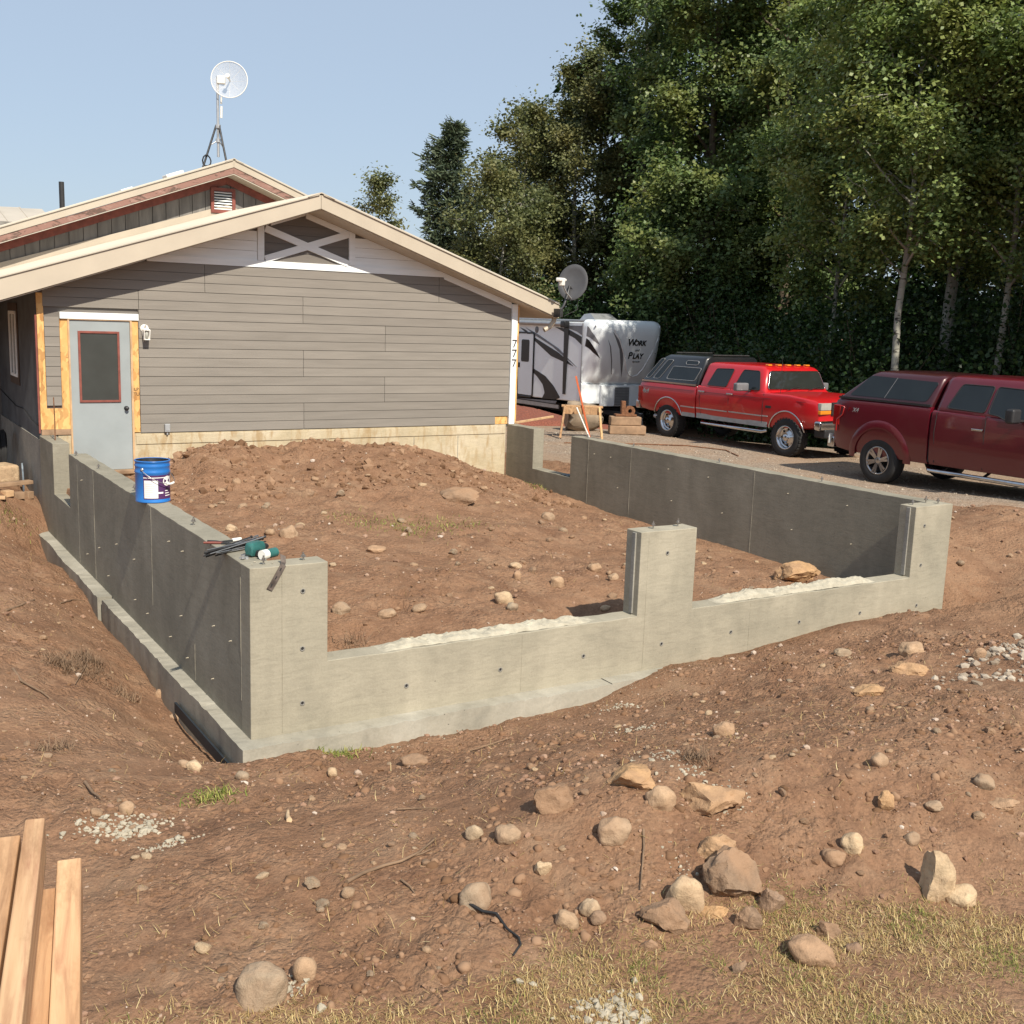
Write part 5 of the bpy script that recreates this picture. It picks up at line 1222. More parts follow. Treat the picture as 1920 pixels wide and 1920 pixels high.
col = lambda q: (.75+.25*math.sin(math.pi*q))*(1-.55*q**3)
# far little poplar over the roof, conifers
broad_tree('poplar_tree', 'small pale poplar top showing over the tan roof beside the spruce', (29.8, 62.4), 13.6, 2, 1.9, 9360, 0.186, 'olive_leaf', 'pale_bark', 11, .12, nl=26, up=1.3, clus=.5)
conifer('spruce_tree', 'dark drooping spruce standing clear against the sky behind the roof', (21.0, 35.7), 12.0, 2.9, 12, dens=.95)
conifer('spruce_tree', 'spiky spruce top poking up behind the olive-leaved trees', (27.6, 39.9), 13.8, 2.4, 13, dens=.6)
# olive trees left of the tall poplar
broad_tree('olive_leaved_tree', 'olive-green rounded tree just right of the spruce above the roof slope', (18.9, 28.2), 9.0, 1.0, 2.1, 32760, .12, 'olive_leaf', 'pale_bark', 14, .12, prof=tall, up=.8)
broad_tree('olive_leaved_tree', 'tall narrow olive-green tree with a pointed top against the sky', (23.4, 29.9), 14.3, 1.2, 2.4, 54600, .12, 'olive_leaf', 'pale_bark', 15, .16, prof=col, up=1.2, nl=38)
broad_tree('olive_leaved_tree', 'dull olive tree filling the gap between spruce and pointed tree', (22.0, 31.6), 12.6, 1.0, 2.3, 35100, .125, 'olive_leaf', 'pale_bark', 16, .14, prof=tall, up=.9)
# tall poplars
broad_tree('poplar_tree', 'tall poplar with a pale grey trunk and gaps of sky around it', (25.9, 29.0), 19.5, 4.6, 2.9, 46800, .145, 'poplar_leaf', 'pale_bark', 17, .20, prof=tall, up=1.1, nl=34, clus=.36)
broad_tree('poplar_tree', 'dense dark green poplar right of the pale-trunked one', (25.0, 23.9), 19.0, 2.2, 3.7, 82000, .145, 'poplar_leaf', 'bark', 18, .24, prof=tall, nl=44, clus=.5)
broad_tree('poplar_tree', 'dark-trunked leaning poplar with bare brown inner branches', (25.6, 20.3), 18.5, 4.4, 3.3, 54600, .145, 'poplar_leaf', 'bark', 19, .26, lean=(-.01, .05), prof=tall, nl=36, clus=.40)
broad_tree('poplar_tree', 'thin sparse poplar with a dark straight stem against the sky', (31.4, 24.4), 21.0, 6.5, 2.3, 29640, .16, 'dark_leaf', 'bark', 20, .18, prof=col, nl=32, up=1.2, clus=.36)
# aspens on the right
broad_tree('aspen_tree', 'aspen with a slim white trunk rising behind the maroon pickup', (19.2, 10.4), 13.2, 4.9, 2.7, 66000, .108, 'aspen_leaf', 'aspen_bark', 21, .105, prof=tall, nl=40, clus=.42)
broad_tree('aspen_tree', 'aspen with a thick scarred pale trunk behind the maroon canopy', (22.4, 11.5), 15.2, 5.2, 3.0, 60000, .108, 'aspen_leaf', 'aspen_bark', 22, .20, prof=tall, nl=38, clus=.45)
broad_tree('aspen_tree', 'yellow-green aspen at the right edge above the maroon cab', (21.0, 9.0), 13.5, 4.8, 2.9, 60000, .108, 'aspen_leaf', 'aspen_bark', 23, .10, prof=tall, nl=38, clus=.44)
broad_tree('aspen_tree', 'aspen with a thin bent stem left of the rightmost one', (21.6, 14.6), 13.0, 4.6, 2.6, 44000, .115, 'aspen_leaf', 'aspen_bark', 24, .09, prof=tall, nl=32, clus=.40)
broad_tree('aspen_tree', 'rightmost aspen, mostly beyond the right edge of the picture', (20.4, 4.4), 13.5, 1.8, 3.3, 44000, .13, 'aspen_leaf', 'aspen_bark', 25, .13, prof=tall, nl=34, clus=.46)
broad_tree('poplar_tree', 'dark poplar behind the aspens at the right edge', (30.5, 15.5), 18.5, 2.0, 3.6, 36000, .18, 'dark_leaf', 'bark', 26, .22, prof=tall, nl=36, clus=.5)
broad_tree('poplar_tree', 'low spreading branch-heavy poplar hanging over the trailer nose', (22.6, 21.6), 8.6, 2.6, 3.0, 40560, .14, 'poplar_leaf', 'bark', 27, .15, prof=tall, nl=30, clus=.42)
# neighbours outside the frame that shade the row
for k, (bx, by, hh) in enumerate(((21.5, .2, 14.5), (25.0, 4.8, 16.0), (21.5, -5.0, 14.0))):
    broad_tree('poplar_tree', 'poplar of the same row beyond the right edge', (bx, by), hh, 1.6, 3.6, 9000, .28, 'dark_leaf', 'bark', 40+k, .2, prof=tall, nl=30, clus=.55, group='poplars beyond the right edge')
# second row that closes the gaps behind the first
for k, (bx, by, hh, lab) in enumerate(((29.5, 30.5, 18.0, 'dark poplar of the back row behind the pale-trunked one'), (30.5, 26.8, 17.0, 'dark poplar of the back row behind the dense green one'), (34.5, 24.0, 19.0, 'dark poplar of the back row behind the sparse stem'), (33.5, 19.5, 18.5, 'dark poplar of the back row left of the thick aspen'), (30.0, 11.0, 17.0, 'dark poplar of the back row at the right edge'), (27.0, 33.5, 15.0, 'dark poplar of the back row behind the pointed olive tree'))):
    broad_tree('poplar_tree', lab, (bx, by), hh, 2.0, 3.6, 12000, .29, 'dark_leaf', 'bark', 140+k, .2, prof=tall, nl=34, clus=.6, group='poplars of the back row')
# shrubs and dark undergrowth
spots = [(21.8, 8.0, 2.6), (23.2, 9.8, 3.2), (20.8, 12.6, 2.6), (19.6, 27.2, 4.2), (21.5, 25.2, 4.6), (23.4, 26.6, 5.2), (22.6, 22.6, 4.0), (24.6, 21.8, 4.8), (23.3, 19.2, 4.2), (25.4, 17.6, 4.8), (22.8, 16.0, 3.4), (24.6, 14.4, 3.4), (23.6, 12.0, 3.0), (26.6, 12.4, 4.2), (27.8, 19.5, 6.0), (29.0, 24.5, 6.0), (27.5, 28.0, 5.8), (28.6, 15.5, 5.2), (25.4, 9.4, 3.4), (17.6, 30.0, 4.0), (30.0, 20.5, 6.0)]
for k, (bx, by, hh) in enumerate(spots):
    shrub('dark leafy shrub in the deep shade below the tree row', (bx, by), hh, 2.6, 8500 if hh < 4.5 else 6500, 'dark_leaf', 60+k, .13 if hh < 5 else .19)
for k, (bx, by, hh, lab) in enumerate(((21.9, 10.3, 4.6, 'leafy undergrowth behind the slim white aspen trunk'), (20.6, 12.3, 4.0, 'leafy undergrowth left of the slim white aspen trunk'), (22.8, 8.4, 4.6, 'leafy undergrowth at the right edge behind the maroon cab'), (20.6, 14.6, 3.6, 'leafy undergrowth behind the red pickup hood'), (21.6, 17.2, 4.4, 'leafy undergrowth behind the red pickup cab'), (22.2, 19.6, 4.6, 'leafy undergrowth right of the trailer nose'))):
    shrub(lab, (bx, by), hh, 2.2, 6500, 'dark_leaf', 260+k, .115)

# ------------------------------------------------------------------ stones
ROCKS = [
 (0.972, -3.015, 0.306, 0.16, 'ochre_rock', 'A', 'large angular ochre rock, highest of the rocks in front of the foundation'),
 (0.536, -2.91, 0.229, 0.193, 'brown_rock', 'A', 'flat triangular dust-brown slab left of the ochre rock'),
 (0.975, -3.225, 0.14, 0.119, 'cobble', 'R', 'rounded brown cobble tucked under the right end of the ochre rock'),
 (1.249, -3.286, 0.336, 0.179, 'ochre_rock', 'A', 'lumpy ochre and brown rock with concrete splatter, right of the rounded brown cobble'),
 (0.664, -3.272, 0.15, 0.115, 'cobble', 'R', 'tan cobble with a dark shadow, alone below the ochre rock'),
 (1.06, -3.534, 0.24, 0.145, 'ochre_rock', 'A', 'curved ochre slab propped above the biggest brown boulder'),
 (1.023, -3.734, 0.317, 0.269, 'brown_rock', 'A', 'biggest brown boulder in the rock heap'),
 (0.731, -3.713, 0.155, 0.193, 'pale_cobble', 'R', 'smooth egg-shaped cream cobble leaning on the biggest brown boulder'),
 (0.567, -3.774, 0.228, 0.16, 'brown_rock', 'A', 'blocky dark brown boulder below the cream cobble at the lawn edge'),
 (0.904, -3.943, 0.129, 0.143, 'brown_rock', 'A', 'rough brown chunk under the biggest boulder'),
 (1.074, -3.896, 0.119, 0.133, 'brown_rock', 'A', 'brown chunk at the right foot of the biggest boulder'),
 (0.818, -3.8, 0.141, 0.052, 'ochre_rock', 'A', 'thin flat stone sliver between two brown chunks'),
 (1.85, -4.145, 0.207, 0.246, 'pale_cobble', 'S', 'big pale boulder split open on its left side'),
 (1.928, -4.246, 0.157, 0.103, 'pale_cobble', 'R', 'smooth tan cobble right of the split boulder'),
 (2.029, -3.887, 0.079, 0.068, 'grey_rock', 'R', 'small pale round stone sitting above the split boulder'),
 (0.966, -4.245, 0.185, 0.114, 'cobble', 'R', 'oval brown-grey cobble lying on the dry lawn'),
 (1.684, -3.809, 0.097, 0.107, 'pale_cobble', 'R', 'mottled cobble left of the split boulder'),
 (1.556, -3.818, 0.101, 0.081, 'brown_rock', 'R', 'dusty brown cobble below the mottled one'),
 (-1.121, -3.452, 0.191, 0.167, 'grey_rock', 'R', 'largest half-buried grey boulder at the bottom edge'),
 (-0.94, -3.432, 0.09, 0.09, 'cobble', 'R', 'squarish tan cobble right of the largest half-buried boulder'),
 (-0.102, -3.29, 0.125, 0.134, 'grey_rock', 'R', 'round grey cobble beside the end of the black cable'),
 (0.157, -2.829, 0.087, 0.072, 'pale_cobble', 'R', 'pale pebble-like cobble left of the broad tan one'),
 (0.235, -3.002, 0.126, 0.09, 'cobble', 'R', 'broad tan cobble above the small row of stones'),
 (0.31, -3.583, 0.092, 0.074, 'pale_cobble', 'R', 'pale cobble at the upper end of the pair near the lawn'),
 (0.187, -3.579, 0.1, 0.087, 'cobble', 'R', 'brown cobble left of the pale one near the lawn'),
 (0.312, -3.633, 0.069, 0.06, 'brown_rock', 'R', 'small brown stone touching the pale cobble near the lawn'),
 (0.259, -3.263, 0.097, 0.082, 'pale_cobble', 'A', 'whitish broken stone among small cobbles'),
 (2.292, -2.263, 0.127, 0.107, 'cobble', 'R', 'tan cobble alone on the dirt slope under the second low opening'),
 (2.302, -3.441, 0.085, 0.074, 'cobble', 'R', 'round brown cobble alone on the upper right slope'),
 (2.708, -3.795, 0.101, 0.079, 'grey_rock', 'R', 'grey cobble on the far right slope'),
 (2.079, -3.681, 0.092, 0.114, 'ochre_rock', 'A', 'upright pinkish stone on the right slope'),
 (2.694, -3.928, 0.149, 0.061, 'cobble', 'A', 'flat stone at the far right slope'),
 (2.311, -3.793, 0.098, 0.044, 'grey_rock', 'R', 'low grey stone right of the upright pinkish one'),
 (0.811, -0.914, 0.17, 0.071, 'brown_rock', 'R', 'long brown stone just below the footing'),
 (0.245, -0.875, 0.062, 0.055, 'pale_cobble', 'R', 'small round stone below the footing, left of the long brown one'),
 (-1.17, -1.489, 0.072, 0.078, 'cobble', 'R', 'upright tan stone beside the concrete spill at the left'),
 (1.179, -4.146, 0.12, 0.083, 'brown_rock', 'A', 'brown clod-like rock above the oval cobble on the lawn'),
 (1.174, -4.289, 0.067, 0.058, 'brown_rock', 'R', 'small brown stone right of the oval cobble on the lawn'),
 (0.643, -4.157, 0.074, 0.065, 'brown_rock', 'A', 'square brown chunk lying in the dry grass'),
 (0.401, -3.871, 0.075, 0.067, 'brown_rock', 'A', 'brown chunk at the lawn edge below the blocky boulder'),
 (4.913, -0.914, 0.155, 0.082, 'grey_rock', 'R', 'dark grey stone on the dirt below the front wall'),
 (4.671, -1.761, 0.363, 0.091, 'ochre_rock', 'A', 'long flat pinkish slab right of the front wall base'),
 (3.828, -2.105, 0.22, 0.114, 'ochre_rock', 'A', 'pinkish broken rock on the slope in front of the right pillar'),
 (5.216, -1.367, 0.204, 0.116, 'cobble', 'R', 'grey-brown cobble near the right front pillar'),
 (5.438, -1.847, 0.104, 0.095, 'cobble', 'R', 'stone at the edge of the pale gravel spill'),
 (1.588, 3.504, 0.175, 0.153, 'cobble', 'R', 'round tan cobble inside the foundation behind the tools'),
 (2.723, 1.1, 0.173, 0.125, 'pale_cobble', 'R', 'pale cobble inside the foundation, brightest of its cluster'),
 (2.606, 0.775, 0.102, 0.074, 'grey_rock', 'R', 'grey stone touching the brightest cobble inside the foundation'),
 (5.556, 4.633, 0.167, 0.139, 'cobble', 'R', 'tan cobble beside the right wall inside the foundation'),
 (3.283, 1.768, 0.084, 0.115, 'cobble', 'R', 'upright oval stone inside the foundation'),
 (3.564, 2.248, 0.121, 0.06, 'pale_cobble', 'R', 'flat oval stone above the upright one'),
 (2.297, 2.92, 0.184, 0.076, 'cobble', 'R', 'wide low stone inside the foundation'),
 (1.234, 1.326, 0.154, 0.099, 'grey_rock', 'R', 'dark stone beside the near left pillar'),
 (1.584, 1.137, 0.154, 0.068, 'cobble', 'R', 'flat brown stone inside the first low opening'),
 (3.635, 1.583, 0.136, 0.115, 'cobble', 'R', 'round stone left of the middle pillar'),
 (4.261, 1.823, 0.132, 0.088, 'cobble', 'R', 'stone left of the top of the middle pillar'),
 (4.267, 1.511, 0.107, 0.075, 'cobble', 'R', 'stone close to the middle pillar'),
 (6.683, 1.363, 0.566, 0.236, 'ochre_rock', 'A', 'rugged ochre rock inside the foundation by the right wall'),
 (4.603, 5.307, 0.541, 0.18, 'brown_rock', 'A', 'flat brown slab with a dark overhang on the dirt heap'),
 (2.629, 5.624, 0.171, 0.132, 'brown_rock', 'A', 'broken stone on the left dirt heap'),
 (1.186, 4.133, 0.113, 0.073, 'pale_cobble', 'R', 'pale-rimmed stone behind the pliers'),
 (-0.532, -0.49, 0.094, 0.074, 'pale_cobble', 'R', 'pale stone in the gully by the near footing corner'),
 (-0.561, -0.35, 0.075, 0.055, 'cobble', 'R', 'tan stone left of the pale one in the gully'),
 (-0.322, -0.799, 0.086, 0.059, 'grey_rock', 'R', 'grey stone below the near footing corner'),
 (-0.117, 2.019, 0.081, 0.091, 'cobble', 'R', 'stone at the foot of the left footing'),
 (-0.131, 1.466, 0.095, 0.052, 'cobble', 'R', 'flat stone in the left trench'),
 (-0.206, -3.821, 0.038, 0.046, 'crumb', 'A', 'white concrete lump on the lawn'),
 (-0.153, -3.844, 0.038, 0.021, 'crumb', 'A', 'small white concrete chip beside the lump on the lawn'),
 (0.221, -4.011, 0.03, 0.034, 'crumb', 'A', 'white concrete lump in the middle of the lawn'),
 (-0.956, -3.635, 0.036, 0.039, 'crumb', 'A', 'white concrete lump at the bottom edge'),
]
def ico(sub):
    bm = bmesh.new(); bmesh.ops.create_icosphere(bm, subdivisions=sub, radius=1.0)
    V = np.array([v.co[:] for v in bm.verts]); F = np.array([[v.index for v in f.verts] for f in bm.faces]); bm.free(); return V, F
ICO = {k: ico(k) for k in (1, 2, 3, 4)}
def rock_mesh(name, w, d, h, kind, seed, sub=4):
    rng = np.random.default_rng(seed); V, F = ICO[sub]; V = V.copy()
    if kind in 'AS':
        for k in range(9 if kind == 'A' else 3):
            n = rng.normal(0, 1, 3); n /= np.linalg.norm(n); c = rng.uniform(.50, .80); dd = V @ n; V = V-np.maximum(0, dd-c)[:, None]*n*.96
        if kind == 'S':
            n = np.array([-.85, -.25, .05]); n /= np.linalg.norm(n); dd = V @ n; V = V-np.maximum(0, dd-.38)[:, None]*n*1.05
    q = np.sign(V)*np.abs(V)**.92 if kind == 'R' else V
    nz = np.array([mnoise.noise(Vector(p*1.1+seed))*(.34 if kind == 'R' else .2)+mnoise.noise(Vector(p*2.7+seed))*(.13 if kind == 'R' else .15)+mnoise.noise(Vector(p*8+seed))*(.03 if kind == 'R' else .09)+mnoise.noise(Vector(p*19+seed))*(.012 if kind == 'R' else .035) for p in q])
    V = q*(1+nz*(.75 if kind == 'R' else 1.))[:, None]
    if kind == 'R':
        n = rng.normal(0, 1, 3); n /= np.linalg.norm(n); dd = V @ n; V = V-np.maximum(0, dd-.72)[:, None]*n*.6
    V = V*np.array([w/2, d/2, h/2])
    me = bpy.data.meshes.new(name); me.from_pydata(V.tolist(), [], F.tolist()); me.polygons.foreach_set('use_smooth', [True]*len(F))
    if kind != 'R': me.set_sharp_from_angle(angle=rad(32))
    me.update(); return me
CAMYAW = -YAW
for i, (x, y, w, h, mt_, kd, lab) in enumerate(ROCKS):
    hh = h*1.05; big = w > .12
    name = 'concrete_lump' if mt_ == 'crumb' else ('boulder' if w > .2 else ('rock' if kd in 'AS' else 'cobble'))
    flatk = .62 if kd == 'A' and h < .6*w else 1
    me = rock_mesh(name, w*1.04, w*(.80 if kd != 'A' else .7), max(hh, .45*w)*(1.1 if flatk == 1 else .95), kd, 100+i, 4 if w > .09 else 3); me.materials.append(MATS[mt_])
    o = bpy.data.objects.new(name, me); COL.objects.link(o); z = height1(x, y)
    o.location = (x, y, z+max(hh, .45*w)*.5*(.34 if big else .40)); o.rotation_euler = (R_.uniform(-.22, .22), R_.uniform(-.22, .22), CAMYAW+R_.uniform(-.3, .3))
    tag(o, lab, 'lump' if mt_ == 'crumb' else ('boulder' if w > .2 else ('rock' if kd in 'AS' else 'cobble')), 'stones lying on the dirt' if mt_ != 'crumb' else 'white concrete lumps on the lawn')
# scattered smaller cobbles that nothing tells apart
gen = []
for k in range(10):
    me = rock_mesh('cobble', 1, R_.uniform(.65, .95), R_.uniform(.5, .75), 'R' if k < 7 else 'A', 900+k, 3); me.materials.append(MATS[('cobble', 'pale_cobble', 'cobble', 'brown_rock', 'grey_rock')[k % 5]]); gen.append(me)
rng = np.random.default_rng(5); n = 0; zones = [((-1.6, 4.5, -4.3, -2.4), 75, (.03, .085)), ((-1.4, 6.5, -2.4, -.3), 50, (.03, .075)), ((.5, 7., .6, 5.), 70, (.05, .13)), ((1., 6.6, 5., 7.6), 40, (.06, .15)), ((-1.6, -.4, -1., 6.), 24, (.03, .08)), ((7.9, 11, -1.5, 3.5), 22, (.06, .14))]
for (x0, x1, y0, y1), cnt, (s0, s1) in zones:
    k = 0
    while k < cnt:
        x = rng.uniform(x0, x1); y = rng.uniform(y0, y1)
        if float(lawn_mask(np.array([x]), np.array([y]))[0]) > .4 or any(math.hypot(x-r[0], y-r[1]) < r[2]*.6+.05 for r in ROCKS): continue
        if -.2 < y < .25 and -.2 < x < 7.7: continue
        s = s0+(s1-s0)*rng.random()**2.2; o = bpy.data.objects.new('cobble', gen[rng.integers(0, 10)]); COL.objects.link(o)
        o.scale = (s, s, s); o.location = (x, y, height1(x, y)+s*rng.uniform(.0, .2)); o.rotation_euler = (rng.uniform(-.3, .3), rng.uniform(-.3, .3), rng.uniform(0, 6.28))
        tag(o, 'small loose stone scattered on the brown dirt', 'cobble', 'small stones scattered over the dirt'); k += 1
# ------------------------------------------------------------------ loose ground cover
def soup(name, pts, sizes, mat, label, cat, seed, rough=.3, squash=.7, sub=1, sinkf=.2):
    rng = np.random.default_rng(seed); V0, F0 = ICO[sub]; n = len(pts); nv = len(V0)
    J = V0[None]*(1+rng.normal(0, rough, (n, nv, 1))*.6)*sizes[:, None, None]*np.stack([rng.uniform(.8, 1.3, n), rng.uniform(.7, 1.1, n), rng.uniform(.55, .9, n)*squash/.7], 1)[:, None]
    a = rng.uniform(0, 6.28, n); c, s = np.cos(a)[:, None], np.sin(a)[:, None]
    X_ = J[:, :, 0]*c-J[:, :, 1]*s; Y_ = J[:, :, 0]*s+J[:, :, 1]*c; V = np.stack([X_, Y_, J[:, :, 2]], 2)+pts[:, None]
    V[:, :, 2] += (sizes*sinkf)[:, None]
    F = (F0[None]+np.arange(n)[:, None, None]*nv).reshape(-1, 3)
    o = npmesh(name, V.reshape(-1, 3), F, mat, False); tag(o, label, cat, kind='stuff'); return o
def scatter(rng, zones, lawn=.5):
    P = []
    for (x0, x1, y0, y1), n, sc_ in zones:
        x = rng.uniform(x0, x1, n*2); y = rng.uniform(y0, y1, n*2); d = perlin(x*sc_+3, y*sc_+8)+.5*perlin(x*sc_*3, y*sc_*3)
        k = (d+rng.normal(0, .3, n*2) > -.05) & (lawn_mask(x, y) < lawn) & ~((y > -.17) & (y < .22) & (x > -.15) & (x < 7.65)) & ~((x > -.16) & (x < .22) & (y > -.2)) & ~((x > 7.24) & (x < 7.62) & (y > -.2))
        P.append(np.stack([x[k][:n], y[k][:n]], 1))
    P = np.concatenate(P); return np.concatenate([P, height(P[:, 0], P[:, 1])[:, None]], 1)
rng = np.random.default_rng(31)
ZN = [((-1.8, 4.2, -4.4, -2.3), 3800, .9), ((-1.6, 6.8, -2.4, -.2), 2400, .8), ((.25, 7.2, .3, 5.), 1500, .8), ((.4, 7., 5., 8.4), 700, .8), ((-2., -.2, -1.5, 8.), 1600, .9), ((7.7, 12, -2., 4.), 700, .6)]
P = scatter(rng, ZN); dist = np.linalg.norm(P-np.array(CAM_LOC), axis=1); keep = rng.random(len(P)) < .70; P = P[keep]; dist = dist[keep]; s = np.minimum(.022, .0036*np.exp(rng.gamma(1.0, .46, len(P))))*np.clip(dist/6.5, .8, 1.5)
soup('pebbles', P, s, 'pebbles', 'loose pebbles strewn over the brown dirt', 'pebbles', 32, .22)
P = scatter(rng, [(z, int(n*1.05), 1.3) for z, n, _ in ZN]); s = np.minimum(.020, .0050*np.exp(rng.gamma(1.1, .42, len(P))))
soup('dirt_clods', P, s, 'clods', 'crumbly clods of brown dirt', 'clods', 33, .34, .6, sinkf=-.15)
P = scatter(rng, [((.4, 7., 5.6, 8.3), 1300, 1.2)]); s = np.minimum(.07, .0175*np.exp(rng.gamma(1.3, .40, len(P))))
soup('lumps_of_earth', P, s, 'clods', 'broken lumps of earth on the dug heap by the house', 'clods', 37, .34, .75, sinkf=-.05)
P = scatter(rng, [((-1.2, 4.0, -3.7, -2.4), 420, 1.), ((-1.4, 6.5, -1.9, -.4), 380, 1.), ((.5, 6.8, .5, 5.), 260, 1.)]); s = np.minimum(.030, .010*np.exp(rng.gamma(1.3, .36, len(P))))
o = soup('lumps_of_earth', P, s, 'clods', 'broken lumps of earth on the foreground bank and slope', 'clods', 38, .20, .8, 2, -.15); o.data.polygons.foreach_set('use_smooth', [True]*len(o.data.polygons))
# white concrete crumbs and a spill of pale gravel
P = []; S = []
for cx, cy, rx, ry, n, big in ((-1.26, -1.62, .22, .10, 150, 1.5), (-1.18, -1.70, .10, .05, 60, 2.2), (-1.06, -1.93, .11, .05, 70, 1.2), (1.35, -2.80, .12, .10, 70, 1.0), (2.26, -1.48, .16, .12, 70, 1.1), (2.75, -.62, .16, .08, 50, 1.3), (1.36, -3.28, .13, .09, 90, 1.2), (.02, -4.13, .11, .10, 150, 1.6), (-.99, -3.45, .06, .05, 40, 1.1), (1.05, -.35, .7, .06, 50, .7), (.85, -3.55, .06, .12, 30, .9), (1.32, -3.05, .10, .08, 40, 1.), (3., -.28, .6, .05, 40, .7)):
    x = rng.normal(cx, rx*.6, n); y = rng.normal(cy, ry*.6, n); P.append(np.stack([x, y, height(x, y)], 1)); S.append(np.minimum(.02, .0042*big*np.exp(rng.gamma(1.2, .35, n))))
soup('concrete_crumbs', np.concatenate(P), np.concatenate(S), 'crumb', 'white concrete crumbs spilled on the dirt', 'crumbs', 34, .4)
x = np.concatenate([rng.normal(6.2, .5, 380), rng.normal(5.2, .45, 90)]); y = np.concatenate([rng.normal(-1.95, .12, 380), rng.normal(-2.35, .10, 90)]); P = np.stack([x, y, height(x, y)], 1)
soup('pale_gravel', P, np.minimum(.04, .010*np.exp(rng.gamma(1.4, .4, len(P)))), 'pale_gravel', 'spill of pale grey gravel at the right of the slope', 'gravel', 35, .3)
# coarse stones on the driveway surface
x = rng.uniform(9, 16, 1500); y = rng.uniform(3, 14, 1500); k = drive_mask(x, y) > .6; x = x[k]; y = y[k]; z = height(x, y)+.015
soup('driveway_gravel', np.stack([x, y, z], 1), np.minimum(.025, .008*np.exp(rng.gamma(1.2, .35, len(x)))), 'pale_gravel', 'loose gravel lying on the driveway', 'gravel', 36, .3)
def blades(name, x, y, L, mat, label, seed, lean=1.0, w=.0022, cat='grass', up=.25):
    rng = np.random.default_rng(seed); n = len(x); z = height(x, y); a = rng.uniform(0, 6.28, n)
    el = rng.uniform(.05, 1., n)**lean*1.2+up*.3; dx = np.cos(a)*np.cos(el); dy = np.sin(a)*np.cos(el); dz = np.sin(el)
    b = np.stack([x, y, z-.004], 1); d = np.stack([dx, dy, dz], 1); s = np.stack([-np.sin(a), np.cos(a), np.zeros(n)], 1)*(w*rng.uniform(.7, 1.5, n))[:, None]
    mid = b+d*(L*.55)[:, None]; d2 = d.copy(); d2 = d2+rng.normal(0, .22, d2.shape); d2[:, 2] -= .2; tip = mid+d2*(L*.5)[:, None]; tip[:, 2] = np.maximum(tip[:, 2], z+.002)
    V = np.stack([b-s, b+s, mid+s*.8, mid-s*.8, tip], 1).reshape(-1, 3); i = np.arange(n)[:, None]*5
    F = np.concatenate([np.concatenate([i, i+1, i+2], 1), np.concatenate([i, i+2, i+3], 1), np.concatenate([i+3, i+2, i+4], 1)])
    o = npmesh(name, V, F, mat, False); tag(o, label, cat, kind='stuff'); return o
nx_ = 470000; x = rng.uniform(-2.6, 4.2, nx_); y = rng.uniform(-5.9, -2.6, nx_); lm = lawn_mask(x, y); pat = perlin(x*2.1+7, y*2.1)+.6*perlin(x*5, y*5+3)
# only the wedge near the view
fx = x-CAM_LOC[0]; fy = y-CAM_LOC[1]; ang = np.arctan2(fx, fy)-YAW; dst = np.hypot(fx, fy); vis = (np.abs(ang) < .62) & (dst > 2.6)
bare = perlin(x*1.6+17, y*1.6+3)+.35*perlin(x*6, y*6+1)
k = vis & (lm > .12+.75*rng.random(nx_)) & (bare+.5*rng.random(nx_) > .14)
gk = k & (pat+rng.normal(0, .28, nx_) > .36); dk = k & ~gk
blades('dry_lawn', x[dk], y[dk], rng.uniform(.02, .055, dk.sum()), 'straw', 'dry straw-coloured lawn at the bottom of the picture', 41, 2.4, .0015, up=0.)
blades('green_lawn', x[gk], y[gk], rng.uniform(.02, .045, gk.sum()), 'green_grass', 'green tufts showing through the dry lawn', 42, 1.6, .0012)
# straw bits, rootlets and weeds on the dirt
P = scatter(rng, [((-1.6, 4., -4.2, -2.), 1500, 1.2), ((-1.6, 5.5, -2., -.2), 700, 1.), ((.4, 7., .5, 7.), 700, 1.), ((-1.9, -.3, -1., 8.), 500, 1.)], .9)
blades('straw_bits', P[:, 0], P[:, 1], rng.uniform(.02, .09, len(P)), 'straw', 'bits of straw and rootlet lying on the dirt', 43, 3., .0014, 'straw', 0)
gx = []; gy = []
for cx, cy, r, n in ((3.19, 4.05, .42, 420), (3.9, 4.2, .35, 220), (2.7, 4.4, .3, 160), (.55, -.30, .14, 260), (-.66, -1.30, .12, 250), (7.1, 7.3, .14, 120), (6.9, 6.9, .12, 100), (-.5, 7.9, .2, 200)):
    gx.append(rng.normal(cx, r*.6, n)); gy.append(rng.normal(cy, r*.6, n))
gx = np.concatenate(gx); gy = np.concatenate(gy); blades('weeds', gx, gy, rng.uniform(.03, .08, len(gx)), 'green_grass', 'thin weeds growing on the dirt inside the foundation', 44, 1.2, .003)
gx = []; gy = []
for cx, cy, r, n in ((-.90, 1.86, .13, 420), (-.66, 2.2, .11, 380), (-.75, 1.95, .16, 300), (1.45, -2.93, .08, 160), (1.1, .80, .12, 160), (-.45, 1.7, .1, 160), (-1.3, -.2, .1, 160)):
    gx.append(rng.normal(cx, r*.6, n)); gy.append(rng.normal(cy, r*.6, n))
gx = np.concatenate(gx); gy = np.concatenate(gy)
MATS['root_mat'] = MATS['dead_wood']
blades('root_tangle', gx, gy, rng.uniform(.04, .14, len(gx)), 'dead_wood', 'tangled dark roots sticking out of the dirt bank', 45, 1.0, .0022, 'roots')
def twig(pts, r, label, mat='dead_wood', name='twig', lift=.012, cat='twig'):
    q = [(p[0], p[1], height1(p[0], p[1])+lift*(1 if 0 < i < len(pts)-1 else .8)) for i, p in enumerate(pts)]
    # smooth resample
    o = MB().tube(q, [r*(1-.55*i/(len(q)-1)) for i in range(len(q))], 7)
    c = q[0]; ob = o.build(name, mat); tag(ob, label, cat); return ob
twig([(-.531, -2.888), (-.429, -2.832), (-.32, -2.829), (-.235, -2.833), (-.129, -2.804), (.006, -2.72)], .010, 'long bent dead stick on the dirt left of the rock heap')
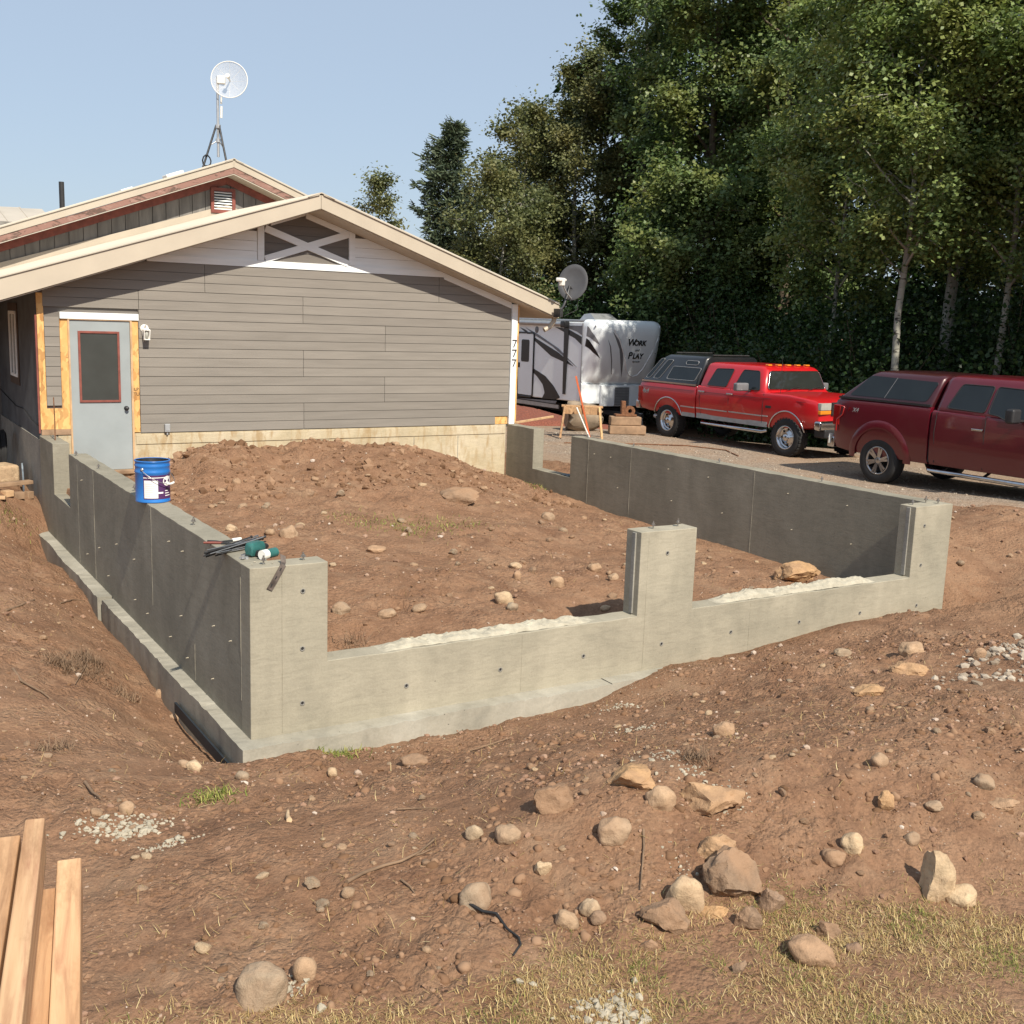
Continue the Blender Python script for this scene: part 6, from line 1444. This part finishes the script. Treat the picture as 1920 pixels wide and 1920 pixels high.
twig([(-.174, -2.80), (-.12, -2.815), (-.06, -2.80)], .006, 'short side twig touching the long bent stick')
twig([(-1.14, 3.24), (-1.007, 3.42), (-.807, 3.86)], .013, 'brown stick on the left bank beside the footing')
twig([(-1.311, 1.515), (-1.295, 1.232), (-1.188, 1.011), (-1.096, .624)], .011, 'dark root running down the left bank')
twig([(-.608, 2.435), (-.708, 2.022), (-.879, 1.497)], .008, 'thin root hanging in the tangle on the left bank')
twig([(-.515, 4.254), (-.344, 4.594), (-.19, 4.79)], .008, 'thin twig leaning against the left footing')
twig([(.092, -2.124), (.197, -2.199), (.24, -2.359)], .005, 'thin twig above the long bent stick')
twig([(-.298, -2.963), (-.289, -3.03), (-.288, -3.081)], .006, 'short dark twig below the long bent stick')
twig([(.8, -3.319), (.749, -3.391), (.679, -3.472), (.581, -3.584)], .007, 'thin root running down between tan cobble and cream cobble')
twig([(-1.272, -.944), (-1.263, -1.116), (-1.251, -1.239)], .010, 'broken stick stub on the left foreground dirt')
twig([(-.46, -1.98), (-.44, -1.90), (-.40, -1.80)], .016, 'pale split wood splinter on the foreground dirt', 'splinter', 'wood_splinter', .014, 'splinter')
twig([(.9, -.62), (1.3, -.75), (1.7, -.72)], .007, 'thin root below the front footing')
twig([(-.153, -3.248), (-.146, -3.301), (-.109, -3.372), (-.082, -3.438), (-.081, -3.524), (-.077, -3.611), (-.091, -3.651), (-.144, -3.678)], .0085, 'black ribbed cable end sticking out of the dirt at the lawn edge', 'black_rubber', 'cable', .014, 'cable')

# ------------------------------------------------------------------ things on and around the foundation
b = thing('paint_bucket', (.085, 2.92, .002), 'open blue metal pail with a white and purple label on the left wall', 'bucket', absolute=False)
m = MB(); r = .15; H = .375
m.lathe([(.0001, .004), (r*.97, .004), (r, .0), (r+.004, .008), (r, .016), (r, .262), (r+.007, .272), (r, .282), (r, .318), (r+.007, .328), (r, .338), (r, .362), (r+.006, .366), (r+.006, .376), (r-.004, .376), (r-.004, .02), (.0001, .02)], 48); m.build('pail', 'bucket_blue', b)
m = MB(); m.lathe([(r-.0045, .372), (r-.0045, .022), (.0001, .022)], 32); m.build('inside', 'dark_metal', b)
def wrap(a0, a1, z0, z1, off, mat, name, n=14):
    P = [[((r+off)*math.cos(a), (r+off)*math.sin(a), z) for z in (z0, z1)] for a in [a0+(a1-a0)*i/n for i in range(n+1)]]
    return MB().grid(P, flip=True).build(name, mat, b)
ca = math.atan2(CAM_LOC[1]-2.92, CAM_LOC[0]-.085)   # angle of the side facing the viewer
lb = wrap(ca-.55, ca+1.45, .035, .250, .0012, 'label_purple', 'label')
wrap(ca-.50, ca+.30, .045, .205, .0022, 'label_white', 'label_panel').parent = lb
wrap(ca-.55, ca+1.45, .225, .232, .0022, 'label_white', 'label_stripe').parent = lb
wrap(ca+.30, ca+.62, .085, .10, .0022, 'label_white', 'label_stripe').parent = lb
P = [[((r+.0024)*math.cos(ca+.95+q*.34*math.cos(t)), (r+.0024)*math.sin(ca+.95+q*.34*math.cos(t)), .195+q*.045*math.sin(t)) for q in (0.01, 1)] for t in [6.283*i/18 for i in range(19)]]
MB().grid(P, flip=False).build('label_badge', 'label_white', b).parent = lb
for k in range(7): wrap(ca-.46, ca-.46+R_.uniform(.3, .68), .065+k*.018, .069+k*.018, .0030, 'grey_plastic', 'print_line', 6).parent = lb
for k in range(3): wrap(ca+.75, ca+1.2-.1*k, .06+k*.022, .068+k*.022, .0024, 'label_white', 'print_line', 6).parent = lb
e1, e2 = ca-.62, ca-.62+math.pi
ears = MB()
for a in (e1, e2): ears.lathe([(.0001, .010), (.012, .009), (.016, .0)], 12, Matrix.Translation(((r+.001)*math.cos(a), (r+.001)*math.sin(a), .30)) @ Matrix.Rotation(a, 4, 'Z') @ Matrix.Rotation(rad(90), 4, 'Y'))
ears.build('handle_ear', 'steel', b)
pa = Vector(((r+.012)*math.cos(e1), (r+.012)*math.sin(e1), .30)); pb = Vector(((r+.012)*math.cos(e2), (r+.012)*math.sin(e2), .30)); path = []
for k in range(25):
    t = k/24; a = e1+(e2-e1)*t; sag = math.sin(math.pi*t); path.append(((r+.012+.03*sag)*math.cos(a), (r+.012+.03*sag)*math.sin(a), .30-.13*sag))
hd = MB().tube(path, .0028, 6).build('handle', 'steel', b)
g = path[10:15]; MB().tube(g, .011, 8).build('grip', 'white_plastic', hd)
# bundle of dark stakes
sb = thing('stake_bundle', (.08, .58, .0), 'bundle of dark steel stakes lying across the left wall top', 'stakes', absolute=False)
for k in range(24):
    a = R_.uniform(-.16, .16)+.36; L = R_.uniform(.40, .52); c = Vector((R_.uniform(-.05, .06), R_.uniform(-.045, .045), .014+.011*(k % 4)+R_.uniform(0, .006))); d = Vector((math.cos(a), math.sin(a), R_.uniform(.0, .16)))
    p0 = c-d*L*.48; p0.z = max(.012, p0.z+.012) if p0.x > -.075 else p0.z; p1 = c+d*L*.5
    MB().tube([p0, p1], .0048, 6).build('stake', 'dark_metal' if k % 3 else 'steel', sb)
    if k % 2: MB().tube([p1-d*.008, p1+d*.002], .010, 8).build('stake_head', 'dark_metal', sb)
# power tool
dr = thing('power_drill', (.17, .37, .0), 'teal and black cordless tool lying beside the stake bundle', 'tool', rz=.5, absolute=False)
MB().loft([[(x, y*w, .055+z*w) for y, z in ((-.03, -.045), (.03, -.045), (.042, -.01), (.042, .02), (.025, .05), (-.025, .05), (-.042, .02), (-.042, -.01))] for x, w in ((-.08, .7), (-.07, .95), (0, 1.05), (.05, .95), (.065, .75))]).build('motor_housing', 'tool_teal', dr, fix=True, auto=40)
MB().tube([(.06, 0, .055), (.10, 0, .055), (.12, 0, .052)], [.028, .024, .014], 12).build('chuck', 'black_plastic', dr)
MB().box((-.02, -.075, .030), (.05, .11, .045)).build('grip', 'black_plastic', dr, bevel=.012, seg=3)
bt = MB().tube([(-.07, -.13, .036), (.06, -.13, .036)], .034, 14).build('battery', 'tool_teal', dr); MB().tube([(-.082, -.13, .036), (-.03, -.13, .036)], .0355, 14).build('battery_cap', 'white_plastic', bt)
# pliers, washer pile, strap
pl = thing('pliers', (.08, .84, .0), 'pliers with red and black grips on the left wall top', 'pliers', rz=2.5, absolute=False)
MB().tube([(.0, 0, .012), (.07, .012, .012), (.14, .03, .012)], [.009, .010, .008], 8).build('grip', 'red_trim', pl); MB().tube([(.0, 0, .014), (.06, -.02, .014), (.13, -.028, .014)], [.009, .010, .008], 8).build('grip', 'black_plastic', pl)
MB().loft([[(.01, -.016, .004), (.01, .016, .004), (.01, .016, .018), (.01, -.016, .018)], [(-.09, -.006, .006), (-.09, .006, .006), (-.09, .006, .014), (-.09, -.006, .014)]], smooth=False).build('jaw', 'dark_metal', pl, fix=True)
kn = thing('pry_bar', (.14, .90, .0), 'short steel tool with a pale handle behind the pliers', 'tool', rz=.2, absolute=False)
MB().bar((-.12, 0, .012), (.03, .0, .012), .02, .008).build('blade', 'dark_metal', kn); MB().bar((.03, 0, .014), (.11, .01, .014), .026, .022).build('handle', 'white_plastic', kn, bevel=.005)
st = thing('steel_strap', (.23, .02, .0), 'perforated steel strap hanging over the front edge of the near corner pillar', 'strap', absolute=False)
q0 = [(.036, .07, .055), (.034, .055, .007), (.005, -.021, .004), (-.03, -.026, -.05), (-.062, -.026, -.105), (-.095, -.024, -.158)]
m = MB(); P = []
for p in q0: 
    P.append([(p[0]-.019, p[1]-.004, p[2]+.010), (p[0]+.019, p[1]-.004, p[2]-.010)])
m.grid(P, smooth=False); o = m.build('strap', 'strap_metal', st); sd_ = o.modifiers.new('s', 'SOLIDIFY'); sd_.thickness = .003
for i in (1, 2, 3): 
    a = Vector(q0[i+1]).lerp(Vector(q0[i+2 if i < 4 else i+1]), .5); MB().box((a.x-.003, a.y-.0072, a.z), (.008, .002, .024), Matrix.Rotation(.5, 3, 'Y')).build('slot', 'black_rubber', st)
cn = thing('loose_nuts', (.075, .30, .0), 'small pile of pale washers and nuts beside the teal tool', 'hardware', absolute=False)
for k in range(6): MB().lathe([(.006, 0), (.014, 0), (.014, .01), (.006, .01)], 8, Matrix.Translation((R_.uniform(-.035, .035), R_.uniform(-.04, .03), .0+.009*(k % 3))), smooth=False, close=True).build('nut', 'galv', cn)
cc = 0
for x, y, w in ((.09, .16, .02), (.19, .08, .016), (.05, .10, .014)):
    me = rock_mesh('concrete_chip', w, w*.8, w*.5, 'A', 500+cc, 2); me.materials.append(MATS['crumb']); o = bpy.data.objects.new('concrete_chip', me); COL.objects.link(o); o.location = (x, y, .006); tag(o, 'tiny pale concrete chip on the near corner of the wall top', 'chip', 'concrete chips on the wall top'); cc += 1
tag(MB().tube([(.095, 7.9, -.05), (.098, 7.9, .3), (.094, 7.9, .55)], .007, 7).build('rebar_stake', 'rust'), 'thin upright rebar in the far left pillar before the door', 'rebar')
tag(MB().box((-.150, .55, -1.42), (.018, 1.7, .09)).build('form_board', 'dark_plastic_sheet', bevel=.003), 'dark strip of form board along the foot of the left footing', 'board')
# ------------------------------------------------------------------ fittings on the house
lm_ = thing('wall_lamp', (1.40, HY-.016, 1.28), 'white coach lamp on the grey siding right of the door', 'lamp', absolute=False)
Mx = Matrix.Rotation(rad(90), 4, 'X')
MB().lathe([(.0001, .022), (.045, .018), (.058, .0)], 20, Matrix.Translation((-.005, 0, .15)) @ Mx).build('back_plate', 'white_plastic', lm_)
MB().tube([(-.005, -.01, .165), (-.005, -.06, .20), (.0, -.085, .19), (.0, -.085, .155)], .009, 8).build('arm', 'white_plastic', lm_)
MB().lathe([(.0001, .165), (.02, .16), (.062, .135), (.062, .128), (.0001, .128)], 4, Matrix.Translation((0, -.085, 0)) @ Matrix.Rotation(rad(45), 4, 'Z'), smooth=False).build('lamp_cap', 'white_plastic', lm_)
fm = MB()
for sx in (-1, 1):
    for sy in (-1, 1): fm.bar((sx*.040, -.085+sy*.040, .128), (sx*.032, -.085+sy*.032, .012), .010, .010)
fm.box((0, -.085, .006), (.078, .078, .014)); fm.build('lamp_cage', 'white_plastic', lm_)
MB().lathe([(.0001, .13), (.014, .12), (.026, .09), (.026, .05), (.016, .02), (.0001, .02)], 14, Matrix.Translation((0, -.085, 0))).build('bulb', 'lamp_clear', lm_)
ob = thing('outlet_box', (1.67, HY-.016, .0), 'grey weatherproof outlet box low on the siding right of the door', 'outlet', absolute=False)
MB().box((0, -.022, .062), (.075, .05, .115)).build('cover', 'grey_plastic', ob, bevel=.008); MB().box((0, -.049, .066), (.056, .008, .085)).build('flap', 'grey_plastic', ob, bevel=.004); MB().tube([(0, -.02, .005), (0, -.02, -.03)], .012, 8).build('conduit', 'grey_plastic', ob)
# big wire-grid dish on its tripod
dz = thing('grid_dish_antenna', (3.86, 13.1, 4.05), 'white wire-grid dish antenna on a tripod mast above the rear gable', 'antenna', absolute=False)
MB().tube([(0, 0, .35), (.0, 0, 1.72)], .024, 8).build('mast', 'galv', dz)
for fx_, fy_ in ((-.30, -.05), (.10, -.25), (.30, .30)):
    zf = z2(3.86+fx_)+.03-4.05; MB().tube([(fx_, fy_, zf), (fx_*.12, fy_*.12, .88)], .019, 7).build('leg', 'dark_metal', dz)
    MB().tube([(fx_*.42, fy_*.42, .55), (.0, 0, .64)], .010, 6).build('brace', 'galv', dz)
MB().lathe([(.03, .60), (.045, .60), (.045, .66), (.03, .66)], 10, smooth=False, close=True).build('collar', 'galv', dz); MB().lathe([(.03, .84), (.05, .84), (.05, .90), (.03, .90)], 10, smooth=False, close=True).build('collar', 'galv', dz)
MB().tube([(.055, -.02, 1.02), (.06, -.02, 1.22)], .022, 8).build('radio_box', 'white_plastic', dz); MB().tube([(.055, -.02, 1.26), (.06, -.02, 1.38)], .018, 8).build('radio_box', 'white_plastic', dz)
cab_ = [(-.23+.075*math.cos(t), -.07+.02*math.sin(2*t), .26+.095*math.sin(t)) for t in [6.283*i/20*2 for i in range(21)]]; MB().tube(cab_, .012, 6, cap=False).build('cable_loop', 'black_rubber', dz)
nrm = Vector((-.42, -.88, .12)).normalized(); Md = Matrix.Translation((.18, -.12, 1.66)) @ nrm.to_track_quat('Z', 'Y').to_matrix().to_4x4()
Rd = .315
def dshape(x, y): return .30*(x*x+y*y)/Rd*.9-.05
gr = MB(); gr.tube([Md @ Vector((Rd*math.cos(t), Rd*math.sin(t), dshape(Rd, 0))) for t in [6.283*i/40 for i in range(41)]], .008, 6, cap=False); dish = gr.build('dish_rim', 'white_plastic', dz)
wr_ = MB()
for k in range(-17, 18):
    y = Rd*k/17.6; xm = math.sqrt(max(0, Rd*Rd-y*y)); wr_.tube([Md @ Vector((xm*(-1+2*i/8), y, dshape(xm*(-1+2*i/8), y))) for i in range(9)], .0011, 4, cap=False)
wr_.build('dish_wires', 'white_plastic', dish)
P = [[Md @ Vector((q*Rd*math.cos(t), q*Rd*math.sin(t), dshape(q*Rd, 0)-.003)) for q in (.02, .35, .7, .99)] for t in [6.2832*i/40 for i in range(41)]]
MB().grid(P).build('dish_mesh', 'dish_film', dish)
ri = MB()
for k in range(8):
    t = 6.283*k/8; ri.tube([Md @ Vector((q*Rd*math.cos(t), q*Rd*math.sin(t), dshape(q*Rd, 0)-.006)) for q in (.1, .4, .7, 1.)], .0022, 5, cap=False)
ri.build('dish_ribs', 'white_plastic', dish)
MB().tube([Md @ Vector((0, 0, -.05)), Md @ Vector((0, 0, .20))], .013, 8).build('feed_arm', 'white_plastic', dz); MB().tube([Md @ Vector((0, 0, .18)), Md @ Vector((0, 0, .25))], .035, 10).build('feed', 'white_plastic', dz)
MB().bar((.0, 0, 1.66), (.12, -.06, 1.66), .10, .13).build('bracket', 'white_plastic', dz, bevel=.01)
# small satellite dish on the right eave
sdz = thing('satellite_dish', (7.95, 8.1, 1.80), 'small dark grey satellite dish on the right eave corner of the roof', 'dish', absolute=False)
n2 = Vector((-.80, -.56, .22)).normalized(); M2 = Matrix.Translation((.33, .12, .56)) @ n2.to_track_quat('Z', 'Y').to_matrix().to_4x4()
pr = [(.001, -.05)]+[(.30*q, -.05+.055*q*q) for q in (.25, .5, .75, 1.)]+[(.305, .0), (.29, -.008), (.2, -.03), (.001, -.06)]
MB().lathe(pr, 36, M2 @ Matrix.Diagonal((.86, 1, 1, 1))).build('reflector', 'dish_grey', sdz)
a0 = M2 @ Vector((0, -.27, -.01)); lnb = Vector((-.06, -.14, .58))
MB().tube([a0, (a0+lnb)/2+Vector((-.03, -.03, -.05)), lnb+Vector((0, 0, -.06))], .013, 7).build('arm', 'grey_plastic', sdz)
MB().box(lnb+Vector((-.03, 0, 0)), (.18, .09, .06), .5).build('receiver', 'white_plastic', sdz, bevel=.015); MB().box(lnb+Vector((.0, 0, -.05)), (.09, .07, .09), .5).build('receiver_neck', 'white_plastic', sdz, bevel=.012); MB().tube([lnb+Vector((.03, .03, .0)), lnb+Vector((.11, .07, .0))], .024, 8).build('feed_horn', 'white_plastic', sdz)
MB().tube([(-.02, .0, .06), (.12, .06, .16), (.22, .12, .30), (.30, .16, .50)], .022, 8).build('mast', 'dark_metal', sdz); MB().tube([(.30, .16, .5), (.42, .1, .35), (.40, .05, .12), (.1, .0, .0)], .006, 5).build('cable', 'black_rubber', sdz)
MB().box((-.03, -.02, .05), (.06, .2, .14)).build('foot', 'dark_metal', sdz, bevel=.008)
# ------------------------------------------------------------------ beside the driveway
def dzz(x, y): return drive_z(x, y)
sx, sy = 11.93, 12.9; sz = dzz(sx, sy)
sh = thing('sawhorse', (sx, sy, sz), 'weathered wooden sawhorse standing in front of the log', 'sawhorse', rz=-.60, absolute=False)
MB().box((0, 0, .70), (.92, .13, .045)).build('top_plank', 'sawhorse_wood', sh, bevel=.006); MB().box((0, -.05, .60), (.86, .04, .15)).build('rail', 'sawhorse_wood', sh, bevel=.005)
for ex in (-.38, .38):
    for ey in (-1, 1): MB().bar((ex, ey*.05, .69), (ex*1.22, ey*.30, .0), .045, .10, up=(0, ey, .3)).build('leg', 'bright_wood' if (ex > 0 and ey < 0) else 'sawhorse_wood', sh, bevel=.004)
tag(MB().bar((12.05, 12.72, dzz(12, 12.7)), (11.78, 12.98, dzz(12, 12.7)+1.36), .095, .036, up=(.75, -.6, 0)).build('orange_board', 'orange_paint', bevel=.003), 'orange painted board leaning against the sawhorse', 'board')
tag(MB().tube([(11.93, 12.55, dzz(12, 12.6)), (11.72, 12.82, dzz(12, 12.6)+.68)], .018, 8).build('white_pole', 'white_plastic'), 'thin white pole leaning beside the orange board', 'pole')
lg = thing('log', (12.95, 14.3, dzz(13, 14.3)+.33), 'thick grey weathered log lying behind the sawhorse', 'log', rz=-.35, absolute=False)
secs = []
for i, xx in enumerate((-.36, -.33, -.15, .12, .36, .42)):
    rr = (.27, .33, .35, .33, .27, .20)[i]; secs.append([(xx+.05*math.sin(3*k), rr*math.cos(6.283*k/18)*(1+.28*mnoise.noise((k*.9, i*.8, 1))), rr*math.sin(6.283*k/18)*(1+.28*mnoise.noise((k*.9, i*.8, 1)))) for k in range(18)])
MB().loft(secs).build('bark', 'log_wood', lg, fix=True, auto=60); MB().lathe([(.0001, .0), (.25, .0)], 18, Matrix.Translation((-.405, 0, 0)) @ Matrix.Rotation(rad(-90), 4, 'Y')).build('cut_end', 'weather_wood', lg)
for i, (x, y, z, L, rz, lab) in enumerate(((13.45, 13.2, .0, .85, -.5, 'lower squared timber block right of the sawhorse'), (13.42, 13.25, .205, .72, -.45, 'upper squared timber block stacked right of the sawhorse'))):
    tag(MB().box((x, y, dzz(x, y)+z+.105), (L, .30, .20), rz).build('timber_block', 'weather_wood', bevel=.02), lab, 'timber')
ru = thing('rusty_hitch', (13.42, 13.25, dzz(13.4, 13.25)+.41), 'rusty steel hitch bracket resting on the stacked timbers', 'hitch', rz=-.4, absolute=False)
MB().box((0, 0, .03), (.5, .2, .05)).build('base_plate', 'rust', ru, bevel=.008); MB().box((-.06, 0, .20), (.10, .12, .32)).build('post', 'rust', ru, bevel=.01); MB().lathe([(.05, -.05), (.12, -.05), (.12, .05), (.05, .05)], 14, Matrix.Translation((.1, 0, .13)) @ Mx, smooth=False, close=True).build('ring', 'rust', ru)
tag(MB().bar((10.6, 13.6, dzz(10.6, 13.6)+.32), (12.1, 14.3, dzz(11.5, 14)+.36), .05, .05).build('pale_rail', 'raw_wood', bevel=.006), 'pale wooden rail lying behind the left sawhorse legs', 'rail')
tag(MB().box((10.2, 9.9, dzz(10.2, 9.9)+.06), (.6, .28, .11), .7).build('plank_offcut', 'weather_wood', bevel=.01), 'brown plank offcut seen through the right wall notch', 'plank')
tag(MB().tube([(11.0, 12.2, dzz(11, 12.2)+.01), (12.36, 11.4, dzz(12.4, 11.4)+.012), (13.3, 10.9, dzz(13.3, 10.9)+.012), (13.6, 10.0, dzz(13.6, 10)+.012), (13.2, 9.2, dzz(13.2, 9.2)+.01)], .014, 6).build('cord', 'rust'), 'thin brown cord trailing over the gravel below the red pickup', 'cord')
# mulch bed
xs = np.arange(9.6, 16.2, .09); ys = np.arange(15.6, 20.2, .09); Xg, Yg = np.meshgrid(xs, ys, indexing='ij'); e = np.minimum(np.minimum(Xg-9.7, 16.1-Xg), np.minimum(Yg-15.7, 20.1-Yg)); Zg = height(Xg, Yg)-.05+.20*sstep(0, .5, e)+.03*perlin(Xg*7, Yg*7)+.02*perlin(Xg*15, Yg*15)
nx, ny = Xg.shape; V = np.stack([Xg, Yg, Zg], -1).reshape(-1, 3); i = (np.arange(nx-1)[:, None]*ny+np.arange(ny-1)[None]).ravel(); tag(npmesh('mulch_bed', V, np.stack([i, i+ny, i+ny+1, i+1], 1), 'mulch', False), 'bed of red-brown mulch in front of the trailer', 'mulch', kind='structure')
# ------------------------------------------------------------------ clutter along the left house wall
zc = lambda x, y: height1(x, y)
ch = thing('hose_coil', (-.16, 10.75, zc(-.16, 10.75)), 'coil of black hose leaning on the left house wall', 'hose', absolute=False)
for k in range(13):
    rr = .30+.012*(k % 5)+R_.uniform(-.01, .01); xo = -.10+.018*(k % 6); pts = [(xo+.10*math.sin(t)*.3, rr*math.cos(t)+R_.uniform(-.004, .004), .36+rr*math.sin(t)*1.05) for t in [6.283*i/24 for i in range(25)]]; MB().tube(pts, .011, 6, cap=False).build('hose_loop', 'black_rubber', ch)
tag(MB().box((-.36, 9.75, zc(-.36, 9.75)+.12), (.42, .42, .26), .3).build('stone_block', 'pale_cobble', bevel=.05, seg=3), 'pale squared stone block beside the black hose coil', 'block')
tg = MB(); tg.loft([[(-.13+a*.02, 9.30+bq, zc(-.1, 9.3)+z) for a, bq in ((0, -.09*w), (1, -.09*w), (1.6, .09*w), (.6, .09*w))] for z, w in ((-.02, 1), (.18, .9), (.34, .55), (.42, .25))], smooth=False); tag(tg.build('metal_bracket', 'blue_scrap', fix=True), 'bent blue-grey metal piece standing against the left wall', 'bracket')
tag(MB().box((-.40, 8.72, zc(-.4, 8.72)+.10), (.70, .12, .05), .38).build('plank_offcut', 'weather_wood', bevel=.006), 'brown plank lying on scraps left of the foundation', 'plank')
for k, (x, y, l, w, h, rz, mt_, lab) in enumerate(((-.62, 8.42, .14, .10, .06, .2, 'raw_wood', 'pale wood offcut at the far left edge'), (-.42, 8.50, .12, .11, .08, .5, 'raw_wood', 'pale wood block under the brown plank'), (-.27, 8.62, .13, .12, .09, .1, 'weather_wood', 'pinkish wood block under the brown plank'), (-.12, 8.80, .10, .09, .10, .6, 'weather_wood', 'brown wood block at the wall end of the plank'), (-.55, 8.22, .15, .10, .04, -.3, 'raw_wood', 'flat pale offcut nearest the trench'))):
    tag(MB().box((x, y, zc(x, y)+h*.4), (l, w, h), rz).build('wood_offcut', mt_, bevel=.006), lab, 'offcut')
# ------------------------------------------------------------------ lumber at the lower left, carried by trestles
dirn = Vector((.2019, .9794, 0)); sider = Vector((.9794, -.2019, 0))
def lumber(far, w, h, ztop, lab, L=2.6, mat='fresh_lumber', yawj=0.):
    f = Vector((far[0], far[1], ztop-h/2)); d = (Matrix.Rotation(yawj, 3, 'Z') @ dirn); me = MB().box((0, 0, 0), (w, L, h)).mesh('lumber_board'); me.materials.append(MATS[mat])
    o = bpy.data.objects.new('lumber_board', me); COL.objects.link(o); o.location = f-d*L/2; o.rotation_euler = (0, 0, math.atan2(-d.x, d.y)); bv = o.modifiers.new('b', 'BEVEL'); bv.width = .003; bv.segments = 2
    tag(o, lab, 'board'); return o
lumber((-2.066, -4.838), .037, .089, .70, 'board on edge, tallest of the lumber at the lower left')
lumber((-2.132, -4.86), .070, .089, .685, 'wide pale board at the left edge of the lumber')
lumber((-2.012, -4.888), .046, .089, .622, 'rightmost board of the lumber at the lower left', yawj=.012)
lumber((-2.055, -4.95), .037, .089, .600, 'orange-toned board sunk between the tall and the rightmost board')
lumber((-2.20, -4.90), .06, .089, .66, 'board beyond the left edge beside the wide pale one')
lumber((-2.10, -5.0), .13, .038, .508, 'flat plank under the other lumber', 2.4)
for dd in (.95, 2.1):
    c = Vector((-2.07, -4.86, 0))-dirn*dd; zg = zc(c.x, c.y)
    tt = thing('lumber_trestle', (c.x, c.y, zg), 'trestle carrying the lumber beside the photographer', 'trestle', 'trestles under the lumber', rz=math.atan2(-dirn.x, dirn.y), absolute=False)
    Ht = .487-zg; MB().box((0, 0, Ht-.045), (.55, .09, .09)).build('top_beam', 'weather_wood', tt, bevel=.005)
    for ex in (-.22, .22):
        for ey in (-1, 1): MB().bar((ex, ey*.03, Ht-.06), (ex*1.15, ey*.28, 0), .04, .09, up=(0, ey, .2)).build('leg', 'weather_wood', tt)
